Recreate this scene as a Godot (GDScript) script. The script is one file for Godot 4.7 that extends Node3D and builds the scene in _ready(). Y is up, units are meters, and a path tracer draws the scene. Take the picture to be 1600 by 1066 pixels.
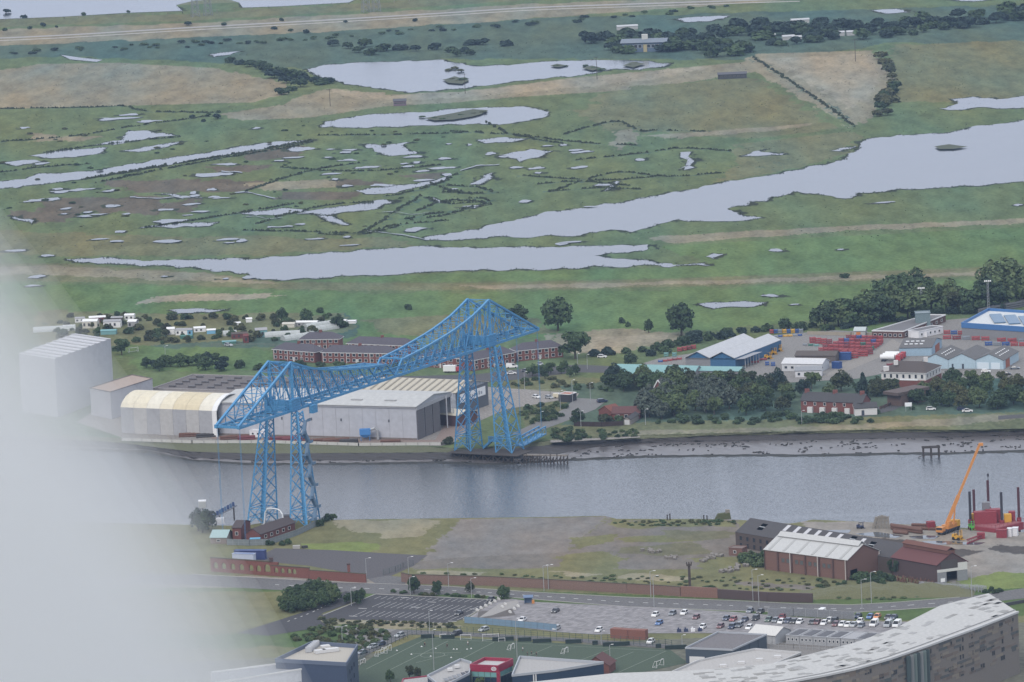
extends Node3D
# Estuary with a blue transporter bridge, marsh beyond it and a riverside town in front. Units are metres, y up, the camera flies at 435 m.

var rng := RandomNumberGenerator.new()
var mats := {}
var counts := {}
var wob := FastNoiseLite.new()
var grain: NoiseTexture2D
var faint: NoiseTexture2D

class Shape:
	var v := PackedVector3Array()
	var n := PackedVector3Array()
	var c := PackedColorArray()
	var tint := Color(1, 1, 1)
	var tinted := false
	func tri(a: Vector3, b: Vector3, d: Vector3) -> void:
		var q := (d - a).cross(b - a).normalized()
		v.append(a); v.append(b); v.append(d)
		n.append(q); n.append(q); n.append(q)
		if tinted:
			c.append(tint); c.append(tint); c.append(tint)
	func quad(a: Vector3, b: Vector3, d: Vector3, e: Vector3) -> void:
		tri(a, b, d); tri(a, d, e)
	func hexa(p: Array) -> void:
		quad(p[4], p[5], p[6], p[7]); quad(p[3], p[2], p[1], p[0])
		for i in 4:
			var j := (i + 1) % 4
			quad(p[j], p[j + 4], p[i + 4], p[i])
	func box(at: Vector3, size: Vector3, turn := Basis()) -> void:
		var h := size / 2.0
		var p := []
		for y in [-h.y, h.y]:
			for s in [[-1, -1], [1, -1], [1, 1], [-1, 1]]:
				p.append(at + turn * Vector3(s[0] * h.x, y, s[1] * h.z))
		hexa(p)
	func bar(a: Vector3, b: Vector3, w: float, h := 0.0) -> void:
		if h == 0.0: h = w
		var d := (b - a)
		var z := d.normalized()
		var up := Vector3.UP if absf(z.y) < 0.98 else Vector3.RIGHT
		var x := up.cross(z).normalized()
		var y := z.cross(x)
		var k := Basis(x, y, z)
		box((a + b) / 2.0, Vector3(w, h, d.length()), k)
	func tube(a: Vector3, b: Vector3, r0: float, r1: float, sides := 8, caps := true) -> void:
		var z := (b - a).normalized()
		var up := Vector3.UP if absf(z.y) < 0.98 else Vector3.RIGHT
		var x := up.cross(z).normalized()
		var y := z.cross(x)
		for i in sides:
			var t0 := TAU * i / sides
			var t1 := TAU * (i + 1) / sides
			var d0 := x * cos(t0) + y * sin(t0)
			var d1 := x * cos(t1) + y * sin(t1)
			quad(a + d0 * r0, b + d0 * r1, b + d1 * r1, a + d1 * r0)
			if caps:
				tri(b, b + d1 * r1, b + d0 * r1)
				tri(a, a + d0 * r0, a + d1 * r0)
	func prism(poly: PackedVector2Array, y0: float, y1: float, lid := true, sides := true) -> void:
		var p := poly.duplicate()
		if Geometry2D.is_polygon_clockwise(p): p.reverse()
		var m := p.size()
		if sides:
			for i in m:
				var a := p[i]
				var b := p[(i + 1) % m]
				quad(Vector3(a.x, y0, a.y), Vector3(a.x, y1, a.y), Vector3(b.x, y1, b.y), Vector3(b.x, y0, b.y))
		if lid:
			var t := Geometry2D.triangulate_polygon(p)
			for i in range(0, t.size(), 3):
				var a := p[t[i]]
				var b := p[t[i + 1]]
				var e := p[t[i + 2]]
				var up := (b - a).cross(e - a) > 0.0
				if up: tri(Vector3(a.x, y1, a.y), Vector3(b.x, y1, b.y), Vector3(e.x, y1, e.y))
				else: tri(Vector3(a.x, y1, a.y), Vector3(e.x, y1, e.y), Vector3(b.x, y1, b.y))
	func mesh() -> ArrayMesh:
		var m := ArrayMesh.new()
		if v.is_empty(): return m
		var a := []
		a.resize(Mesh.ARRAY_MAX)
		a[Mesh.ARRAY_VERTEX] = v
		a[Mesh.ARRAY_NORMAL] = n
		if tinted: a[Mesh.ARRAY_COLOR] = c
		m.add_surface_from_arrays(Mesh.PRIMITIVE_TRIANGLES, a)
		return m

func numbered(called: String, who: Node) -> String:
	var key := str(who.get_instance_id()) + called
	var k: int = counts.get(key, 0)
	counts[key] = k + 1
	return called if k == 0 else "%s_%03d" % [called, k]

func tag(o: Node, label: String, category: String, group := "") -> void:
	o.set_meta("label", label)
	o.set_meta("category", category)
	if group != "": o.set_meta("group", group)

func thing(called: String, label: String, category: String, at := Vector3.ZERO, turn := 0.0, group := "") -> Node3D:
	var o := Node3D.new()
	o.name = numbered(called, self)
	add_child(o, true)
	o.position = at
	o.rotation.y = turn
	tag(o, label, category, group)
	return o

func part(who: Node, called: String, s: Shape, m: Material, label := "") -> MeshInstance3D:
	return part_mesh(who, called, s.mesh(), m, label)

func part_mesh(who: Node, called: String, me: Mesh, m: Material, label := "") -> MeshInstance3D:
	var o := MeshInstance3D.new()
	o.name = numbered(called, who)
	o.mesh = me
	if m: o.set_surface_override_material(0, m)
	who.add_child(o, true)
	if label != "": o.set_meta("label", label)
	return o

func structure(called: String, s: Shape, m: Material) -> MeshInstance3D:
	var o := part(self, called, s, m)
	o.set_meta("kind", "structure")
	return o

func noise_tex(freq: float, lo: float, hi: float, seed_ := 1, size := 512, kind := FastNoiseLite.TYPE_SIMPLEX_SMOOTH) -> NoiseTexture2D:
	var f := FastNoiseLite.new()
	f.seed = seed_
	f.noise_type = kind
	f.frequency = freq
	f.fractal_octaves = 5
	f.fractal_gain = 0.55
	var t := NoiseTexture2D.new()
	t.width = size
	t.height = size
	t.seamless = true
	t.noise = f
	var g := Gradient.new()
	g.set_color(0, Color(lo, lo, lo))
	g.set_color(1, Color(hi, hi, hi))
	t.color_ramp = g
	return t

# A matt paint or mineral surface: base colour in linear values, speckled by a noise of its own.
func mat(key: String, r: float, g: float, b: float, rough := 0.85, tile := 0.0, metal := 0.0) -> StandardMaterial3D:
	if mats.has(key): return mats[key]
	var m := StandardMaterial3D.new()
	m.resource_name = key
	m.albedo_color = Color(r, g, b).linear_to_srgb()
	m.roughness = rough
	m.metallic = metal
	m.cull_mode = BaseMaterial3D.CULL_DISABLED
	if tile > 0.0:
		m.albedo_texture = grain
		for w in ["clad", "sheet", "wall", "roof", "white", "pale"]:
			if key.contains(w): m.albedo_texture = faint
		if key.contains("clad") or key.contains("sheet"): m.uv1_scale = Vector3(0.3, 0.02, 0.3)
		m.uv1_triplanar = true
		m.uv1_world_triplanar = true
		m.uv1_scale = Vector3.ONE / tile
	mats[key] = m
	return m

func tint_mat(key: String, rough := 0.9) -> StandardMaterial3D:
	if mats.has(key): return mats[key]
	var m := StandardMaterial3D.new()
	m.resource_name = key
	m.vertex_color_use_as_albedo = true
	m.roughness = rough
	m.cull_mode = BaseMaterial3D.CULL_DISABLED
	mats[key] = m
	return m

func poly(a: Array) -> PackedVector2Array:
	var p := PackedVector2Array()
	for i in range(0, a.size(), 2): p.append(Vector2(a[i], a[i + 1]))
	return p

# An outline with a natural, uneven edge: long edges are split and pushed about.
func ragged(a: Array, step := 5.0, amp := 1.2) -> PackedVector2Array:
	var p := poly(a)
	var out := PackedVector2Array()
	for i in p.size():
		var u := p[i]
		var w := p[(i + 1) % p.size()]
		var k := maxi(1, int(u.distance_to(w) / step))
		for j in k:
			var q := u.lerp(w, float(j) / k)
			q += Vector2(wob.get_noise_2d(q.x * 9.0, q.y * 4.0) * amp, wob.get_noise_2d(q.x * 5.0 + 300.0, q.y * 5.0) * amp * 3.0)
			out.append(q)
	if Geometry2D.triangulate_polygon(out).is_empty(): return p
	return out

func sheet(called: String, a: Array, y: float, m: Material, uneven := 0.0) -> MeshInstance3D:
	var s := Shape.new()
	s.prism(ragged(a, 5.0, uneven) if uneven > 0.0 else poly(a), y, y, true, false)
	return structure(called, s, m)

# A road, path or line of even width along points (x, z).
func ribbon(s: Shape, p: PackedVector2Array, y: float, w: float) -> void:
	for i in p.size() - 1:
		var d0 := (p[mini(i + 1, p.size() - 1)] - p[maxi(i - 1, 0)]).normalized().orthogonal() * w / 2.0
		var d1 := (p[mini(i + 2, p.size() - 1)] - p[i]).normalized().orthogonal() * w / 2.0
		var a := p[i]
		var b := p[i + 1]
		s.quad(Vector3(a.x - d0.x, y, a.y - d0.y), Vector3(b.x - d1.x, y, b.y - d1.y), Vector3(b.x + d1.x, y, b.y + d1.y), Vector3(a.x + d0.x, y, a.y + d0.y))

func smooth(a: Array, step := 6.0) -> PackedVector2Array:
	var c := Curve2D.new()
	var p := poly(a)
	for i in p.size():
		var t := (p[mini(i + 1, p.size() - 1)] - p[maxi(i - 1, 0)]) / 6.0
		c.add_point(p[i], -t, t)
	c.bake_interval = step
	return c.get_baked_points()

func _ready() -> void:
	rng.seed = 7
	wob.seed = 3
	wob.frequency = 0.01
	wob.fractal_octaves = 4
	# --- camera: a long lens held slightly crooked in an aircraft
	var cam := Camera3D.new()
	cam.name = "camera"
	cam.fov = 6.9149
	cam.near = 1.0
	cam.far = 14000.0
	cam.position = Vector3(0, 435, 0)
	cam.rotation_degrees = Vector3(-8.827, 0, -2.7)
	add_child(cam)
	cam.current = true
	# --- overcast sky, air and exposure
	var sky := ProceduralSkyMaterial.new()
	sky.sky_top_color = Color(0.935, 0.958, 1.0)
	sky.sky_horizon_color = Color(0.745, 0.775, 0.85)
	sky.sky_curve = 0.2
	sky.ground_bottom_color = Color(0.38, 0.40, 0.40)
	sky.ground_horizon_color = Color(0.70, 0.72, 0.75)
	sky.sun_angle_max = 0.0
	var env := Environment.new()
	env.background_mode = Environment.BG_SKY
	env.sky = Sky.new()
	env.sky.sky_material = sky
	env.background_energy_multiplier = 1.0
	env.tonemap_mode = Environment.TONE_MAPPER_LINEAR
	env.tonemap_exposure = 1.32
	env.fog_enabled = true
	env.fog_mode = Environment.FOG_MODE_EXPONENTIAL
	env.fog_density = 0.000032
	env.fog_light_color = Color(0.72, 0.84, 1.0)
	env.volumetric_fog_enabled = true
	env.volumetric_fog_density = 0.0
	env.sdfgi_enabled = true
	env.ssao_enabled = true
	env.ssil_enabled = true
	var around := WorldEnvironment.new()
	around.name = "environment"
	around.environment = env
	add_child(around)
	# --- the sun behind the cloud layer: very soft, from the left behind the camera
	var sun := DirectionalLight3D.new()
	sun.name = "sun"
	sun.light_energy = 0.5
	sun.light_angular_distance = 25.0
	sun.light_color = Color(1.0, 0.98, 0.96)
	sun.shadow_enabled = true
	add_child(sun)
	sun.look_at_from_position(Vector3.ZERO, Vector3(0.30, -0.64, -0.70))
	grain = noise_tex(0.02, 0.70, 1.0, 11)
	faint = noise_tex(0.015, 0.90, 1.0, 12)
	palette()
	build_land()
	build_bridge()
	build_north()
	build_south()
	build_rushes()
	build_fog_blur()

# --- the marsh: what grows where is drawn once as a map of materials seen from straight above (x -560..560, z -2360..-4720)
var MX0 := -560.0
var MZ0 := -2360.0
var MW := 1120.0
var MD := 2360.0
var IW := 1792
var IH := 2048
var chart: Image
var ditches := []
var shores := []

func to_chart(p: PackedVector2Array) -> PackedVector2Array:
	var out := PackedVector2Array()
	for q in p: out.append(Vector2((q.x - MX0) / MW * IW, (MZ0 - q.y) / MD * IH))
	return out

func stamp(a: Array, cls: int, uneven := 6.0) -> void:
	stamp_poly(ragged(a, 8.0, uneven) if uneven > 0.0 else poly(a), cls)

func stamp_poly(world: PackedVector2Array, cls: int) -> void:
	var p := to_chart(world)
	var col := Color8(cls, 0, 0)
	var y0 := IH
	var y1 := 0
	for q in p:
		y0 = mini(y0, int(q.y))
		y1 = maxi(y1, int(q.y) + 1)
	y0 = maxi(y0, 0)
	y1 = mini(y1, IH - 1)
	var m := p.size()
	for y in range(y0, y1 + 1):
		var yy := y + 0.5
		var xs := []
		for i in m:
			var a := p[i]
			var b := p[(i + 1) % m]
			if (a.y <= yy) != (b.y <= yy): xs.append(a.x + (yy - a.y) / (b.y - a.y) * (b.x - a.x))
		xs.sort()
		for i in range(0, xs.size() - 1, 2):
			var x0 := clampi(int(round(xs[i])), 0, IW)
			var x1 := clampi(int(round(xs[i + 1])), 0, IW)
			if x1 > x0: chart.fill_rect(Rect2i(x0, y, x1 - x0, 1), col)

func stamp_line(a: Array, cls: int, w: float, wander := 3.0) -> void:
	var p := smooth(a, 4.0)
	for q in p:
		q += Vector2(wob.get_noise_2d(q.x * 7.0, q.y * 7.0), wob.get_noise_2d(q.y * 7.0, q.x * 7.0)) * wander
		var k := w * (0.6 + 0.8 * absf(wob.get_noise_2d(q.x * 21.0, q.y * 21.0)))
		var c := Vector2((q.x - MX0) / MW * IW, (MZ0 - q.y) / MD * IH)
		chart.fill_rect(Rect2i(int(c.x - k * 0.8), int(c.y - k * 0.7), maxi(1, int(k * 1.6)), maxi(1, int(k * 1.4))), Color8(cls, 0, 0))

func noise_bytes(freq: float, seed_: int, stretch := 1.0) -> PackedByteArray:
	var f := FastNoiseLite.new()
	f.seed = seed_
	f.frequency = freq
	f.fractal_octaves = 4
	f.fractal_gain = 0.6
	var im := f.get_image(IW, int(IH / stretch), false, false, true)
	if stretch != 1.0: im.resize(IW, IH, Image.INTERPOLATE_BILINEAR)
	im.convert(Image.FORMAT_L8)
	return im.get_data()

const POND_OUTLINES := {
	"lagoon": [-478, -5056, -84, -4850, -122, -4670, -178, -4664, -210, -4669, -215, -4716, -230, -4764, -256, -4749, -268, -4720, -260, -4666, -305, -4671, -358, -4664, -411, -4668, -444, -4679],
	"reserve": [-143, -4157, -123, -4184, -104, -4185, -66, -4177, -42, -4175, -35, -4158, -19, -4124, 5, -4118, 33, -4132, 57, -4126, 85, -4118, 107, -4098, 125, -4077, 120, -4057, 101, -4048, 83, -4056, 71, -4040, 57, -4025, 50, -4015, 36, -4021, 18, -4008, -0, -3995, -19, -3982, -41, -3971, -64, -3964, -78, -3986, -92, -4013, -111, -4043, -128, -4093, -136, -4119],
	"oval": [-123, -3785, -119, -3809, -98, -3835, -76, -3841, -54, -3840, -28, -3848, -1, -3849, 21, -3836, 34, -3803, 29, -3775, 15, -3754, -2, -3746, -36, -3757, -62, -3760, -92, -3761, -109, -3768],
	"fleet": [-48, -3203, -34, -3212, -12, -3234, 3, -3254, 26, -3286, 41, -3297, 64, -3312, 84, -3332, 104, -3357, 120, -3370, 140, -3393, 169, -3419, 185, -3438, 202, -3454, 211, -3471, 217, -3495, 225, -3531, 227, -3558, 231, -3570, 251, -3579, 280, -3582, 293, -3591, 307, -3613, 338, -3629, 376, -3636, 342, -3323, 308, -3321, 269, -3317, 231, -3313, 208, -3304, 201, -3286, 189, -3302, 178, -3315, 173, -3323, 147, -3288, 131, -3268, 129, -3257, 136, -3235, 147, -3217, 132, -3208, 117, -3214, 99, -3223, 88, -3213, 72, -3183, 61, -3195, 54, -3192, 39, -3181, 17, -3183, -5, -3188, -26, -3185, -45, -3188],
	"flood": [-252, -3183, -230, -3178, -196, -3156, -163, -3150, -131, -3149, -106, -3154, -77, -3162, -48, -3166, -19, -3150, 20, -3139, 53, -3136, 78, -3125, 79, -3114, 66, -3100, 48, -3094, 58, -3080, 76, -3066, 89, -3044, 107, -3046, 110, -3040, 92, -3036, 72, -3045, 37, -3050, 2, -3054, -26, -3061, -51, -3056, -82, -3062, -100, -3058, -117, -3056, -131, -3059, -147, -3088, -176, -3121, -214, -3146, -240, -3166],
	"cut": [-328, -3563, -304, -3566, -298, -3590, -281, -3591, -261, -3593, -242, -3616, -219, -3644, -203, -3655, -190, -3664, -171, -3691, -150, -3704, -127, -3710, -133, -3694, -153, -3677, -173, -3650, -193, -3631, -213, -3608, -240, -3581, -267, -3552, -294, -3533, -325, -3523],
	"a": [-312, -3694, -290, -3714, -263, -3717, -263, -3686, -279, -3674, -300, -3676],
	"b": [-271, -3738, -255, -3761, -254, -3812, -240, -3803, -219, -3772, -234, -3763, -244, -3753, -257, -3733],
	"c": [-249, -3694, -231, -3715, -213, -3733, -220, -3707, -240, -3683],
	"d": [-92, -3674, -77, -3658, -61, -3669, -65, -3642, -55, -3604, -68, -3596, -77, -3606, -83, -3632],
	"e": [-91, -3430, -74, -3442, -54, -3450, -35, -3474, -39, -3454, -58, -3424, -74, -3405, -85, -3412],
	"f": [-122, -3342, -103, -3353, -88, -3368, -73, -3383, -68, -3367, -78, -3338, -93, -3332, -110, -3320],
	"g": [-161, -3353, -142, -3352, -131, -3363, -118, -3344, -133, -3329, -149, -3337],
	"h": [-114, -3330, -103, -3317, -91, -3271, -98, -3276, -108, -3305],
	"i": [-215, -3303, -197, -3314, -169, -3312, -174, -3300, -196, -3297],
	"j": [-328, -3659, -312, -3670, -299, -3654, -314, -3643],
	"k": [-17, -3662, 2, -3669, 17, -3656, 6, -3642, -11, -3645],
	"l": [-3, -3577, 18, -3596, 31, -3581, 22, -3554, 11, -3538, 5, -3560],
	"m": [-21, -3435, -14, -3457, -10, -3487, -7, -3486, -9, -3455, -15, -3426],
	"n": [-48, -3383, -42, -3378, -37, -3349, -42, -3351],
	"o": [58, -3371, 66, -3387, 71, -3413, 68, -3417, 63, -3391],
	"p": [108, -3459, 114, -3479, 118, -3464, 111, -3454, 115, -3504, 111, -3519, 112, -3545, 119, -3546, 116, -3521, 119, -3497, 116, -3478],
	"q": [147, -3508, 158, -3527, 167, -3544, 162, -3526, 177, -3513, 165, -3505],
	"r": [289, -3716, 305, -3736, 302, -3768, 317, -3773, 333, -3755, 351, -3763, 388, -3751, 379, -3671, 345, -3700, 328, -3700, 316, -3712, 302, -3703],
	"s": [139, -4401, 157, -4413, 183, -4405, 166, -4372, 146, -4377],
	"t": [-338, -4347, -318, -4314, -302, -4293, -306, -4281, -328, -4309],
	"u": [-221, -4294, -210, -4307, -196, -4311, -204, -4291, -216, -4277],
	"v": [95, -2895, 110, -2897, 132, -2890, 126, -2879, 106, -2880],
	"w": [-181, -2961, -165, -2963, -151, -2954, -158, -2947, -175, -2950],
	"y": [206, -3515, 223, -3535, 219, -3524, 211, -3510],
	"z": [-300, -3388, -289, -3370, -282, -3358, -283, -3347, -292, -3362],
	"ab": [-213, -3459, -196, -3444, -184, -3430, -192, -3430, -206, -3448],
	"ac": [109, -3068, 113, -3082, 118, -3075, 113, -3061],
	"ad": [292, -4394, 312, -4399, 320, -4369, 302, -4368],
	"ae": [348, -4467, 375, -4427, 407, -4448, 379, -4473],
}
const PUDDLES := [-286.8, -3455.7, 13.8, 9.5, -263.1, -3496.7, 10.3, 8.1, -239.4, -3411.1, 6.8, 6.2, -204.6, -3380.6, 6.3, 6, -197.9, -3325.6, 15.5, 8.8, -182.9, -3543.4, 18.1, 13.3, -131.7, -3658.4, 11, 14.1, -178.2, -3594.5, 10, 10.2, -85.7, -3542.4, 12.2, 6.6, -100.8, -3584.8, 8.3, 6.8, -39.1, -3521.2, 11.3, 6.5, -181.6, -3469.5, 4, 6.4, -190.2, -3402.2, 7.9, 4.9, -74.2, -3448.2, 11.9, 6.3, -51, -3509.5, 6.4, 6.5, -34.9, -3487.3, 4, 6.4, -35.5, -3648.4, 3.3, 7, -8.7, -3586.1, 4.9, 6.8, 50.4, -3569.7, 10.1, 6.7, 46.9, -3491.5, 5.5, 6.4, 19, -3499, 6.4, 6.5, -21, -3639.1, 2.5, 7, 85.5, -3515.9, 3.2, 9.8, 38.9, -3612, 4.1, 6.9, 147.4, -3080.2, 4.9, 5, 183.3, -3073, 2.1, 3.8, 145.9, -2879, 3.9, 2.6, 136.1, -2911.7, 6.6, 5, 294.3, -3220, 4.3, 5.5, 139, -3288.1, 3, 2.9, 127.3, -3237.8, 2.9, 2.8, -233.6, -3763.1, 5.3, 7.5, -276.4, -3492.2, 7.4, 6.4, -305.7, -3534.8, 8.3, 6.6, -267, -3885.6, 18.2, 11.9, -259.3, -3905.8, 9.1, 8, -243.4, -3860.5, 10.8, 7.8, -326.8, -3856.4, 4.5, 7.8, -165.9, -3791.1, 3.5, 5.7, 219.6, -3258.7, 10.9, 3.4, -292.5, -3686.6, 8.7, 9];

func build_land() -> void:
	chart = Image.create(IW, IH, false, Image.FORMAT_R8)
	stamp([-495, -4458, -140, -4432, 37, -4461, 460, -4373, 426, -4061, 294, -4150, 194, -4064, 127, -4108, 57, -4139, -38, -4182, -122, -4130, -161, -4179, -232, -4252, -335, -4336, -485, -4356], 3)
	stamp([-510, -4598, -247, -4556, 13, -4580, 247, -4574, 322, -4535, 63, -4469, -140, -4432, -494, -4448], 2)
	stamp([-523, -4723, -256, -4636, -122, -4659, 67, -4666, 171, -4624, 13, -4613, -248, -4578, -512, -4620], 5)
	stamp([-377, -4252, -351, -4287, -291, -4269, -215, -4198, -158, -4076, -150, -3997, -172, -3949, -263, -3967, -355, -3985, -450, -4025, -475, -4259], 2)
	stamp([-196, -3887, -157, -3922, -128, -4012, -82, -3959, -37, -3948, 55, -4013, 176, -4063, 188, -4116, 271, -4101, 278, -3969, 264, -3803, 231, -3644, 206, -3789, 182, -3995, 97, -3915, 8, -3905, -36, -3887, -81, -3886, -133, -3838, -177, -3841], 2)
	stamp([-129, -4021, -73, -3955, -10, -3961, 54, -4009, 157, -4050, 99, -3964, 8, -3929, -63, -3911, -109, -3954], 6)
	stamp([191, -4079, 265, -4081, 271, -3964, 251, -3809, 233, -3739, 213, -3906], 6)
	stamp([288, -4134, 431, -4114, 392, -3749, 298, -3750, 265, -3764], 5)
	stamp([75, -3924, 176, -3972, 204, -3752, 218, -3635, 162, -3605, 73, -3676, 50, -3778], 5, 10.0)
	stamp([73, -3676, 84, -3689, 89, -3644, 84, -3611, 75, -3580, 69, -3569], 2, 3.0)
	stamp([89, -3644, 135, -3651, 190, -3664, 207, -3668, 172, -3636, 113, -3621], 2, 3.0)
	stamp([149, -3575, 225, -3615, 229, -3588, 213, -3499, 182, -3440, 128, -3388, 145, -3493], 5, 8.0)
	stamp([-382, -3380, -221, -3272, -71, -3208, -52, -3170, -142, -3164, -253, -3196, -369, -3249], 5)
	stamp([-56, -3181, 82, -3166, 184, -3173, 331, -3181, 340, -3264, 210, -3277, 150, -3205, 76, -3184, -12, -3177], 0)
	stamp([81, -3121, 181, -3126, 325, -3129, 309, -2980, 173, -2989, 70, -2997, -33, -3021, -117, -3049, -26, -3053, 92, -3033, 110, -3042], 1)
	stamp([75, -3158, 184, -3168, 328, -3160, 326, -3142, 183, -3147, 92, -3130], 2, 3.0)
	stamp([-364, -3202, -251, -3164, -176, -3108, -124, -3049, -33, -3014, 70, -2994, 172, -2985, 308, -2975, 305, -2947, 170, -2952, 35, -2970, -102, -3010, -209, -3074, -358, -3143], 5)
	stamp([-362, -3186, -250, -3153, -176, -3103, -120, -3040, -174, -3068, -248, -3117, -360, -3170], 2, 3.0)
	stamp([-33, -3004, 70, -2985, 179, -2973, 306, -2957, 305, -2941, 178, -2959, 69, -2971, -12, -2986], 2, 3.0)
	stamp([-356, -3128, -173, -3048, -81, -2994, 35, -2961, 170, -2940, 304, -2934, 294, -2845, 162, -2821, 84, -2803, 19, -2802, -78, -2831, -167, -2925, -344, -3013], 1)
	stamp([-79, -2897, -33, -2900, 10, -2873, 23, -2822, -32, -2813, -68, -2850], 5)
	stamp([-192, -3020, -130, -3010, -122, -2993, -170, -2990, -198, -2994], 6, 4.0)
	stamp([20, -2818, 52, -2825, 84, -2809, 96, -2782, 70, -2765, 47, -2748, 28, -2745, 22, -2780], 2)
	stamp([26, -2795, 58, -2802, 83, -2794, 50, -2759, 31, -2756], 6, 4.0)
	stamp([-252, -2986, -168, -2948, -86, -2922, -78, -2842, -120, -2823, -195, -2829, -242, -2850], 3)
	stamp([-252, -2986, -168, -2948, -86, -2922, -85, -2855, -196, -2846, -243, -2861], 5)
	stamp([-196, -2851, -162, -2828, -123, -2814, -118, -2781, -133, -2745, -178, -2759, -196, -2805], 1)
	stamp([153, -2781, 172, -2818, 191, -2816, 219, -2847, 220, -2811, 191, -2776, 168, -2768], 1)
	stamp([-8, -2718, 30, -2678, 60, -2650, 28, -2585, 7, -2538, -7, -2595], 5)
	stamp([23, -2660, 275, -2663, 250, -2437, 21, -2484], 3)
	stamp([13, -2545, 57, -2542, 129, -2530, 173, -2526, 259, -2519, 252, -2453, 169, -2484, 55, -2497, 12, -2496], 5)
	stamp([27, -2522, 85, -2516, 142, -2507, 218, -2517, 240, -2507, 199, -2495, 142, -2497, 56, -2507], 2, 2.0)
	for a in [[-257, -3536, -196, -3526, -147, -3494, -123, -3460, -181, -3457, -233, -3470], [-288, -3459, -212, -3453, -205, -3405, -282, -3385], [-127, -3493, -91, -3486, -74, -3455, -106, -3454], [-137, -3441, -89, -3423, -97, -3389, -140, -3405], [-250, -3427, -183, -3421, -189, -3369, -243, -3371], [-67, -3493, -35, -3503, -43, -3462], [-169, -3656, -128, -3667, -131, -3620, -163, -3605], [-199, -3586, -150, -3580, -157, -3550], [-300, -3409, -256, -3393, -261, -3351, -295, -3349]]:
		stamp(a, 4, 9.0)
	for a in [[-163, -3494, -107, -3492, -102, -3452, -145, -3450], [-324, -3825, -269, -3777, -311, -3769]]:
		stamp(a, 2, 9.0)
	for a in [[-355, -3985, -290, -3966, -267, -3965, -247, -3924, -196, -3895], [-338, -3779, -287, -3796, -247, -3839, -196, -3879], [-267, -3552, -217, -3606, -169, -3649, -125, -3701], [-257, -3529, -200, -3606, -144, -3667, -124, -3694], [-73, -3396, -58, -3411, -39, -3451, -29, -3488], [-86, -3230, -75, -3271, -65, -3324, -50, -3393], [-60, -3285, -34, -3313, -11, -3340, -17, -3366, -38, -3356, -53, -3320], [-46, -3377, -34, -3348, -15, -3347], [-39, -3435, -19, -3421, -7, -3393, -19, -3385, -35, -3403], [-154, -3270, -116, -3251, -86, -3235, -64, -3261, -34, -3270], [-324, -3607, -300, -3625, -268, -3632], [-141, -3564, -91, -3525, -39, -3538], [-92, -3568, -124, -3537, -161, -3449], [46, -3531, 87, -3549, 111, -3566, 143, -3540], [27, -3380, 68, -3458, 99, -3427, 134, -3433], [40, -3671, 75, -3730, 90, -3669, 103, -3668, 131, -3649], [-36, -3720, 15, -3674, 47, -3626, 88, -3589], [-121, -3729, -61, -3712, -10, -3706], [186, -4090, 204, -3910, 218, -3765, 228, -3638], [-147, -3296, -126, -3340, -104, -3368, -81, -3371], [-212, -3302, -175, -3335, -127, -3382], [-306, -3702, -266, -3736, -216, -3760], [-10, -3765, 6, -3685, 39, -3619], [13, -3463, 59, -3423, 91, -3430], [20, -3419, 44, -3423, 74, -3393], [27, -3380, 55, -3388, 81, -3372]]:
		stamp_line(a, 3, 2.6)
		ditches.append(a)
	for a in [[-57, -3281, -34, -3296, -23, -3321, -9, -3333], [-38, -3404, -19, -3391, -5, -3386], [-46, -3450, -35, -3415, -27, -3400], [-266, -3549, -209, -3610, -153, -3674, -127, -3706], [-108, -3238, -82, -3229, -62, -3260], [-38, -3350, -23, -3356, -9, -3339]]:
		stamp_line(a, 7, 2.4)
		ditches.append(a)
	for a in [[191, -4079, 204, -3910, 221, -3688, 229, -3631], [197, -4076, 212, -3886, 228, -3667], [261, -4056, 262, -3959, 257, -3854], [228, -3780, 238, -3814, 248, -3830, 228, -3741, 231, -3703, 225, -3647]]:
		stamp_line(a, 6, 1.4, 1.0)
	for i in 11:
		var p0: Vector3 = on(65.7, -3365.5).lerp(on(181.6, -3439.9), i / 10.0)
		stamp_line([p0.x - 10.0, p0.z - 55.0, p0.x + 16.0, p0.z + 20.0], 3, 1.5, 1.0)
	var ponds := {}
	for k in POND_OUTLINES:
		var big: bool = k in ["lagoon", "reserve", "fleet", "flood", "oval"]
		var p := ragged(POND_OUTLINES[k], 3.0, 3.2 if big else 2.6)
		ponds[k] = p
		shores.append(p)
		for q in Geometry2D.offset_polygon(p, 1.6): stamp_poly(q, 7)  # ground darkened round the pond: mud tone with the bank's shade painted in
	for i in range(0, PUDDLES.size(), 4):
		var a := []
		for j in 18:
			var t := TAU * j / 18.0
			var r := 0.75 + 0.6 * wob.get_noise_2d(PUDDLES[i] * 3.0 + cos(t) * 60.0, PUDDLES[i + 1] * 3.0 + sin(t) * 60.0)
			a.append_array([PUDDLES[i] + cos(t) * PUDDLES[i + 2] * r, PUDDLES[i + 1] + sin(t) * PUDDLES[i + 3] * r])
		if in_pond(Vector2(PUDDLES[i], PUDDLES[i + 1]), ponds): continue
		var p := ragged(a, 6.0, 2.0)
		ponds["puddle%d" % i] = p
		for q in Geometry2D.offset_polygon(p, 1.4): stamp_poly(q, 7)  # same painted bank shade round each puddle
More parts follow.
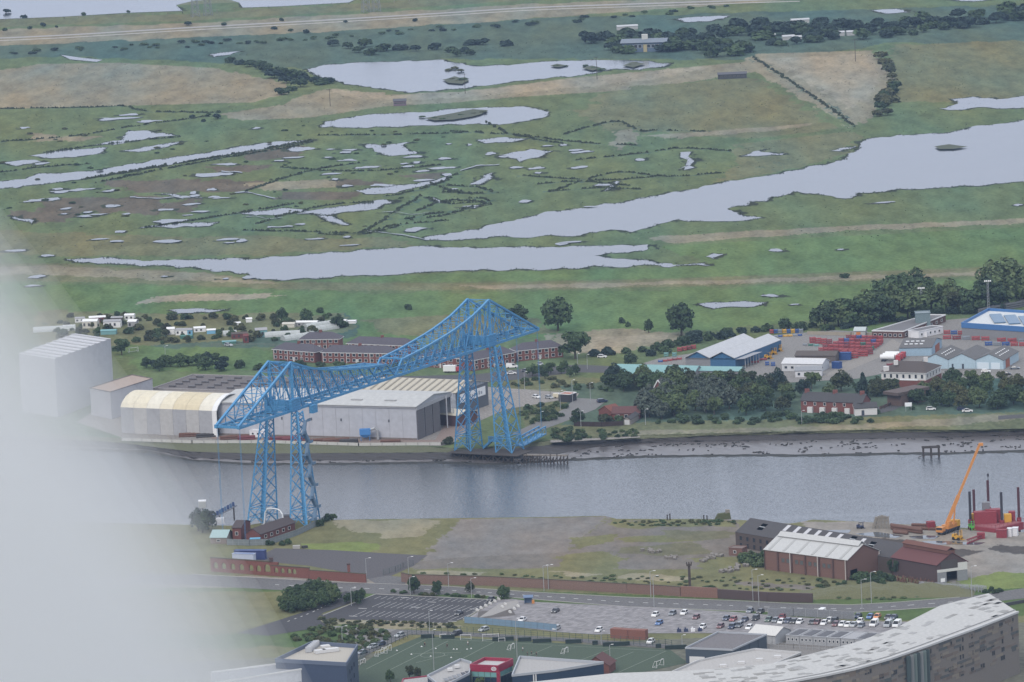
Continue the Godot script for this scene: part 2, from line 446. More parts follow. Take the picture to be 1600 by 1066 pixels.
	for i in 260:
		var c := Vector2(rng.randf_range(-330, 60), rng.randf_range(-3650, -3060))
		if wob.get_noise_2d(c.x * 2.0, c.y) < 0.12 or in_pond(c, ponds): continue
		var w := rng.randf_range(2.0, 9.0)
		var d := rng.randf_range(3.0, 9.0)
		var a := []
		for j in 10:
			var t := TAU * j / 10.0
			var r := rng.randf_range(0.5, 1.0)
			a.append_array([c.x + cos(t) * w * r, c.y + sin(t) * d * r])
		ponds["pool%d" % i] = poly(a)
		for q in Geometry2D.offset_polygon(poly(a), 1.2): stamp_poly(q, 7)  # pools get the painted dark bank rim too
	for i in 18:
		var q := Vector2(rng.randf_range(-290, 80), rng.randf_range(-3620, -3170))
		var t := rng.randf_range(-0.35, 0.35)
		var line := PackedVector2Array()
		for j in 6 + rng.randi() % 12:
			line.append(q)
			t = clampf(t + rng.randfn() * 0.3, -0.6, 0.6)
			q += Vector2(cos(t), sin(t) * 3.0) * 3.0
		var both := PackedVector2Array()
		var wide := rng.randf_range(0.8, 4.0)
		for j in line.size(): both.append(line[j] + Vector2(0, -wide * rng.randf_range(0.2, 1.0)))
		for j in line.size(): both.append(line[line.size() - 1 - j] + Vector2(0, wide * rng.randf_range(0.2, 1.0)))
		if Geometry2D.triangulate_polygon(both).is_empty() or in_pond(line[0], ponds) or in_pond(line[-1], ponds) or in_pond(line[line.size() / 2], ponds): continue
		ponds["creek%d" % i] = both
		for r in Geometry2D.offset_polygon(both, 0.5): stamp_poly(r, 7)  # narrower rim of painted bank shade along the creek
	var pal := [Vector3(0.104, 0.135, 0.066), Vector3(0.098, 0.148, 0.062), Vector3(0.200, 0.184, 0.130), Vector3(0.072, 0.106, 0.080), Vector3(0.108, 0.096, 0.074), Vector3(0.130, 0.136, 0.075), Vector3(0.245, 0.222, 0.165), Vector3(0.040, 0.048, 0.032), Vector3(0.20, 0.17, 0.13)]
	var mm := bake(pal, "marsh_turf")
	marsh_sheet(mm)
	var wm := water_mat("pond_water", 0.12, 0.05)
	var rim := 0
	for k in ponds:
		var s := Shape.new()
		rim += 1
		s.prism(ponds[k], 0.1 + 0.003 * rim, 0.1 + 0.003 * rim, true, false)
		if not s.v.is_empty(): structure("pond", s, wm)
	for a in [[270, -3507, 280, -3516, 290, -3499, 280, -3490, 272, -3493], [-52, -3797, -36, -3813, -19, -3837, -9, -3825, -14, -3801, -32, -3777, -45, -3779], [-41, -4033, -32, -4051, -22, -4021, -27, -3998, -37, -4010], [60, -4067, 67, -4081, 75, -4060, 67, -4046], [37, -4094, 43, -4105, 49, -4089, 43, -4079], [89, -4071, 98, -4094, 106, -4073, 97, -4055]]: sheet("marsh_island", a, 0.8, mat("island_sedge", 0.085, 0.100, 0.058, 1.0, 12.0), 1.0)
	build_river()

# The map of materials as a colour texture, with grain at several sizes and frayed borders.
func bake(pal: Array, called: String, amp := 1.0) -> StandardMaterial3D:
	var cls := chart.get_data()
	var n1 := noise_bytes(0.012, 21)
	var n2 := noise_bytes(0.05, 22, 2.0)
	var n3 := noise_bytes(0.22, 23)
	var n4 := noise_bytes(0.006, 24, 3.0)
	var out := PackedByteArray()
	out.resize(IW * IH * 3)
	var lut := PackedByteArray()
	lut.resize(4096)
	for i in 4096: lut[i] = int(clampf(255.0 * Color(i / 4095.0 * 0.6, 0, 0).linear_to_srgb().r, 0, 255))
	var k4 := 4095.0 / 0.6
	for y in IH:
		for x in IW:
			var i := y * IW + x
			var xx := clampi(x + (n2[i] - 128) / 10, 0, IW - 1)
			var yy := clampi(y + (n3[i] - 128) / 24, 0, IH - 1)
			var c: Vector3 = pal[cls[yy * IW + xx]]
			var f := 1.0 + amp * ((n1[i] - 128) * 0.0014 + (n2[i] - 128) * 0.0020 + (n3[i] - 128) * 0.0021)
			var warm := (n4[i] - 128) * 0.0016 * amp * amp
			var o := i * 3
			out[o] = lut[mini(4095, int(c.x * f * (1.0 + warm) * k4))]
			out[o + 1] = lut[mini(4095, int(c.y * f * k4))]
			out[o + 2] = lut[mini(4095, int(c.z * f * (1.0 - warm) * k4))]
	var im := Image.create_from_data(IW, IH, false, Image.FORMAT_RGB8, out)
	var mm := StandardMaterial3D.new()
	mm.resource_name = called
	mm.albedo_texture = ImageTexture.create_from_image(im)
	mm.roughness = 1.0
	mm.metallic_specular = 0.1
	mm.cull_mode = BaseMaterial3D.CULL_DISABLED
	return mm

func in_pond(c: Vector2, ponds: Dictionary) -> bool:
	for k in ponds:
		if Geometry2D.is_point_in_polygon(c, ponds[k]): return true
	return false

func water_mat(key: String, rough: float, bump: float) -> StandardMaterial3D:
	var m := StandardMaterial3D.new()
	m.resource_name = key
	m.albedo_color = Color(0.070, 0.078, 0.088).linear_to_srgb()
	m.roughness = rough
	m.metallic_specular = 0.5
	m.cull_mode = BaseMaterial3D.CULL_DISABLED
	var t := noise_tex(0.09, 0, 1, 31, 1024)
	t.color_ramp = null
	t.as_normal_map = true
	t.bump_strength = 4.0
	m.normal_enabled = true
	m.normal_texture = t
	m.normal_scale = bump
	m.uv1_triplanar = true
	m.uv1_world_triplanar = true
	m.uv1_scale = Vector3.ONE / 160.0
	m.roughness_texture = noise_tex(0.007, 0.35, 1.0, 33)
	m.roughness_texture_channel = BaseMaterial3D.TEXTURE_CHANNEL_RED
	return m

const NORTH_EDGE := [-402.7, -2689.2, -272.5, -2619.8, -181.8, -2564.6, -148.2, -2541.6, -89.1, -2522, -33.9, -2501.8, -25.2, -2491, 12.2, -2502.5, 26.8, -2512, 55.6, -2507.4, 84.3, -2502.9, 127.3, -2497.7, 169.9, -2490.9, 197.8, -2481.5, 254, -2472.5, 366.4, -2462.9]
const NORTH_GRASS := [-401.9, -2683.1, -272.1, -2614.2, -181.5, -2559.4, -147.5, -2526.3, -117.9, -2513.2, -71.4, -2502.2, -33.9, -2493.6, -25.2, -2487.9, 12.2, -2499.4, 26.7, -2507.1, 55.5, -2504.3, 84.3, -2503.1, 127.2, -2497.9, 169.9, -2491.1, 197.9, -2483.3, 254.1, -2474.4, 366.2, -2461.6]
const NORTH_ROCK := [-399.7, -2666.2, -270.7, -2598.4, -169.3, -2549.8, -147.4, -2521.9, -117.7, -2505.6, -71.3, -2494.7, -31.1, -2485.5, -13.9, -2479.2, 9, -2481.2, 20.5, -2487.9, 32.2, -2498.1, 55.4, -2503.4, 84.1, -2500.6, 126.8, -2492.2, 169.4, -2485.4, 197.6, -2481, 254, -2473.7, 366.6, -2464.2]
const NORTH_WET := [-399.3, -2662.9, -270.5, -2595.4, -169.3, -2548.7, -147.3, -2519.2, -117.6, -2501.3, -71.3, -2490.4, -31.1, -2482.9, -13.9, -2473.3, 23.1, -2474.7, 54.5, -2474.4, 96.9, -2466.2, 130.4, -2457.1, 166.9, -2452.1, 189, -2446, 222.5, -2443.4, 250.2, -2439.1, 361, -2428.3]

func line_z(a: Array, x: float) -> float:
	for i in range(0, a.size() - 2, 2):
		if x <= a[i + 2]: return lerpf(a[i + 1], a[i + 3], clampf((x - a[i]) / (a[i + 2] - a[i]), 0, 1))
	return a[-1]

func marsh_sheet(mm: Material) -> void:
	var st := SurfaceTool.new()
	st.begin(Mesh.PRIMITIVE_TRIANGLES)
	var edge := []
	for i in 113: edge.append(MX0 + i * 10.0)
	var rows := 60
	for j in rows + 1:
		for x in edge:
			var z0 := line_z(NORTH_EDGE, x)
			var z := lerpf(z0, MZ0 - MD, float(j) / rows)
			st.set_uv(Vector2((x - MX0) / MW, (MZ0 - z) / MD))
			st.set_normal(Vector3.UP)
			st.add_vertex(Vector3(x, 0, z))
	for j in rows:
		for i in 112:
			var a := j * 113 + i
			for k in [a, a + 113, a + 114, a, a + 114, a + 1]: st.add_index(k)
	var o := part_mesh(self, "marsh", st.commit(), mm)
	o.set_meta("kind", "structure")
	var s := Shape.new()
	for r in [[-4000, -560, -2360, -9500], [560, 4000, -2360, -9500], [-560, 560, -4720, -9500]]:
		s.quad(Vector3(r[0], 0, r[2]), Vector3(r[0], 0, r[3]), Vector3(r[1], 0, r[3]), Vector3(r[1], 0, r[2]))
	structure("ground", s, mat("far_pasture", 0.15, 0.17, 0.08, 1.0, 60.0))

func bank_strip(called: String, a: Array, ya: float, b: Array, yb: float, m: Material, rough: float, rows: int) -> void:
	var s := Shape.new()
	var x := -555.0
	var prev := []
	while x < 560.0:
		var z0 := line_z(a, x)
		var z1 := line_z(b, x)
		var col := []
		for j in rows + 1:
			var t := float(j) / rows
			var k := rough if j > 0 and j < rows else rough * 0.3
			col.append(Vector3(x, lerpf(ya, yb, t) + k * wob.get_noise_2d(x * 30.0, t * 900.0), lerpf(z0, z1, t) + 1.5 * wob.get_noise_2d(x * 20.0 + 77.0 * ya, 40.0 * ya if j == 0 else 40.0 * yb if j == rows else t * 50.0)))
		if prev:
			for j in rows: s.quad(prev[j], col[j], col[j + 1], prev[j + 1])
		prev = col
		x += 3.0
	structure(called, s, m)

func build_river() -> void:
	var s := Shape.new()
	s.quad(Vector3(-4000, -4, -2200), Vector3(-4000, -4, -2800), Vector3(4000, -4, -2800), Vector3(4000, -4, -2200))
	structure("river", s, water_mat("river_water", 0.15, 0.24))
	var wet := mat("wet_mud", 0.14, 0.125, 0.125, 0.3, 14.0)
	wet.metallic_specular = 0.5
	bank_strip("grass_bank", NORTH_EDGE, 0.02, NORTH_GRASS, -1.2, mat("bank_grass", 0.135, 0.142, 0.078, 1.0, 9.0), 0.5, 4)
	bank_strip("rock_bank", NORTH_GRASS, -1.2, NORTH_ROCK, -3.1, mat("dark_mud", 0.055, 0.048, 0.046, 0.8, 7.0), 0.6, 5)
	bank_strip("mudflat", NORTH_ROCK, -3.1, NORTH_WET, -3.8, wet, 0.25, 6)
	var out := NORTH_WET.duplicate()
	for i in range(1, out.size(), 2): out[i] += 5.0
	bank_strip("weed_ridge", NORTH_WET, -3.5, out, -4.3, mat("bladder_weed", 0.035, 0.034, 0.028, 0.8, 5.0), 0.8, 4)

# Rushes, tussocks and stranded weed: nobody could count them, so each kind is one thing.
func build_rushes() -> void:
	var s := Shape.new()
	s.tinted = true
	for a in ditches:
		for q in smooth(a, 1.3):
			if wob.get_noise_2d(q.x * 6.0, q.y * 6.0) > -0.25: tuft(s, q + Vector2(wob.get_noise_2d(q.x * 7.0, q.y * 7.0), wob.get_noise_2d(q.y * 7.0, q.x * 7.0)) * 3.0, rng.randf_range(0.5, 1.5))
	for p in shores:
		for i in p.size():
			var u: Vector2 = p[i]
			var v: Vector2 = p[(i + 1) % p.size()]
			if wob.get_noise_2d(u.x * 4.0 + 900.0, u.y * 4.0) > -0.05:
				for k in 8: tuft(s, u.lerp(v, k / 8.0) + Vector2(rng.randfn() * 0.6, rng.randfn() * 1.6), rng.randf_range(0.15, 0.5))
	for i in 12000:
		var q := Vector2(rng.randf_range(-330, 330), rng.randf_range(-4300, -3080))
		if wob.get_noise_2d(q.x * 5.0, q.y * 3.0) < 0.14: continue
		var wet := false
		for p in shores.slice(0, 8): wet = wet or Geometry2D.is_point_in_polygon(q, p)
		if not wet: tuft(s, q, rng.randf_range(0.2, 0.45))
	var o := part(self, "rushes", s, tint_mat("rush_green", 0.95))
	o.set_meta("kind", "stuff")
	tag(o, "dark rushes and tussocks along the marsh ditches and pond shores", "rushes")
	s = Shape.new()
	s.tinted = true
	for i in 2200:
		var x := rng.randf_range(-120, 330)
		var t := rng.randf()
		var z := lerpf(line_z(NORTH_ROCK, x), line_z(NORTH_WET, x), t)
		if wob.get_noise_2d(x * 5.0, z * 9.0) < 0.05 + 0.25 * t: continue
		s.tint = Color(0.04, 0.038, 0.034) * rng.randf_range(0.6, 1.3)
		s.box(Vector3(x, lerpf(-3.1, -3.8, t) + 0.15, z), Vector3(rng.randf_range(0.2, 1.0), 0.3, rng.randf_range(0.3, 1.6)), Basis(Vector3.UP, rng.randf() * 3.0))
	o = part(self, "stranded_weed", s, tint_mat("weed_dark", 0.9))
	o.set_meta("kind", "stuff")
	tag(o, "dark seaweed clumps scattered over the wet mudflat", "seaweed")

func tuft(s: Shape, q: Vector2, h: float) -> void:
	var v := rng.randf_range(0.6, 1.3)
	s.tint = Color(0.046 * v, 0.060 * v, 0.034 * v)
	var c := Vector3(q.x, 0.0, q.y)
	for k in 3:
		var t := rng.randf() * TAU
		var d := Vector3(cos(t), 0, sin(t)) * h * 0.9
		s.tri(c - d, c + d, c + Vector3(rng.randfn() * 0.3, h, rng.randfn() * 0.3))

const EYE := Vector3(0, 435, 0)

# A part whose shape was laid out in world metres, hung under a thing that stands at its base.
func wpart(t: Node3D, called: String, s: Shape, m: Material, label := "") -> MeshInstance3D:
	var o := part(t, called, s, m, label)
	o.position = -t.position
	return o

func on(x: float, z: float) -> Vector3:
	return Vector3(x, 0, z)

func v3(x: float, y: float, z: float) -> Vector3:
	return Vector3(x, y, z)

func shape() -> Shape:
	return Shape.new()

func turn_to(d: Vector3) -> Basis:
	return Basis(d, Vector3.UP, d.cross(Vector3.UP))

func mid(a: Vector3, b: Vector3) -> Vector3:
	return (a + b) / 2.0

func flat(a: Vector3) -> Vector3:
	return Vector3(a.x, 0, a.z)

func up(a: Vector3, y: float) -> Vector3:
	return Vector3(a.x, a.y + y, a.z)

# Four corners from a front edge and a depth away from the viewer: front left, front right, back right, back left.
func plot(a: Vector3, b: Vector3, depth: float) -> Array:
	var d := (b - a).normalized()
	var q := Vector3(d.z, 0, -d.x)
	if q.z > 0: q = -q
	return [flat(a), flat(b), flat(b + q * depth), flat(a + q * depth)]

# Four corners from a front edge and the far end of the right-hand side.
func plot3(a: Vector3, b: Vector3, c: Vector3) -> Array:
	return [flat(a), flat(b), flat(c), flat(a + c - b)]

func middle(p: Array) -> Vector3:
	return (p[0] + p[1] + p[2] + p[3]) / 4.0

func ring(p: Array) -> PackedVector2Array:
	var out := PackedVector2Array()
	for q in p: out.append(Vector2(q.x, q.z))
	return out

func slab(s: Shape, a: Vector3, b: Vector3, c: Vector3, d: Vector3, thick: float) -> void:
	var n := (c - a).cross(b - a).normalized()
	if n.y < 0: n = -n
	var k := n * thick
	s.quad(a + k, b + k, c + k, d + k)
	s.quad(a, d, c, b)
	for e in [[a, b], [b, c], [c, d], [d, a]]: s.quad(e[0], e[0] + k, e[1] + k, e[1])

# Walls and a ridged roof; the ridge runs along the front edge (along = true) or away from the viewer.
func gabled(t: Node3D, p: Array, eave: float, ridge: float, wall_m: Material, roof_m: Material, along := true, over := 0.35, thick := 0.2, gap := []) -> void:
	var a: Vector3 = p[0]
	var b: Vector3 = p[1]
	var c: Vector3 = p[2]
	var d: Vector3 = p[3]
	if not along:
		var k := [b, c, d, a]
		a = k[0]; b = k[1]; c = k[2]; d = k[3]
	var r0 := up(mid(a, d), ridge)
	var r1 := up(mid(b, c), ridge)
	var s := Shape.new()
	for i in 4:
		var e0: Vector3 = [a, b, c, d][i]
		var e1: Vector3 = [b, c, d, a][i]
		if gap and gap[0] == i:
			var g0 := e0.lerp(e1, gap[1])
			var g1 := e0.lerp(e1, gap[2])
			s.quad(e0, up(e0, eave), up(g0, eave), g0)
			s.quad(g1, up(g1, eave), up(e1, eave), e1)
			s.quad(up(g0, gap[3]), up(g0, eave), up(g1, eave), up(g1, gap[3]))
		else: s.quad(e0, up(e0, eave), up(e1, eave), e1)
	s.tri(up(a, eave), r0, up(d, eave))
	s.tri(up(b, eave), up(c, eave), r1)
	wpart(t, "wall", s, wall_m)
	var e := (b - a).normalized() * over
	var drop := (ridge - eave) / (mid(a, d) - a).length() * over
	for side in [[a, b], [d, c]]:
		var o: Vector3 = (side[0] - mid(a, d)).normalized() * over
		var f := Shape.new()
		slab(f, up(side[0] + o - e, eave - drop + 0.05), up(side[1] + o + e, eave - drop + 0.05), r1 + e + Vector3(0, 0.05, 0), r0 - e + Vector3(0, 0.05, 0), thick)
		wpart(t, "roof_slope", f, roof_m)

func hipped(t: Node3D, p: Array, eave: float, ridge: float, inset: float, wall_m: Material, roof_m: Material, over := 0.5) -> void:
	var s := Shape.new()
	s.prism(ring(p), 0, eave, false)
	wpart(t, "wall", s, wall_m)
	var m := middle(p)
	var q := []
	for k in p: q.append(up(k + (k - m).normalized() * over * 1.4, eave))
	var e: Vector3 = (p[1] - p[0]).normalized() * inset
	var r0 := up(mid(p[0], p[3]) + e, ridge)
	var r1 := up(mid(p[1], p[2]) - e, ridge)
	var f := Shape.new()
	f.quad(q[0], r0, r1, q[1])
	f.quad(q[2], r1, r0, q[3])
	f.tri(q[1], r1, q[2])
	f.tri(q[3], r0, q[0])
	f.quad(q[0], q[1], q[2], q[3])
	wpart(t, "roof", f, roof_m)
	var g := Shape.new()
	for i in 4: g.bar(q[i] - Vector3(0, 0.12, 0), q[(i + 1) % 4] - Vector3(0, 0.12, 0), 0.14, 0.22)
	wpart(t, "gutter", g, mats.white_trim)

func flat_roofed(t: Node3D, p: Array, h: float, wall_m: Material, roof_m: Material, parapet := 0.5, rim_m: Material = null) -> void:
	var s := Shape.new()
	s.prism(ring(p), 0, h, false)
	wpart(t, "wall", s, wall_m)
	var f := Shape.new()
	f.prism(ring(p), h - 0.3, h - 0.02, true, false)
	wpart(t, "roof", f, roof_m)
	if parapet > 0.0:
		var g := Shape.new()
		for i in p.size(): g.bar(up(p[i], h + parapet / 2.0), up(p[(i + 1) % p.size()], h + parapet / 2.0), 0.4, parapet)
		wpart(t, "parapet", g, rim_m if rim_m else wall_m)

func face_out(a: Vector3, b: Vector3) -> Vector3:
	var d := (b - a).normalized()
	var q := Vector3(d.z, 0, -d.x)
	return q if q.dot(EYE - a) > 0 else -q

# A window standing on the wall from a to b: frame with a recessed pane as its own piece.
func win(t: Node3D, a: Vector3, b: Vector3, u: float, y: float, w: float, h: float, frame_m: Material = null, pane_m: Material = null, called := "window") -> void:
	var d := (b - a).normalized()
	var o := face_out(a, b)
	var at := a.lerp(b, u) + Vector3(0, y + h / 2.0, 0)
	var k := turn_to(d)
	var s := Shape.new()
	var e := 0.12
	for q in [[-w / 2.0, 0.0, e, h + e], [w / 2.0, 0.0, e, h + e], [0.0, -h / 2.0, w + e, e], [0.0, h / 2.0, w + e, e]]:
		s.box(at + d * q[0] + Vector3(0, q[1], 0) + o * 0.06, Vector3(q[2], q[3], 0.16), k)
	var f := wpart(t, called, s, frame_m if frame_m else mats.white_trim)
	var g := Shape.new()
	g.box(at + o * 0.02, Vector3(w - e, h - e, 0.08), k)
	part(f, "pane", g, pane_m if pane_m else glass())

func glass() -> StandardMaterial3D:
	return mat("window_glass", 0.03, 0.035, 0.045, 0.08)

func panel(t: Node3D, called: String, a: Vector3, b: Vector3, u0: float, u1: float, y0: float, y1: float, proud: float, m: Material) -> MeshInstance3D:
	var d := (b - a).normalized()
	var o := face_out(a, b)
	var k := turn_to(d)
	var w := (b - a).length()
	var s := Shape.new()
	s.box(a + d * w * (u0 + u1) / 2.0 + Vector3(0, (y0 + y1) / 2.0, 0) + o * proud / 2.0, Vector3(w * (u1 - u0), y1 - y0, proud), k)
	return wpart(t, called, s, m)

# --- foliage: clumps of leaf-sized faces round several lobes, in a crown of height 1 and radius 0.5
var crowns := {}

func crown_mesh(kind: String) -> ArrayMesh:
	if crowns.has(kind): return crowns[kind]
	var r := RandomNumberGenerator.new()
	r.seed = hash(kind)
	var s := Shape.new()
	s.tinted = true
	var form := kind.left(-1)
	var count := 1500
	var leaf := 0.055
	var lobes := []
	var n := 22
	match form:
		"broad":
			for i in n:
				var t := r.randf() * TAU
				var q := sqrt(r.randf())
				lobes.append([Vector3(cos(t) * q * 0.32, 0.2 + r.randf() * 0.6 * (1.0 - 0.4 * q), sin(t) * q * 0.32), r.randf_range(0.10, 0.21)])
		"bush":
			count = 520
			leaf = 0.10
			for i in 9:
				var t := r.randf() * TAU
				var q := sqrt(r.randf())
				lobes.append([Vector3(cos(t) * q * 0.32, 0.12 + r.randf() * 0.5 * (1.0 - 0.5 * q), sin(t) * q * 0.32), r.randf_range(0.16, 0.28)])
		"spire":
			count = 900
			leaf = 0.06
			for i in 14:
				var y := i / 14.0
				var t := r.randf() * TAU
				lobes.append([Vector3(cos(t) * 0.14 * (1.0 - y), 0.08 + y * 0.8, sin(t) * 0.14 * (1.0 - y)), 0.30 * (1.0 - y) + 0.07])
		"scrub":
			count = 260
			leaf = 0.16
			for i in 6:
				var t := r.randf() * TAU
				var q := sqrt(r.randf())
				lobes.append([Vector3(cos(t) * q * 0.3, 0.15 + r.randf() * 0.4, sin(t) * q * 0.3), r.randf_range(0.2, 0.32)])
	for i in count:
		var l: Array = lobes[r.randi() % lobes.size()]
		var d := Vector3(r.randfn(), r.randfn(), r.randfn()).normalized()
		if d.y < -0.5: d.y = -d.y
		var p: Vector3 = l[0] + d * l[1] * r.randf_range(0.72, 1.06)
		var nrm := (d + Vector3(r.randfn(), r.randfn(), r.randfn()) * 0.45).normalized()
		var x := nrm.cross(Vector3(r.randfn(), r.randfn(), r.randfn())).normalized()
		var y := nrm.cross(x)
		var k := leaf * r.randf_range(0.55, 1.25)
		var v := r.randf_range(0.62, 1.25)
		s.tint = Color(v * r.randf_range(0.9, 1.1), v, v * r.randf_range(0.85, 1.1))
		var a := p - x * k - y * k * 0.55
		var b := p + x * k * 0.2 + y * k * 0.8
		var e := p + x * k
		var f := p + x * k * 0.1 - y * k * 0.8
		s.tri(a, b, e)
		s.tri(a, e, f)
	crowns[kind] = s.mesh()
	return crowns[kind]

func trunk_mesh() -> ArrayMesh:
	if crowns.has("trunk"): return crowns["trunk"]
	var s := Shape.new()
	s.tube(Vector3.ZERO, Vector3(0.01, 0.45, 0), 0.035, 0.018, 7)
	for i in 5:
		var t := TAU * i / 5.0 + 0.3
		s.tube(Vector3(0.005, 0.22 + 0.04 * i, 0), Vector3(cos(t) * 0.24, 0.5 + 0.05 * i, sin(t) * 0.24), 0.015, 0.005, 5)
	crowns["trunk"] = s.mesh()
	return crowns["trunk"]

func leaf_mat(key: String) -> StandardMaterial3D:
	if mats.has("leaf_" + key): return mats["leaf_" + key]
	var m := tint_mat("leaf_" + key, 0.85)
	var c: Color = {"dark": Color(0.045, 0.072, 0.038), "mid": Color(0.064, 0.100, 0.048), "light": Color(0.090, 0.124, 0.056), "silver": Color(0.085, 0.105, 0.085), "olive": Color(0.085, 0.092, 0.045), "blue": Color(0.030, 0.050, 0.042), "hazel": Color(0.055, 0.066, 0.036)}[key]
	m.albedo_color = c.linear_to_srgb()
	m.backlight_enabled = true
	m.backlight = Color(0.06, 0.09, 0.03)
	m.metallic_specular = 0.3
	return m

func plant(called: String, form: String, hue: String, at: Vector3, h: float, w: float, label: String, category: String, group := "") -> Node3D:
	var t := thing(called, label, category, at, rng.randf() * TAU, group)
	var kind := form + str(rng.randi() % (4 if form in ["broad", "bush"] else 3))
	var c := part_mesh(t, "crown", crown_mesh(kind), leaf_mat(hue))
	c.scale = Vector3(w, h, w)
	var k := part_mesh(t, "trunk", trunk_mesh(), mats.bark)
	k.scale = Vector3(h * 0.9, h * 0.9, h * 0.9)
	return t

# Several trees or bushes that make up one belt: ground points (x, z), each with height and width.
func belt(a: Array, called: String, form: String, hues: Array, h0: float, h1: float, wide: float, label: String, category: String, group: String) -> void:
	for i in range(0, a.size(), 2):
		var h := rng.randf_range(h0, h1)
		plant(called, form, hues[rng.randi() % hues.size()], Vector3(a[i], 0, a[i + 1]), h, h * wide * rng.randf_range(0.85, 1.2), label, category, group)

func scatter_in(a: Array, n: int, gap: float) -> Array:
	var p := poly(a)
	var lo := p[0]
	var hi := p[0]
	for q in p:
		lo = lo.min(q)
		hi = hi.max(q)
	var out := []
	var got: Array[Vector2] = []
	var tries := 0
	while got.size() < n and tries < n * 40:
		tries += 1
		var q := Vector2(rng.randf_range(lo.x, hi.x), rng.randf_range(lo.y, hi.y))
		if not Geometry2D.is_point_in_polygon(q, p): continue
		var ok := true
		for g in got:
			if g.distance_to(q) < gap:
				ok = false
				break
		if ok:
			got.append(q)
			out.append_array([q.x, q.y])
	return out

# --- street furniture
func lamp_post(at: Vector3, h: float, label: String, group := "lamp posts of the riverside town", arm := 1.6, turn := 0.0) -> void:
	var t := thing("lamp_post", label, "lamp post", at, turn, group)
	var m = mats.galvanised
	var s := Shape.new()
	s.tube(Vector3.ZERO, Vector3(0, h, 0), 0.14, 0.09, 8)
	part(t, "pole", s, m)
	s = Shape.new()
	s.bar(Vector3(0, h, 0), Vector3(arm, h + 0.3, 0), 0.12)
	part(t, "arm", s, m)
	s = Shape.new()
	s.box(Vector3(arm + 0.3, h + 0.3, 0), Vector3(0.9, 0.16, 0.35))
	part(t, "lamp_head", s, mats.lamp_cover)

# A fence of posts and rails or mesh along points; one thing.
func fence(a: Array, h: float, gap: float, m: Material, label: String, solid: Material = null, rails := 2, post_w := 0.12, called := "fence") -> Node3D:
	var p := poly(a)
	var t := thing(called, label, "fence", Vector3(p[0].x, 0, p[0].y))
	var posts := Shape.new()
	var lines := Shape.new()
	var fill := Shape.new()
	for i in p.size() - 1:
		var u := Vector3(p[i].x, 0, p[i].y)
		var v := Vector3(p[i + 1].x, 0, p[i + 1].y)
		var k := maxi(1, int(u.distance_to(v) / gap))
		for j in k + 1:
			var q := u.lerp(v, float(j) / k)
			posts.box(up(q, h / 2.0), Vector3(post_w, h, post_w))
		for r in rails: lines.bar(up(u, h * (r + 1.0) / rails - 0.06), up(v, h * (r + 1.0) / rails - 0.06), 0.07)
		if solid:
			var d := (v - u).normalized()
			fill.box(up(mid(u, v), h / 2.0), Vector3(u.distance_to(v), h - 0.1, 0.05), turn_to(d))
	wpart(t, "posts", posts, m).set_meta("kind", "stuff")
	wpart(t, "rail", lines, m)
	if solid: wpart(t, "panel", fill, solid)
	return t

# --- vehicles, built facing +z at the origin
var car_meshes := {}

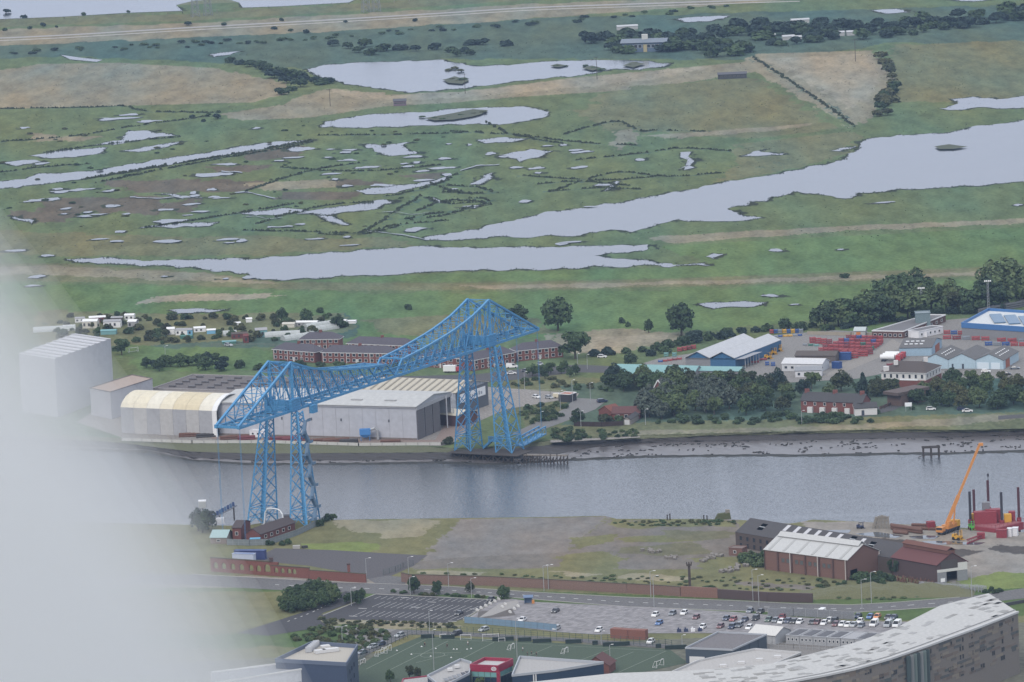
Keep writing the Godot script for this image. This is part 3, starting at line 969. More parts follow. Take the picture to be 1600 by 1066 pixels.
func car_shape(kind: String) -> Dictionary:
	if car_meshes.has(kind): return car_meshes[kind]
	var d := {}
	var w := 1.78
	var body := Shape.new()
	var glassy := Shape.new()
	var top := Shape.new()
	var prof: Array
	var cab: Array      # lower front, upper front, upper rear, lower rear along z, with heights
	match kind:
		"van":
			w = 2.0
			prof = [[-2.6, 0.35], [-2.6, 1.25], [1.2, 1.25], [1.75, 1.15], [2.55, 0.95], [2.65, 0.35]]
			cab = [1.85, 1.15, 0.9, 2.05, -2.55, 2.1, -2.6, 1.2]
		"suv":
			w = 1.9
			prof = [[-2.25, 0.4], [-2.25, 1.05], [1.0, 1.05], [2.1, 0.95], [2.25, 0.4]]
			cab = [1.1, 1.02, 0.45, 1.68, -1.9, 1.68, -2.2, 1.02]
		"hatch":
			prof = [[-2.0, 0.3], [-2.0, 0.9], [0.95, 0.92], [1.85, 0.78], [2.05, 0.3]]
			cab = [1.05, 0.88, 0.25, 1.46, -1.5, 1.46, -1.95, 0.88]
		_:
			prof = [[-2.25, 0.3], [-2.2, 0.88], [1.0, 0.9], [2.05, 0.76], [2.25, 0.3]]
			cab = [1.1, 0.86, 0.3, 1.42, -1.0, 1.42, -1.85, 0.86]
	var n := prof.size()
	for i in n:
		var a: Array = prof[i]
		var b: Array = prof[(i + 1) % n]
		body.quad(Vector3(-w / 2, a[1], a[0]), Vector3(w / 2, a[1], a[0]), Vector3(w / 2, b[1], b[0]), Vector3(-w / 2, b[1], b[0]))
	for side in [-1.0, 1.0]:
		for i in range(1, n - 1): body.tri(Vector3(side * w / 2, prof[0][1], prof[0][0]), Vector3(side * w / 2, prof[i][1], prof[i][0]), Vector3(side * w / 2, prof[i + 1][1], prof[i + 1][0]))
	var wl := w / 2 - 0.03
	var wu := w / 2 - (0.12 if kind == "van" else 0.24)
	var p := []
	for sx in [-1.0, 1.0]:
		p.append([Vector3(sx * wl, cab[1], cab[0]), Vector3(sx * wu, cab[3], cab[2]), Vector3(sx * wu, cab[5], cab[4]), Vector3(sx * wl, cab[7], cab[6])])
	glassy.quad(p[0][0], p[1][0], p[1][1], p[0][1])
	glassy.quad(p[0][2], p[1][2], p[1][3], p[0][3])
	var body_sides: bool = kind == "van"
	for q in p:
		if body_sides:
			body.quad(q[0].lerp(q[3], 0.34), q[1].lerp(q[2], 0.28), q[2], q[3])
			glassy.quad(q[0], q[1], q[1].lerp(q[2], 0.28), q[0].lerp(q[3], 0.34))
		else:
			glassy.quad(q[0], q[1], q[2], q[3])
	var r := []
	for e in [p[0][1], p[1][1], p[1][2], p[0][2]]: r.append(e)
	top.quad(r[0], r[1], r[2], r[3])
	top.hexa([r[0], r[3], r[2], r[1], up(r[0], 0.05), up(r[3], 0.05), up(r[2], 0.05), up(r[1], 0.05)])
	for sx in [-1.0, 1.0]:
		for k in [[0, 1], [3, 2]]:
			var q: Array = p[0] if sx < 0 else p[1]
			top.bar(q[k[0]], q[k[1]], 0.09)
	d["body"] = body.mesh()
	d["glass"] = glassy.mesh()
	d["roof"] = top.mesh()
	var wheel := Shape.new()
	wheel.tube(Vector3(-0.11, 0, 0), Vector3(0.11, 0, 0), 0.33, 0.33, 12)
	d["wheel"] = wheel.mesh()
	var lamp := Shape.new()
	lamp.box(Vector3.ZERO, Vector3(0.36, 0.16, 0.12))
	d["lamp"] = lamp.mesh()
	d["w"] = w
	d["front"] = prof[n - 1][0]
	d["rear"] = prof[0][0]
	car_meshes[kind] = d
	return d

func paint(c: String) -> StandardMaterial3D:
	var v: Array = {"white": [0.72, 0.72, 0.72], "silver": [0.36, 0.38, 0.40], "grey": [0.14, 0.16, 0.19], "black": [0.018, 0.02, 0.026], "navy": [0.02, 0.035, 0.085], "blue": [0.03, 0.12, 0.33], "red": [0.24, 0.03, 0.04], "maroon": [0.12, 0.025, 0.035], "orange": [0.62, 0.20, 0.03], "green": [0.04, 0.09, 0.06], "cream": [0.55, 0.50, 0.38]}[c]
	var m := mat("car_paint_" + c, v[0], v[1], v[2], 0.35)
	m.clearcoat_enabled = true
	m.clearcoat = 0.6
	m.clearcoat_roughness = 0.1
	return m

func car(kind: String, colour: String, at: Vector3, heading: float, label: String, group: String) -> void:
	var d := car_shape(kind)
	var t := thing("parked_van" if kind == "van" else "parked_car", label, "van" if kind == "van" else "car", at, heading, group)
	t.scale = Vector3.ONE * 1.1
	var m := paint(colour)
	part_mesh(t, "body", d["body"], m)
	part_mesh(t, "window_glass", d["glass"], mat("car_glass", 0.012, 0.014, 0.018, 0.06))
	part_mesh(t, "roof", d["roof"], m)
	for sx in [-1.0, 1.0]:
		for z in [d["rear"] * 0.62, d["front"] * 0.63]:
			var q := part_mesh(t, "wheel", d["wheel"], mats.tyre)
			q.position = Vector3(sx * (d["w"] / 2 - 0.08), 0.33, z)
		var l := part_mesh(t, "headlight", d["lamp"], mat("lamp_glass", 0.75, 0.75, 0.72, 0.15))
		l.position = Vector3(sx * (d["w"] / 2 - 0.28), 0.68, d["front"] - 0.08)
		var k := part_mesh(t, "tail_light", d["lamp"], mat("tail_lens", 0.30, 0.01, 0.01, 0.2))
		k.position = Vector3(sx * (d["w"] / 2 - 0.28), 0.72, d["rear"] + 0.02)

# --- the transporter bridge: s runs along it from the near tower (0) to the far tower (173), t across it, y up
const BRIDGE_AT := Vector3(-97.57, 0, -2333.27)
const BRIDGE_ALONG := Vector3(0.48201, 0, -0.87617)
const BRIDGE_ACROSS := Vector3(0.87617, 0, 0.48201)
const SPAN := 173.0

func br(s: float, t: float, y: float) -> Vector3:
	return BRIDGE_ALONG * s + BRIDGE_ACROSS * t + v3(0, y, 0)

# height of the top chord, s measured from the tower, positive towards the river
func chord(s: float) -> float:
	var k := [[-44.0, 48.9], [0.0, 68.5], [14.0, 63.9], [29.0, 60.6], [39.0, 59.0], [60.0, 56.3], [79.5, 54.6], [90.0, 54.4]]
	for i in k.size() - 1:
		if s <= k[i + 1][0]: return lerpf(k[i][1], k[i + 1][1], (s - k[i][0]) / (k[i + 1][0] - k[i][0]))
	return 54.4

func build_bridge() -> void:
	var blue = mats.bridge_blue
	var deep = blue
	var b := thing("transporter_bridge", "long bright blue steel transporter bridge spanning the river on lattice towers", "bridge", BRIDGE_AT)
	for half in 2:
		var f := func(s: float) -> float: return s if half == 0 else SPAN - s
		for t in [-5.4, 5.4]:
			var s_ := shape()
			var nodes := [-44.0, -36.7, -29.3, -22.0, -14.7, -7.3, 0.0, 8.0, 16.0, 24.0, 32.0, 40.0, 48.0, 56.0, 64.0, 72.0, 79.5]
			for i in nodes.size() - 1: s_.bar(br(f.call(nodes[i]), t, chord(nodes[i])), br(f.call(nodes[i + 1]), t, chord(nodes[i + 1])), 0.95, 0.85)
			part(b, "top_chord", s_, blue)
			s_ = shape()
			s_.bar(br(f.call(-44.0), t, 48.1), br(f.call(86.5), t, 48.3), 0.8, 1.1)
			part(b, "bottom_chord", s_, blue)
			for i in nodes.size():
				var s: float = nodes[i]
				if i > 0:
					s_ = shape()
					s_.bar(br(f.call(s), t, 48.1), br(f.call(s), t, chord(s)), 0.38 if s != 0.0 else 1.3)
					part(b, "upright", s_, blue)
			for i in range(1, nodes.size() - 1):
				var s: float = nodes[i]
				var e: float = nodes[i + 1]
				s_ = shape()
				if s < 0.0:
					if i % 2 == 1: s_.bar(br(f.call(s), t, chord(s)), br(f.call(e), t, 48.4), 0.42)
					else: s_.bar(br(f.call(s), t, 48.4), br(f.call(e), t, chord(e)), 0.34)
				else:
					s_.bar(br(f.call(s), t, chord(s)), br(f.call(e), t, 48.4), 0.46)
					s_.bar(br(f.call(s), t, 48.4), br(f.call(mid_s(s, e)), t, (chord(s) + 48.4) / 2.0), 0.26)
					s_.bar(br(f.call(mid_s(s, e)), t, 48.4), br(f.call(mid_s(s, e)), t, chord(mid_s(s, e))), 0.24)
				part(b, "diagonal", s_, deep)
			s_ = shape()
			s_.bar(br(f.call(-30.0), t * 0.97, 50.6), br(f.call(86.5), t * 0.97, 50.8), 0.22)
			s_.bar(br(f.call(-30.0), t * 0.97, 49.6), br(f.call(86.5), t * 0.97, 49.8), 0.16)
			part(b, "walkway_rail", s_, blue)
			s_ = shape()
			var k := Basis(BRIDGE_ALONG, Vector3.UP, BRIDGE_ACROSS)
			s_.box(br(f.call(0.5), t * 1.12, 50.4), v3(7.2, 5.4, 1.3), k)
			for j in 5: s_.box(br(f.call(0.5), t * 1.12 + signf(t) * 0.7, 48.4 + j * 1.1), v3(7.3, 0.16, 0.2), k)
			part(b, "tower_head", s_, blue)
			if t > 0: end_post(b, f, blue)
		var x := shape()
		var y := shape()
		var st := [-44.0, -36.7, -29.3, -22.0, -14.7, -7.3, 0.0, 8.0, 16.0, 24.0, 32.0, 40.0, 48.0, 56.0, 64.0, 72.0, 79.5]
		for i in st.size():
			var s: float = st[i]
			x.bar(br(f.call(s), -5.4, chord(s)), br(f.call(s), 5.4, chord(s)), 0.3)
			y.bar(br(f.call(s), -5.4, 48.1), br(f.call(s), 5.4, 48.1), 0.5)
			if i < st.size() - 1:
				var e: float = st[i + 1]
				x.bar(br(f.call(s), -5.4, chord(s)), br(f.call(e), 5.4, chord(e)), 0.2)
				x.bar(br(f.call(s), 5.4, chord(s)), br(f.call(e), -5.4, chord(e)), 0.2)
				y.bar(br(f.call(s), -5.4, 48.1), br(f.call(e), 5.4, 48.1), 0.25)
			if s > -30.0 and s < 76.0:
				x.bar(br(f.call(s), -5.4, 51.5), br(f.call(s), 5.4, chord(s)), 0.18)
				x.bar(br(f.call(s), 5.4, 51.5), br(f.call(s), -5.4, chord(s)), 0.18)
		part(b, "top_bracing", x, blue)
		part(b, "bottom_bracing", y, deep)
		x = shape()
		for t in [-3.2, 3.2]: x.bar(br(f.call(-40.0), t, 47.3), br(f.call(86.5), t, 47.3), 0.5, 0.7)
		part(b, "carriage_rail", x, mat("rail_rust", 0.09, 0.07, 0.07, 0.7))
		x = shape()
		x.box(br(f.call(0.5), 0, 50.2), v3(1.2, 4.0, 10.6), Basis(BRIDGE_ALONG, Vector3.UP, BRIDGE_ACROSS))
		x.box(br(f.call(-5.0), 0, 49.4), v3(0.8, 2.2, 10.6), Basis(BRIDGE_ALONG, Vector3.UP, BRIDGE_ACROSS))
		part(b, "cross_girder", x, deep)
		for side in [-1.0, 1.0]: tower_leg(b, f, side, blue, deep)
		x = shape()
		for t in [-5.4, 5.4]:
			for k in [-0.35, 0.35]: x.tube(br(f.call(-43.5 + k), t, 48.0), br(f.call(-43.5 + k), t, 0.0), 0.06, 0.06, 5, false)
		part(b, "anchor_cable", x, blue)
	var j := shape()
	for t in [-5.4, 5.4]:
		j.bar(br(79.5, t, 54.6), br(86.5, t, 48.6), 0.5)
		j.bar(br(93.5, t, 55.0), br(86.5, t, 48.6), 0.7)
		j.bar(br(79.5, t, 52.2), br(93.5, t, 52.2), 0.35)
	j.bar(br(79.5, -5.4, 54.6), br(79.5, 5.4, 54.6), 0.5)
	j.bar(br(93.5, -5.4, 55.0), br(93.5, 5.4, 55.0), 0.5)
	part(b, "midspan_joint", j, blue)
	zigzag_stair(b)
	var g := shape()
	g.box(br(13.5, 7.2, 46.6), v3(4.0, 3.4, 1.8), Basis(BRIDGE_ALONG, Vector3.UP, BRIDGE_ACROSS))
	part(b, "machine_box", g, blue)
	for s in [-9.0, 2.0]:
		for t in [-14.6, -6.4, 6.4, 14.6]:
			var q := shape()
			q.tube(br(s, t, -0.5), br(s, t, 0.9), 1.3, 1.1, 12)
			part(b, "footing", q, mats.pale_concrete)

func mid_s(a: float, b: float) -> float:
	return (a + b) / 2.0

func end_post(b: Node3D, f: Callable, m: Material) -> void:
	var s := shape()
	for t in [-5.4, 5.4]: s.box(br(f.call(-44.0), t, 48.5), v3(1.6, 1.5, 1.2), Basis(BRIDGE_ALONG, Vector3.UP, BRIDGE_ACROSS))
	s.bar(br(f.call(-44.0), -5.4, 48.4), br(f.call(-44.0), 5.4, 48.4), 0.6)
	part(b, "cantilever_end", s, m)

func tower_leg(b: Node3D, f: Callable, side: float, blue: Material, deep: Material) -> void:
	var lo := [[-9.0, 6.4], [2.0, 6.4], [2.0, 14.6], [-9.0, 14.6]]
	var hi := [[-2.0, 5.7], [2.0, 5.7], [2.0, 8.7], [-2.0, 8.7]]
	var at := func(i: int, y: float) -> Vector3:
		var k := y / 47.8
		return br(f.call(lerpf(lo[i][0], hi[i][0], k)), side * lerpf(lo[i][1], hi[i][1], k), y)
	var s := shape()
	for i in 4: s.bar(at.call(i, 0.0), at.call(i, 47.8), 0.62)
	part(b, "tower_leg", s, blue)
	var x := shape()
	var h := shape()
	var ys := [0.0, 6.5, 7.6, 14.0, 20.0, 25.5, 30.5, 35.0, 39.0, 42.4, 45.2, 47.6]
	for k in ys.size() - 1:
		var y0: float = ys[k]
		var y1: float = ys[k + 1]
		for i in 4:
			var j := (i + 1) % 4
			if k == 1:
				continue
			x.bar(at.call(i, y0), at.call(j, y1), 0.27)
			x.bar(at.call(j, y0), at.call(i, y1), 0.27)
			if k == 0:
				h.bar(at.call(i, 6.5), at.call(j, 6.5), 0.3)
				h.bar(at.call(i, 7.6), at.call(j, 7.6), 0.3)
				h.bar(at.call(i, 3.2), at.call(j, 3.2), 0.25)
	for k in ys.size() - 1:
		var m0: Vector3 = (at.call(0, ys[k]) + at.call(1, ys[k]) + at.call(2, ys[k]) + at.call(3, ys[k])) / 4.0
		var m1: Vector3 = (at.call(0, ys[k + 1]) + at.call(1, ys[k + 1]) + at.call(2, ys[k + 1]) + at.call(3, ys[k + 1])) / 4.0
		h.bar(m0, m1, 0.75)
	part(b, "lattice", x, blue)
	part(b, "inner_strut", h, deep)

func zigzag_stair(b: Node3D) -> void:
	var grey := mat("stair_grey_blue", 0.10, 0.17, 0.26, 0.7)
	var s := shape()
	var k := Basis(BRIDGE_ALONG, Vector3.UP, BRIDGE_ACROSS)
	for i in 10:
		var y := 3.0 + i * 4.5
		var t := lerpf(14.6, 8.7, y / 47.8) + 1.3
		var sm := lerpf(-3.5, 0.0, y / 47.8)
		var side := -1.0 if i % 2 == 0 else 1.0
		s.box(br(sm + side * 2.2, t, y), v3(2.6, 0.25, 2.4), k)
		s.box(br(sm + side * 2.2, t + 1.1, y + 0.6), v3(2.6, 1.0, 0.12), k)
		if i < 9:
			s.bar(br(sm + side * 1.2, t, y), br(sm - side * 1.2, t - 0.5, y + 4.5), 1.5, 0.3)
			s.bar(br(sm + side * 1.2, t + 0.9, y + 0.8), br(sm - side * 1.2, t + 0.3, y + 5.3), 0.12, 0.9)
	part(b, "stair", s, grey)

# --- far bank: works halls, houses, allotments, storage yards
func build_north() -> void:
	var conc := mat("yard_concrete", 0.30, 0.275, 0.25, 0.95, 18.0)
	var tar := mat("asphalt", 0.085, 0.082, 0.085, 0.95, 12.0)
	var pink := mat("pink_hardcore", 0.30, 0.225, 0.19, 0.95, 9.0)
	sheet("works_yard", [-205.9, -2615.4, -181.9, -2566.4, -148.3, -2543.4, -89.2, -2523.7, -33.9, -2503.4, -27.6, -2513.5, -17.9, -2562.6, -4.5, -2594.4, 16.6, -2610.1, 28.8, -2617.7, 30.5, -2630.1, -7.1, -2658, -31.7, -2676.5, -156.5, -2713.1, -199.2, -2649.9], 0.06, conc)
	sheet("works_apron", [-139.8, -2551.3, -89.3, -2527.1, -33.9, -2505.1, -29.6, -2520.9, -17.9, -2571.4, -31.3, -2575.2, -36.8, -2519.5, -89.5, -2537.4, -140.1, -2558.3], 0.12, pink)
	sheet("estate_road", [-128.3, -2748, -115.1, -2780.3, -88.2, -2722.2, -50.4, -2705.2, -17.8, -2701.4, 8.7, -2713.1, 32.2, -2716, 61.3, -2697.5, 63.8, -2679.2, 30.2, -2693, 5.3, -2681, -19.4, -2672.9, -50.2, -2682, -94.2, -2714.2, -119.8, -2733.6], 0.06, tar)
	sheet("slip_road", [3.8, -2518.4, 21.7, -2551.4, 37.1, -2582.6, 43.6, -2607.9, 28.8, -2617.7, 22.3, -2586.8, -2, -2526.9], 0.07, mat("pale_asphalt", 0.17, 0.165, 0.16, 0.95, 10.0))
	sheet("storage_yard", [45.4, -2682.7, 71.4, -2724.1, 103.7, -2744.6, 127.5, -2778.6, 160, -2787.5, 181.3, -2772.4, 218.9, -2803.1, 298.2, -2821.4, 274.3, -2605.5, 203.8, -2622.5, 181.9, -2651.9, 162.4, -2634.7, 119.9, -2632.1, 59.8, -2649.7], 0.07, mat("yard_grey", 0.255, 0.24, 0.225, 0.95, 14.0))
	sheet("yard_lane", [144.6, -2640, 161.2, -2661.9, 186.5, -2713.4, 191.3, -2728, 187.6, -2749.7, 177.3, -2716.1, 159.7, -2685.7, 152, -2660.7], 0.12, mat("yard_track", 0.31, 0.285, 0.255, 0.95, 10.0))
	sheet("underpass_road", [156.6, -2527.4, 172.1, -2540.5, 184.4, -2567.3, 183.1, -2580.4, 177.6, -2574.7, 165.5, -2549.5, 155.6, -2534.6], 0.08, tar)
	sheet("bank_track", [217.9, -2513.5, 264.7, -2517.7, 263.7, -2509.2, 216.9, -2503.4], 0.08, tar)
	sheet("bank_path", [15.1, -2498.4, 55.4, -2500.7, 55.5, -2504.1, 15.2, -2505.1], 0.08, conc)
	works_halls()
	houses()
	yard_buildings()
	riverside_houses()
	allotments()
	north_plants()
	jetty()

func works_halls() -> void:
	var grey := mat("clad_grey", 0.43, 0.44, 0.48, 0.6, 30.0)
	var pale := mat("clad_roof_pale", 0.45, 0.45, 0.44, 0.7, 24.0)
	var dark := mat("clad_dark", 0.10, 0.105, 0.12, 0.7, 12.0)
	var p := plot(on(-136.4, -2560.7), on(-45, -2521.7), 40.0)
	var t := thing("works_hall", "long grey metal works hall with open end doors beside the far tower", "hall", middle(p))
	gabled(t, p, 15.2, 17.6, grey, pale, true, 0.5, 0.3, [1, 0.67, 0.98, 13.4])
	var d: Vector3 = p[1].lerp(p[2], 0.66)
	for i in 3: panel(t, "door_leaf", p[1], d, i / 3.0 + 0.02, (i + 1) / 3.0 - 0.02, 0.1, 13.5, 0.4, mat("door_taupe", 0.17, 0.16, 0.17, 0.7, 5.0))
	panel(t, "gable_fascia", p[1], p[2], 0.0, 1.0, 13.6, 15.2, 0.5, mat("fascia_grey", 0.33, 0.33, 0.35, 0.7))
	for u in [0.8, 0.98]:
		var s := shape()
		var q: Vector3 = p[1].lerp(p[2], u) + (p[1] - p[0]).normalized() * 1.2
		s.bar(q, up(q, 15.0), 0.5)
		wpart(t, "canopy_post", s, grey)
	for i in 14: panel(t, "cladding_seam", p[0], p[1], 0.06 + i * 0.067, 0.0608 + i * 0.067 + (0.001 if i % 4 == 0 else 0.0), 0.2, 15.0, 0.10, mat("seam_grey", 0.33, 0.335, 0.36, 0.7))
	panel(t, "eaves_gutter", p[0], p[1], 0.0, 1.0, 14.5, 15.0, 0.45, mat("gutter_grey", 0.27, 0.27, 0.29, 0.7))
	panel(t, "plinth", p[0], p[1], 0.0, 1.0, 0.0, 0.9, 0.14, mat("plinth_brown", 0.24, 0.20, 0.18, 0.9, 3.0))
	for u in [0.32, 0.47, 0.62, 0.86]: panel(t, "vent", p[0], p[1], u, u + 0.006, 8.0, 9.2, 0.3, dark)
	for i in 5:
		var s := shape()
		var q: Vector3 = up(p[0].lerp(p[1], 0.5 + i * 0.085), 0) + (p[3] - p[0]) * (0.2 + 0.14 * (i % 2))
		s.box(up(q, 16.7), v3(5.5, 0.35, 1.6), Basis((p[1] - p[0]).normalized(), Vector3.UP, (p[0] - p[3]).normalized()))
		wpart(t, "roof_vent", s, mat("vent_grey", 0.3, 0.3, 0.3, 0.8))
	p = plot(on(-182.6, -2578.8), on(-139.2, -2556.3), 26.0)
	t = thing("boat_shed", "cream barrel-roofed metal shed left of the long grey hall", "shed", middle(p))
	var u: Vector3 = p[1] - p[0]
	var v: Vector3 = p[3] - p[0]
	var prof := [[0.0, 0.0], [0.0, 12.2], [0.06, 14.2], [0.2, 16.4], [0.36, 17.6], [0.5, 18.0], [0.64, 17.6], [0.8, 16.4], [0.94, 14.2], [1.0, 12.2], [1.0, 0.0]]
	for i in 7:
		var s := shape()
		var w := shape()
		var w2 := shape()
		var a: Vector3 = p[0] + u * (i / 7.0 + 0.001)
		var e: Vector3 = p[0] + u * ((i + 1) / 7.0 - 0.001)
		for k in prof.size() - 1:
			var tgt := w if k == 0 else w2 if k == prof.size() - 2 else s
			var h0: float = prof[k][1]
			var h1: float = prof[k + 1][1]
			tgt.quad(up(a + v * prof[k][0], h0), up(a + v * prof[k + 1][0], h1), up(e + v * prof[k + 1][0], h1), up(e + v * prof[k][0], h0))
		wpart(t, "roof_panel", s, [mat("cream_sheet", 0.66, 0.60, 0.46, 0.7, 20.0), mat("buff_sheet", 0.60, 0.52, 0.36, 0.7, 20.0), mat("ivory_sheet", 0.68, 0.64, 0.54, 0.7, 20.0)][[0, 0, 2, 0, 1, 1, 2][i]])
		wpart(t, "wall_panel", w, [mat("shed_wall_a", 0.36, 0.36, 0.375, 0.7, 20.0), mat("shed_wall_b", 0.43, 0.42, 0.41, 0.7, 20.0)][i % 2])
		wpart(t, "rear_panel", w2, mats.shed_white)
	var rim := shape()
	for k in prof.size() - 1:
		var a0: Vector3 = up(p[1] + v * prof[k][0], prof[k][1])
		var a1: Vector3 = up(p[1] + v * prof[k + 1][0], prof[k + 1][1])
		var out: Vector3 = u.normalized() * 2.2
		rim.quad(a0, a1, a1 + out, a0 + out)
		rim.bar(a0 + out, a1 + out, 0.9, 0.5)
	wpart(t, "end_frame", rim, mats.shed_white)
	p = plot3(v3(-189.7, 13, -2618.8), v3(-171.8, 13, -2653), v3(-182.4, 13, -2667.6))
	p = [p[0], p[1], p[2], p[3]]
	t = thing("brown_roof_block", "pale block with brown sheet roof behind the cream shed", "building", middle(p))
	flat_roofed(t, [p[0], p[1], p[2], p[3]], 13.0, mat("block_pale", 0.42, 0.42, 0.45, 0.7, 15.0), mat("brown_sheet", 0.36, 0.28, 0.23, 0.8, 12.0), 0.3, mat("brown_edge", 0.14, 0.12, 0.12, 0.8))
	p = plot3(v3(-216, 28, -2632.1), v3(-193, 28, -2688.2), v3(-211.8, 28, -2710.2))
	t = thing("tall_works_block", "tallest pale grey works building at the left behind the mist", "building", middle(p))
	flat_roofed(t, p, 28.0, mat("tall_clad", 0.44, 0.45, 0.48, 0.6, 30.0), mat("tall_roof", 0.52, 0.52, 0.54, 0.7, 20.0), 0.0)
	for i in 9:
		var s := shape()
		s.bar(up(p[0].lerp(p[1], (i + 0.5) / 9.0), 28.2), up(p[3].lerp(p[2], (i + 0.5) / 9.0), 28.2), 1.4, 0.3)
		wpart(t, "roof_rib", s, mat("roof_rib", 0.36, 0.36, 0.38, 0.8))
	p = plot(on(-172.6, -2664.5), on(-61.4, -2610.6), 40.0)
	t = thing("brown_shops", "low wide workshop with dusty brown roof behind the grey hall", "workshop", middle(p))
	flat_roofed(t, p, 6.5, mat("shop_wall", 0.33, 0.31, 0.31, 0.8, 10.0), mat("dusty_brown", 0.155, 0.135, 0.13, 0.9, 16.0), 0.4)
	for i in 5:
		for j in 11:
			var s := shape()
			var q: Vector3 = p[0] + (p[1] - p[0]) * (0.06 + j * 0.085) + (p[3] - p[0]) * (0.15 + i * 0.17)
			s.box(up(q, 6.9), v3(3.6, 0.7, 1.0), Basis((p[1] - p[0]).normalized(), Vector3.UP, (p[0] - p[3]).normalized()))
			wpart(t, "rooflight", s, mat("grimy_light", 0.085, 0.08, 0.085, 0.5))
	for j in 14: win(t, p[0], p[1], 0.02 + j * 0.016, 3.2, 1.3, 1.4)
	p = plot(on(-79.4, -2608.5), on(-27.4, -2581.2), 32.0)
	t = thing("ribbed_hall", "beige ribbed-roof hall with white sign on dark gable behind the far tower", "hall", middle(p))
	gabled(t, p, 11.0, 14.2, mat("hall_blue_grey", 0.42, 0.45, 0.50, 0.6, 20.0), mat("beige_sheet", 0.47, 0.43, 0.35, 0.8, 14.0), true, 0.5, 0.25)
	for i in 15:
		var s := shape()
		var q: Vector3 = p[0].lerp(p[1], 0.04 + i * 0.066)
		s.bar(up(q, 11.5), up(q + (p[3] - p[0]) * 0.49, 14.6), 0.9, 0.2)
		wpart(t, "roof_rib", s, mat("rib_brown", 0.24, 0.22, 0.18, 0.8))
	panel(t, "gable_wall", p[1], p[2], 0.0, 1.0, 0.0, 10.9, 0.25, mat("slate_clad", 0.10, 0.11, 0.13, 0.7, 10.0))
	panel(t, "sign_board", p[1], p[2], 0.12, 0.9, 5.6, 9.6, 0.6, mats.sign_white)
	for k in 6: panel(t, "sign_letter", p[1], p[2], 0.40 + k * 0.07, 0.44 + k * 0.07, 6.6, [8.4, 7.9, 8.2, 7.8, 8.4, 7.9][k], 0.7, mat("sign_grey", 0.30, 0.32, 0.36, 0.7))
	p = plot(on(-35.9, -2560.6), on(-26.5, -2552.7), 14.0)
	t = thing("cream_lean_to", "small cream-roofed shed between grey hall and far tower", "shed", middle(p))
	gabled(t, p, 5.0, 6.6, mat("dark_red_wall", 0.10, 0.05, 0.05, 0.9, 6.0), mat("cream_roof", 0.58, 0.53, 0.42, 0.8, 10.0))
	p = plot(on(20.5, -2609), on(25.9, -2605.7), 6.0)
	t = thing("depot_shelter", "small black-fronted shelter with orange roof beside the works car park", "shelter", middle(p))
	flat_roofed(t, p, 3.6, mat("black_front", 0.03, 0.03, 0.035, 0.6), mat("orange_roof", 0.36, 0.12, 0.07, 0.8, 4.0), 0.35, mats.white_trim)
	fence([-181.3, -2557.6, -148.2, -2541.6, -109.8, -2531.1, -71.5, -2513.8, -33.9, -2505.1, -29.3, -2514], 1.5, 5.0, mats.pale_concrete, "low white concrete river wall along the works yard", mat("wall_white", 0.50, 0.49, 0.46, 0.9, 6.0), 1, 0.4)
	fence([-17.9, -2644.1, 16.9, -2630.3, 28.9, -2621.3], 2.4, 5.0, mats.galvanised, "grey mesh fence behind the works car park")
	var at: Vector3 = on(-66.6, -2527.7)
	t = thing("dust_extractor", "blue dust hopper with pale bent pipe against the grey hall", "hopper", at)
	var bl := mat("hopper_blue", 0.05, 0.19, 0.45, 0.6)
	var s2 := shape()
	s2.box(v3(-2, 4.2, 1), v3(5.0, 2.6, 3.0))
	s2.hexa([v3(-3, 1.6, 0.6), v3(-1, 1.6, 0.6), v3(-1, 1.6, 1.6), v3(-3, 1.6, 1.6), v3(-4.4, 2.9, -0.4), v3(0.4, 2.9, -0.4), v3(0.4, 2.9, 2.4), v3(-4.4, 2.9, 2.4)])
	part(t, "hopper", s2, bl)
	s2 = shape()
	for q in [[-4, 0], [0, 0], [-4, 2], [0, 2]]: s2.bar(v3(q[0], 0, q[1]), v3(q[0], 3, q[1]), 0.25)
	part(t, "stand", s2, bl)
	s2 = shape()
	var pts := [v3(0.5, 5, 1), v3(2.5, 5.6, 1), v3(3.6, 4.6, 1), v3(3.8, 0.3, 1)]
	for i in 3: s2.tube(pts[i], pts[i + 1], 0.6, 0.6, 9)
	part(t, "pipe", s2, mats.galvanised)
	var k := 0
	for e in [[on(-149.1, -2560.8), 0, 12, "rust"], [on(-142.5, -2557.2), 0, 9, "dark"], [on(-129.1, -2548.4), 0, 13, "rust"], [on(-123.4, -2545.1), 0, 8, "red"], [on(-107.1, -2538.9), 0, 16, "red"], [on(-100.6, -2535.3), 0, 12, "red"], [on(-89.3, -2528.8), 0, 14, "rust"], [on(-82, -2526.8), 0, 12, "rust"], [on(-76.1, -2523.5), 0, 8, "dark"], [on(-57.1, -2516.6), 0, 9, "rust"]]:
		var g: Vector3 = e[0]
		var st := thing("steel_stack", ["rust-brown pipes stacked at the left end of the works apron", "dark steel offcuts stacked left on the works apron", "brown pipes stacked behind the cantilever tip", "red steel sections piled beside the white cabin", "long red steel sections stacked on the works apron, left pile", "red steel sections stacked behind the right near tower leg", "rusty pipes stacked on the apron under the bridge girder", "rusty plates stacked left of the blue dust hopper", "dark scrap heap beside the blue dust hopper", "rusty bars stacked right of the blue dust hopper"][k], "steel stack", g, rng.randf_range(-0.15, 0.15), "steel stacked on the works apron")
		k += 1
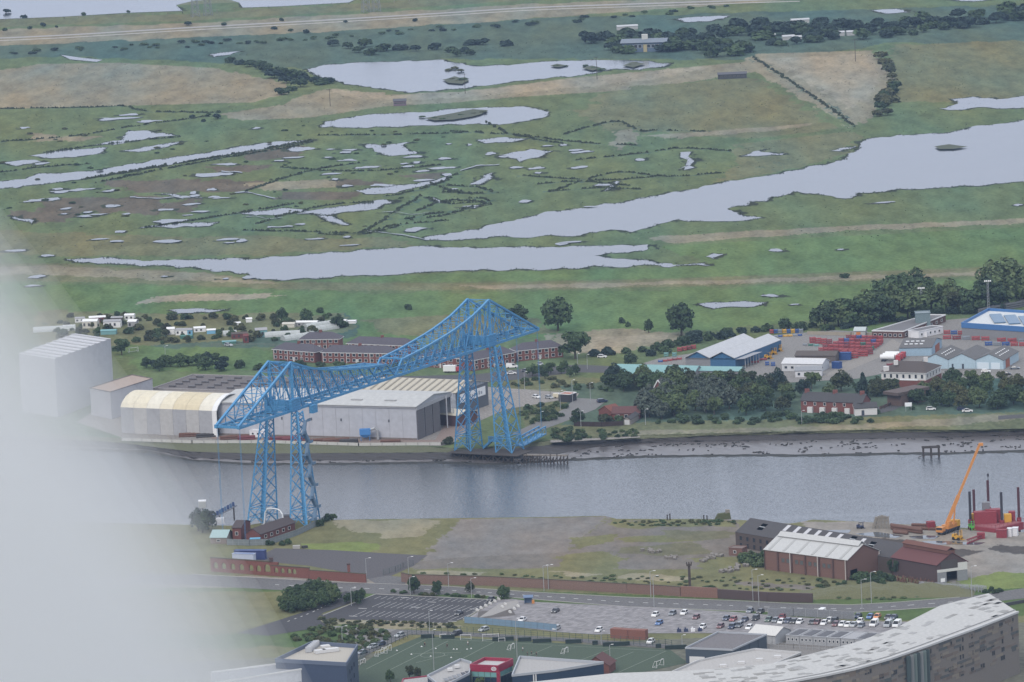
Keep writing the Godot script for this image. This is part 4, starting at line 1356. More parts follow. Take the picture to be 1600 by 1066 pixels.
		for r in 2:
			for c in 4 - r:
				var q := shape()
				q.tube(v3(-e[2] / 2.0, 0.45 + r * 0.8, (c - 1.5 + r * 0.5) * 1.0), v3(e[2] / 2.0, 0.45 + r * 0.8, (c - 1.5 + r * 0.5) * 1.0), 0.45, 0.45, 8)
				part(st, "pipe", q, {"rust": mats.rust_steel, "red": mat("red_lead", 0.19, 0.05, 0.055, 0.85, 3.0), "dark": mats.dark_steel}[e[3]])
	p = plot(on(-122.2, -2551.6), on(-114.4, -2547.7), 3.0)
	t = thing("site_cabin", "white site cabin on the works apron between the near tower legs", "cabin", middle(p))
	flat_roofed(t, p, 3.0, mats.cabin_white, mats.cabin_roof, 0.2)
	for j in 3: win(t, p[0], p[1], 0.2 + 0.3 * j, 1.2, 1.0, 0.9)
	cars_north()

func cars_north() -> void:
	var g := "cars around the far bank works and houses"
	car("hatch", "white", on(10.2, -2623), 0.6, "white hatchback in the works car park behind the right tower leg", g)
	car("hatch", "silver", on(16.2, -2619.5), 0.7, "silver hatchback in the middle of the works car park", g)
	car("van", "cream", on(21, -2619.9), 1.4, "cream van beside the black-fronted shelter", g)
	car("suv", "navy", on(40.8, -2601.4), 1.9, "dark blue car on the slip road near the cottage", g)
	car("saloon", "white", on(-1.1, -2696.4), 1.7, "white saloon on the estate road right of the far tower", g)
	car("saloon", "grey", on(6.1, -2702.1), 1.6, "dark grey saloon on the estate road beside hedges", g)
	car("hatch", "silver", on(13.2, -2719.7), 0.3, "silver car by the corner of the right-hand brick houses", g)
	car("van", "white", on(-0.6, -2715.9), 1.5, "white caravan-like van parked before the brick houses", g)
	car("hatch", "silver", on(-143.7, -2828.4), 0.9, "silver car parked on the grass edge of the allotments", g)
	car("hatch", "white", on(189.4, -2537.4), 1.5, "white car on the bank track left of a dark one", g)
	car("hatch", "navy", on(203.1, -2533.5), 1.5, "dark blue car half hidden on the bank track", g)
	car("saloon", "white", on(205.2, -2527.6), 1.5, "white saloon nose to tail with a dark car on the bank track", g)
	car("hatch", "white", on(43.8, -2734.4), 1.2, "white car beside the brick garden wall under the big tree", g)
	car("van", "white", on(184.4, -2690.1), 1.3, "white van by the grey shed with eight rooflights", g)
	car("hatch", "white", on(96.7, -2656), 0.4, "white car left of another in front of the small teal shed", g)
	car("hatch", "white", on(100.6, -2654.8), 0.4, "white car right of another in front of the small teal shed", g)
	car("hatch", "black", on(232.2, -2625.5), 1.4, "black car alone on the concrete before the pale blue sheds", g)
	car("hatch", "white", on(223.4, -2635.7), 1.4, "white car on the concrete before the pale blue sheds", g)
	car("saloon", "grey", on(237.6, -2641), 1.4, "grey saloon at the right end of the pale blue sheds", g)

func houses() -> void:
	var brick = mats.red_brick
	var slate := mat("purple_slate", 0.105, 0.095, 0.115, 0.85, 8.0)
	var list := [
		[on(-119.2, -2777.5), on(-98, -2761), 9.0, "red brick two-storey block, leftmost of the front row of houses", 8],
		[on(-94.5, -2759.9), on(-59.1, -2745.3), 9.0, "long red brick block in the front row behind the bridge girder", 12],
		[on(-106.9, -2804.6), on(-86.8, -2800.6), 9.0, "red brick block behind the leftmost front houses", 7],
		[on(-82.3, -2784.8), on(-51.1, -2767.1), 9.0, "red brick block in the back row behind the bridge girder", 10],
		[on(-46, -2733.4), on(-25, -2719.2), 8.0, "red brick block seen through the left far tower leg", 6],
		[on(-19.3, -2711.6), on(1.4, -2731.2), 9.0, "red brick terrace between the far tower legs", 7],
		[on(2, -2735), on(24.8, -2742.2), 9.0, "red brick terrace right of the cantilever, beside the big tree", 7],
	]
	for e in list:
		var p := plot(e[0], e[1], e[2])
		var t := thing("brick_house", e[3], "house", middle(p), 0.0, "red brick houses of the far bank estate")
		hipped(t, p, 5.3, 8.4, 4.5, brick, slate)
		for j in e[4]:
			for y in [0.8, 3.4]: win(t, p[0], p[1], (j + 0.5) / e[4], y, 1.7, 1.5)
		for u in [0.0, 0.33, 0.66]: panel(t, "downpipe", p[0], p[1], u + 0.02, u + 0.025, 0.0, 5.2, 0.2, mats.white_trim)
		var s := shape()
		s.box(up(middle(p), 8.6), v3(1.6, 1.6, 0.8))
		wpart(t, "chimney", s, brick)
		panel(t, "door", p[0], p[1], 0.48, 0.52, 0.0, 2.1, 0.2, mats.door_white)
	var at: Vector3 = on(-29.9, -2710.9)
	var t := thing("box_lorry", "white box lorry with red cab between the far tower legs", "lorry", at, 1.35)
	var s := shape()
	s.box(v3(0, 2.1, -1.0), v3(2.4, 2.8, 6.2))
	part(t, "box_body", s, mats.lorry_white)
	s = shape()
	s.hexa([v3(-1.15, 0.5, 2.3), v3(-1.15, 0.5, 4.2), v3(1.15, 0.5, 4.2), v3(1.15, 0.5, 2.3), v3(-1.15, 2.7, 2.3), v3(-1.15, 2.7, 3.7), v3(1.15, 2.7, 3.7), v3(1.15, 2.7, 2.3)])
	part(t, "cab", s, mats.lorry_red)
	for z in [-3.0, -1.6, 3.2]:
		for x in [-1.0, 1.0]:
			s = shape()
			s.tube(v3(x - 0.15, 0.5, z), v3(x + 0.15, 0.5, z), 0.5, 0.5, 10)
			part(t, "wheel", s, mats.tyre)

func yard_buildings() -> void:
	var light := mat("pale_sheet", 0.46, 0.47, 0.49, 0.7, 18.0)
	var navy := mat("blue_clad", 0.035, 0.12, 0.24, 0.6, 10.0)
	var a: Vector3 = flat(v3(83.2, 5, -2691))
	var b: Vector3 = flat(v3(106.9, 5, -2681.9))
	var c: Vector3 = flat(v3(131.5, 5, -2730.6))
	var m := mid(a, b)
	var off := c - b
	var t := thing("depot_hall", "depot hall with two pale gabled roofs and blue gable ends", "hall", middle([a, b, c, a + off]))
	var dark = mats.depot_wall
	for g in [[a, m], [m, b]]:
		var r0 := up(mid(g[0], g[1]), 8.0)
		var s := shape()
		s.prism(ring([g[0], g[1], g[1] + off, g[0] + off]), 0, 5.0, false)
		wpart(t, "wall", s, dark if g[0] == a else navy)
		s = shape()
		s.tri(up(g[0], 4.2), r0, up(g[1], 4.2))
		wpart(t, "gable_end", s, mats.gable_blue)
		s = shape()
		s.tri(up(g[0] + off, 4.2), up(g[1] + off, 4.2), r0 + off)
		wpart(t, "gable_end", s, mats.gable_blue)
		for e in [g[0], g[1]]:
			var f := shape()
			var o := -off.normalized() * 1.0
			slab(f, up(e + o, 5.05), up(e + off, 5.05), r0 + off + v3(0, 0.1, 0), r0 + o + v3(0, 0.1, 0), 0.25)
			wpart(t, "roof_slope", f, light)
	panel(t, "side_cladding", b, c, 0.35, 1.0, 0.2, 4.9, 0.2, navy)
	for i in 6:
		var s := shape()
		var q := b.lerp(c, 0.03 + i * 0.06) + v3(4.0, 0, 1.5)
		s.bar(q, up(q, 4.6), 0.3)
		wpart(t, "canopy_post", s, mats.galvanised)
	var cs := shape()
	slab(cs, up(b, 4.4), up(b.lerp(c, 0.38), 4.4), up(b.lerp(c, 0.38), 4.5) + v3(4.5, 0.3, 1.7), up(b, 4.5) + v3(4.5, 0.3, 1.7), 0.15)
	wpart(t, "canopy", cs, mat("grey_mesh", 0.25, 0.26, 0.28, 0.7))
	var p := plot(on(47.1, -2664.9), on(85.1, -2648), 15.0)
	t = thing("teal_shed", "long shed with pale teal roof in front of the depot hall", "shed", middle(p))
	gabled(t, p, 3.4, 6.4, mats.shed_grey, mats.teal_sheet)
	p = plot(on(86.9, -2655.1), on(107.3, -2647.2), 8.0)
	t = thing("teal_shed", "smaller teal-roofed shed right of the long teal one", "shed", middle(p))
	gabled(t, p, 4.2, 5.6, mats.shed_grey, mats.teal_sheet)
	p = plot(on(128.5, -2667.7), on(147.3, -2660.2), 11.0)
	t = thing("white_office", "single-storey office with white pitched roof in front of brown shed", "office", middle(p))
	gabled(t, p, 3.6, 5.4, mat("office_wall", 0.55, 0.56, 0.58, 0.7, 6.0), mat("white_sheet", 0.56, 0.56, 0.57, 0.7, 12.0))
	for j in 6: win(t, p[0], p[1], 0.1 + j * 0.16, 1.2, 1.5, 1.3)
	p = plot(on(133.7, -2647), on(146.1, -2645.2), 6.0)
	t = thing("white_office_annexe", "small white annexe with grey ridged roof before the office", "office", middle(p))
	gabled(t, p, 3.2, 4.6, mat("annexe_white", 0.62, 0.63, 0.66, 0.7, 6.0), mat("grey_roofing", 0.26, 0.27, 0.29, 0.8, 8.0))
	for j in 4: win(t, p[0], p[1], 0.14 + j * 0.24, 0.9, 1.3, 1.4)
	p = plot(on(136.2, -2690.8), on(155.3, -2685), 9.0)
	t = thing("brown_shed", "shed with dark brown roof beside the stacked red racks", "shed", middle(p))
	gabled(t, p, 3.4, 5.0, mat("brown_wall", 0.12, 0.10, 0.09, 0.9, 6.0), mat("brown_roofing", 0.095, 0.078, 0.07, 0.9, 8.0))
	p = plot3(on(187, -2695.2), on(202.3, -2692.6), on(209.2, -2716.5))
	t = thing("rooflight_shed", "blue-walled shed with grey roof and eight white rooflights", "shed", middle(p))
	var sky_blue := mat("sky_clad", 0.30, 0.42, 0.52, 0.6, 8.0)
	var grey_roof := mat("fibre_cement", 0.155, 0.15, 0.15, 0.9, 8.0)
	gabled(t, p, 4.0, 6.6, sky_blue, grey_roof)
	for i in 4:
		for j in 2:
			var s := shape()
			var q: Vector3 = p[0] + (p[1] - p[0]) * (0.15 + i * 0.16) + (p[3] - p[0]) * (0.18 + 0.15 * j)
			s.box(up(q, 5.25 + 0.78 * j), v3(1.6, 0.2, 1.6))
			wpart(t, "rooflight", s, mats.rooflight_white)
	panel(t, "roller_door", p[1], p[2], 0.35, 0.75, 0.0, 3.6, 0.15, mats.roller_orange)
	var tops := [v3(194.9, 4.3, -2652.9), v3(207, 4.3, -2651.3), v3(219.5, 4.3, -2647.5), v3(232.3, 4.3, -2641.7)]
	var back: Vector3 = flat(v3(241.9, 4.3, -2666.1)) - flat(tops[3])
	for i in 3:
		var q := [flat(tops[i]) + v3(0.05, 0, 0), flat(tops[i + 1]) - v3(0.05, 0, 0)]
		p = [q[0], q[1], q[1] + back, q[0] + back]
		t = thing("pale_blue_shed", ["pale blue gabled shed with dotted rooflights, left of a row of three", "pale blue gabled shed with plain roof, middle of a row of three", "pale blue gabled shed with wide white doors, right of a row of three"][i], "shed", middle(p), 0.0, "pale blue sheds in a row")
		gabled(t, p, 4.3, 7.2, mat("pale_blue_clad", 0.40, 0.52, 0.60, 0.6, 8.0), grey_roof, false, 0.3)
		if i != 1:
			for j in 6:
				for k in 2:
					var s := shape()
					var w: Vector3 = p[0] + (p[1] - p[0]) * (0.62 + 0.14 * k) + back * (0.2 + j * 0.11)
					s.box(up(w, 6.6 - 0.8 * k + 0.1), v3(0.9, 0.18, 1.5))
					wpart(t, "rooflight", s, mats.rooflight_white)
		if i == 0: panel(t, "door", p[0], p[1], 0.55, 0.62, 0.0, 2.2, 0.15, mats.door_dark)
		if i == 1:
			panel(t, "door", p[0], p[1], 0.12, 0.18, 0.0, 2.4, 0.15, mats.door_dark)
			panel(t, "door", p[0], p[1], 0.5, 0.57, 0.0, 2.4, 0.15, mats.door_dark)
		if i == 2:
			for k in 2: panel(t, "wide_door", p[0], p[1], 0.06 + 0.5 * k, 0.48 + 0.4 * k, 0.0, 3.2, 0.15, mat("door_pale", 0.56, 0.64, 0.70, 0.6))
			panel(t, "side_door", p[1], p[2], 0.15, 0.4, 0.0, 4.0, 0.15, mats.roller_orange)
	p = plot3(on(178, -2756.8), on(193, -2750.1), on(217.8, -2797))
	t = thing("brick_office", "low brick office with flat grey roof and white fascia edging the yard", "office", middle(p))
	flat_roofed(t, [p[0], p[1], p[2], p[2] - (p[1] - p[0]) * 0.55], 3.3, mat("dark_brick", 0.15, 0.075, 0.06, 0.9, 5.0), mats.felt_roof, 0.5, mats.white_trim)
	for j in 6: win(t, p[0], p[1], 0.1 + j * 0.16, 0.9, 1.5, 1.3)
	for j in 8: win(t, p[1], p[2], 0.06 + j * 0.12, 0.9, 2.0, 1.3)
	p = plot(on(200.4, -2747.8), on(213.4, -2760.4), 7.0)
	t = thing("white_cabin_block", "long white cabin with grey flat roof beside the brick office", "cabin", middle(p))
	flat_roofed(t, p, 3.4, mats.cabin_white, mats.felt_roof, 0.25)
	for j in 5: win(t, p[0], p[1], 0.12 + j * 0.18, 1.2, 1.2, 1.1)
	p = plot(on(196.9, -2750.9), on(204.7, -2750.6), 3.0)
	t = thing("white_container", "white shipping container in front of the long white cabin", "container", middle(p))
	flat_roofed(t, p, 2.7, mats.cabin_white, mats.cabin_roof, 0.12)
	for j in 9: panel(t, "rib", p[0], p[1], 0.05 + j * 0.1, 0.08 + j * 0.1, 0.2, 2.5, 0.1, mats.cabin_white)
	p = plot(v3(201.2, 4, -2775.9), v3(208.5, 4, -2775.7), 8.0)
	t = thing("plant_room", "grey-green plant room standing behind the brick office roof", "plant room", middle(p))
	flat_roofed(t, p, 8.0, mat("plant_green", 0.20, 0.27, 0.29, 0.7, 6.0), mat("plant_roof", 0.22, 0.26, 0.28, 0.8, 6.0), 0.3)
	p = plot3(v3(221.6, 6, -2745.8), v3(273.1, 6, -2704.9), v3(290.2, 6, -2747.4))
	t = thing("blue_canopy_depot", "wide depot with bright blue fascia and skylit blue roof at right edge", "depot", middle(p))
	flat_roofed(t, p, 6.0, mats.depot_wall, mat("depot_roof", 0.55, 0.57, 0.58, 0.8, 12.0), 0.0)
	for i in 4:
		var s := shape()
		s.bar(up(p[i], 6.0), up(p[(i + 1) % 4], 6.0), 0.6, 2.6)
		wpart(t, "fascia", s, mat("fascia_blue", 0.045, 0.14, 0.33, 0.6))
	for i in 5:
		var s := shape()
		var q: Vector3 = p[0] + (p[1] - p[0]) * (0.2 + i * 0.13) + (p[3] - p[0]) * 0.5
		s.box(up(q, 6.5), v3(5.8, 0.4, (p[3] - p[0]).length() * 0.6))
		wpart(t, "skylight", s, mat("skylight_blue", 0.17, 0.28, 0.42, 0.4, 9.0))
	p = plot(on(169.4, -2761.5), on(174.7, -2759.9), 5.0)
	t = thing("yard_hut", "small hut with pale roof above the red racks", "hut", middle(p))
	gabled(t, p, 3.2, 4.6, mat("hut_wall", 0.40, 0.40, 0.38, 0.8, 4.0), mat("hut_roof", 0.42, 0.46, 0.46, 0.7, 5.0))
	panel(t, "door", p[0], p[1], 0.2, 0.6, 0.1, 2.6, 0.15, mat("hut_door", 0.45, 0.16, 0.04, 0.7))
	floodlight(on(207.2, -2813.3), 15.0, "floodlight mast rising above the grey-green plant room")
	floodlight(on(240.8, -2813.5), 17.0, "tall grey floodlight mast before the trees at the right edge")
	for i in 5:
		var u: Vector3 = on(235.9, -2812.9).lerp(on(246.9, -2826.8), i / 4.0)
		var v: Vector3 = on(259.2, -2833.9).lerp(on(270.2, -2845.9), i / 4.0)
		t = thing("beam_stack", ["first", "second", "third", "fourth", "fifth"][i] + " row of grey girders from the front, behind the blue canopy depot", "girder stack", mid(u, v), 0.0, "grey girders stacked behind the depot")
		for k in 3:
			var s := shape()
			s.bar(up(u, 0.6 + k * 1.1), up(v, 0.6 + k * 1.1), 1.4, 0.8)
			wpart(t, "girder", s, mat("girder_grey", 0.17, 0.175, 0.19, 0.8, 5.0))
	yard_stock()

func floodlight(at: Vector3, h: float, label: String) -> void:
	var t := thing("floodlight_mast", label, "mast", at, 0.0, "floodlight masts of the depot")
	var m = mats.mast_grey
	var s := shape()
	for q in [[-0.5, -0.5], [0.5, -0.5], [0.5, 0.5], [-0.5, 0.5]]: s.bar(v3(q[0], 0, q[1]), v3(q[0] * 0.6, h, q[1] * 0.6), 0.16)
	for i in int(h / 1.5):
		var y := i * 1.5
		s.bar(v3(-0.5, y, 0.5), v3(0.5, y + 1.5, 0.5), 0.1)
		s.bar(v3(0.5, y, -0.5), v3(0.5, y + 1.5, 0.5), 0.1)
	part(t, "mast", s, m)
	for x in [-1.4, -0.5, 0.5, 1.4]:
		s = shape()
		s.box(v3(x, h + 0.3, 0.2), v3(0.7, 0.7, 0.4))
		part(t, "lamp_housing", s, mats.lamp_cover)
	s = shape()
	s.bar(v3(-1.9, h - 0.1, 0), v3(1.9, h - 0.1, 0), 0.2)
	part(t, "crossarm", s, m)

func rack(at: Vector3, turn: float, colour: String, tiers: int, length: float, label: String) -> void:
	var t := thing("stock_rack", label, "rack", at, turn, "racks and crates stored in the depot yard")
	var m: StandardMaterial3D = {"red": mat("rack_red", 0.29, 0.055, 0.06, 0.7), "blue": mat("rack_blue", 0.035, 0.085, 0.26, 0.6), "green": mat("rack_green", 0.03, 0.13, 0.10, 0.6), "grey": mat("rack_grey", 0.20, 0.22, 0.25, 0.7), "yellow": mat("rack_yellow", 0.52, 0.30, 0.04, 0.6), "teal": mat("rack_teal", 0.13, 0.28, 0.27, 0.6), "dred": mat("rack_dark_red", 0.19, 0.042, 0.05, 0.7)}[colour]
	for k in tiers:
		var s := shape()
		s.box(v3(0, k * 1.0 + 0.52, 0), v3(length, 0.62, 1.5))
		for x in [-0.5, 0.0, 0.5]: s.box(v3(x * length * 0.94, k * 1.0 + 0.1, 0), v3(0.2, 0.2, 1.6))
		part(t, "tier", s, m)
	var f := shape()
	for x in [-0.5, 0.5]:
		for z in [-0.8, 0.8]: f.box(v3(x * length, tiers * 0.5, z), v3(0.14, tiers * 1.0 + 0.3, 0.14))
	part(t, "corner_posts", f, m)

func yard_stock() -> void:
	var rows := [
		[on(150.5, -2722.3), on(171.9, -2709.8), ["red", "red", "red", "dred", "red", "red", "red", "red", "dred", "red"], 2, "front row beside the brown shed"],
		[on(156.2, -2728.6), on(175, -2718.9), ["red", "dred", "red", "red", "red", "red", "green", "green"], 2, "second rack row of the yard"],
		[on(161.2, -2737.3), on(178.2, -2728), ["blue", "blue", "grey", "red", "red", "green", "blue", "red"], 2, "third rack row of the yard"],
		[on(162.5, -2747.1), on(180.7, -2737.4), ["blue", "grey", "blue", "red", "blue", "red", "red", "red"], 2, "fourth rack row of the yard"],
		[on(168.7, -2755.5), on(181, -2749.7), ["red", "green", "blue", "blue", "red", "red"], 2, "back row below the small hut"],
		[on(152.9, -2725.6), on(173.4, -2714.3), ["dred", "red", "red", "red", "dred", "red", "red", "red", "red"], 3, "row between front and second"],
		[on(158.4, -2733), on(176.6, -2723.4), ["red", "red", "dred", "red", "red", "green", "red", "red"], 3, "row between second and third"],
		[on(161.8, -2742.2), on(179.7, -2732.6), ["red", "blue", "red", "dred", "red", "red", "blue", "red"], 3, "row between third and fourth"],
		[on(165.9, -2751.2), on(181.1, -2743.4), ["dred", "red", "blue", "red", "red", "dred", "red"], 3, "row between fourth and back"],
		[on(165, -2695.9), on(172.8, -2705.5), ["red", "red", "dred"], 3, "row at the lane corner"],
		[on(161, -2705.1), on(170.6, -2700.2), ["red", "red", "red", "red"], 3, "tall row beside the blue container"],
		[on(148.1, -2749.5), on(155.8, -2741), ["red", "red", "red", "dred"], 3, "crates apart in the yard's middle"],
		[on(143.9, -2742.6), on(149.3, -2738.8), ["grey", "green", "teal"], 1, "low crates beside the red stack"],
		[on(129.8, -2786.3), on(144.4, -2783.9), ["red", "blue", "grey", "yellow", "blue", "yellow", "blue", "grey"], 2, "bright heap behind the depot hall"],
		[on(131, -2773.3), on(143.2, -2773.8), ["grey", "blue", "yellow", "yellow", "grey", "blue"], 1, "low row before the bright heap"],
		[on(82.2, -2743), on(89.3, -2749), ["red", "red", "dred", "red"], 2, "row left of the depot hall"],
		[on(71.7, -2712.1), on(81.2, -2717.2), ["blue", "red", "red", "dred", "red"], 1, "row behind the long teal shed"],
		[on(75.1, -2729), on(79.1, -2727.8), ["teal", "teal"], 2, "stack behind the long teal shed"],
		[on(117, -2696.5), on(121.1, -2703.2), ["red", "red"], 1, "low crates by the depot canopy"],
		[on(122.4, -2687), on(125.1, -2684.3), ["blue", "blue"], 2, "bins before the depot hall"],
		[on(215.1, -2757.7), on(231.7, -2748.5), ["red", "blue", "red", "grey", "red", "blue"], 2, "far row behind the pale blue sheds"],
		[on(213.8, -2741.6), on(231.8, -2732), ["red", "dred", "grey", "red", "red"], 2, "near row behind the pale blue sheds"],
		[on(232.5, -2739.9), on(253.1, -2725.4), ["red", "grey", "red", "blue", "red", "dred"], 2, "crates under the blue canopy edge"],
		[on(231.9, -2715.6), on(252, -2707.5), ["blue", "grey", "blue", "red", "red", "red"], 2, "crates right of the pale blue sheds"],
		[on(239.1, -2725.6), on(253.9, -2717), ["red", "red", "grey", "red"], 2, "row at the depot's right edge"],
		[on(180.4, -2669.7), on(184.1, -2664.7), ["dred", "dred"], 1, "low row behind the inn"],
	]
	var place := ["leftmost", "second from left", "third from left", "fourth from left", "fifth from left", "sixth from left", "seventh from left", "eighth from left", "ninth from left", "rightmost"]
	for r in rows:
		var n: int = r[2].size()
		var d: Vector3 = r[1] - r[0]
		for i in n:
			var at: Vector3 = r[0] + d * (i / maxf(1.0, n - 1.0))
			var hue: String = {"dred": "dark red"}.get(r[2][i], r[2][i])
			rack(at, rng.randf_range(-0.25, 0.25), r[2][i], r[3], clampf(d.length() / n * 0.92, 1.8, 4.2), "%s rack, %s in the %s" % [hue, place[9] if i == n - 1 else place[i], r[4]])
	for i in 3:
		var at: Vector3 = on(181.6, -2681.1).lerp(on(184.7, -2690), i / 2.0)
		var t := thing("tanker_lorry", ["white tanker lorry with red cab, front of three side by side", "white tanker lorry with red cab, middle of three side by side", "white tanker lorry with red cab, rear of three side by side"][i], "lorry", at, 1.25, "tanker lorries behind the inn")
		var s := shape()
		s.tube(v3(0, 2.2, -5.0), v3(0, 2.2, 2.0), 1.2, 1.2, 12)
		part(t, "tank", s, mats.lorry_white)
		s = shape()
		s.box(v3(0, 1.9, 3.8), v3(2.3, 2.6, 2.2))
		part(t, "cab", s, mats.lorry_red)
		for z in [-4.0, -2.8, 3.9]:
			for x in [-1.0, 1.0]:
				s = shape()
				s.tube(v3(x - 0.15, 0.5, z), v3(x + 0.15, 0.5, z), 0.5, 0.5, 10)
				part(t, "wheel", s, mats.tyre)
	for e in [[on(124, -2706.3), 0.9, "yellow forklift nearest the depot canopy"], [on(127.2, -2719.3), 0.7, "yellow forklift in the middle of three by the depot hall"], [on(130.2, -2728.4), 0.8, "yellow forklift at the far corner of the depot hall"]]:
		digger(e[0], e[1], "forklift", e[2], mats.machine_yellow)
	var p := plot(on(154.9, -2693), on(162.8, -2690.6), 2.6)
	var c := thing("blue_container", "bright blue shipping container beside the brown shed", "container", middle(p))
	flat_roofed(c, p, 3.6, mats.container_blue, mats.container_blue_roof, 0.12)
	for j in 10: panel(c, "rib", p[0], p[1], 0.04 + j * 0.095, 0.07 + j * 0.095, 0.2, 3.4, 0.1, mats.container_blue)
	p = plot(on(152.4, -2668.3), on(155.6, -2665.4), 2.6)
	c = thing("blue_container", "short blue container standing on the lane beside the white office", "container", middle(p))
	flat_roofed(c, p, 3.2, mats.container_blue, mats.container_blue_roof, 0.12)
	for j in 4: panel(c, "rib", p[0], p[1], 0.1 + j * 0.22, 0.16 + j * 0.22, 0.2, 3.0, 0.1, mats.container_blue)
	fence([147.2, -2776.7, 168.2, -2766, 178.9, -2760.6], 1.8, 6.0, mats.wall_buff, "buff wall between the yard and the green mound", mats.wall_buff, 1, 0.3, "boundary_wall")

# A small wheeled machine with a mast or arm, facing +z.
func digger(at: Vector3, turn: float, called: String, label: String, m: Material, size := 1.0) -> Node3D:
	var t := thing(called, label, "machine", at, turn)
	t.scale = Vector3.ONE * size
	var s := shape()
	s.box(v3(0, 1.0, -0.4), v3(1.8, 1.0, 3.0))
	s.box(v3(0, 1.7, -1.4), v3(1.7, 0.6, 1.0))
	part(t, "body", s, m)
	s = shape()
	for x in [-0.75, 0.75]:
		for z in [-0.7, 0.8]: s.bar(v3(x, 1.4, z), v3(x * 0.9, 3.0, z), 0.12)
	s.box(v3(0, 3.05, 0), v3(1.6, 0.12, 1.8))
	part(t, "cab", s, mats.dark_steel)
	s = shape()
	for x in [-0.5, 0.5]: s.bar(v3(x, 0.3, 1.4), v3(x, 3.6, 1.4), 0.18)
	for x in [-0.5, 0.5]: s.bar(v3(x, 0.4, 1.4), v3(x, 0.35, 2.8), 0.16)
	s.box(v3(0, 1.2, 1.5), v3(1.2, 0.5, 0.15))
	part(t, "mast", s, m)
	for x in [-0.85, 0.85]:
		for z in [-1.2, 0.9]:
			s = shape()
			s.tube(v3(x - 0.2, 0.55, z), v3(x + 0.2, 0.55, z), 0.55, 0.55, 10)
			part(t, "wheel", s, mats.tyre)
	return t

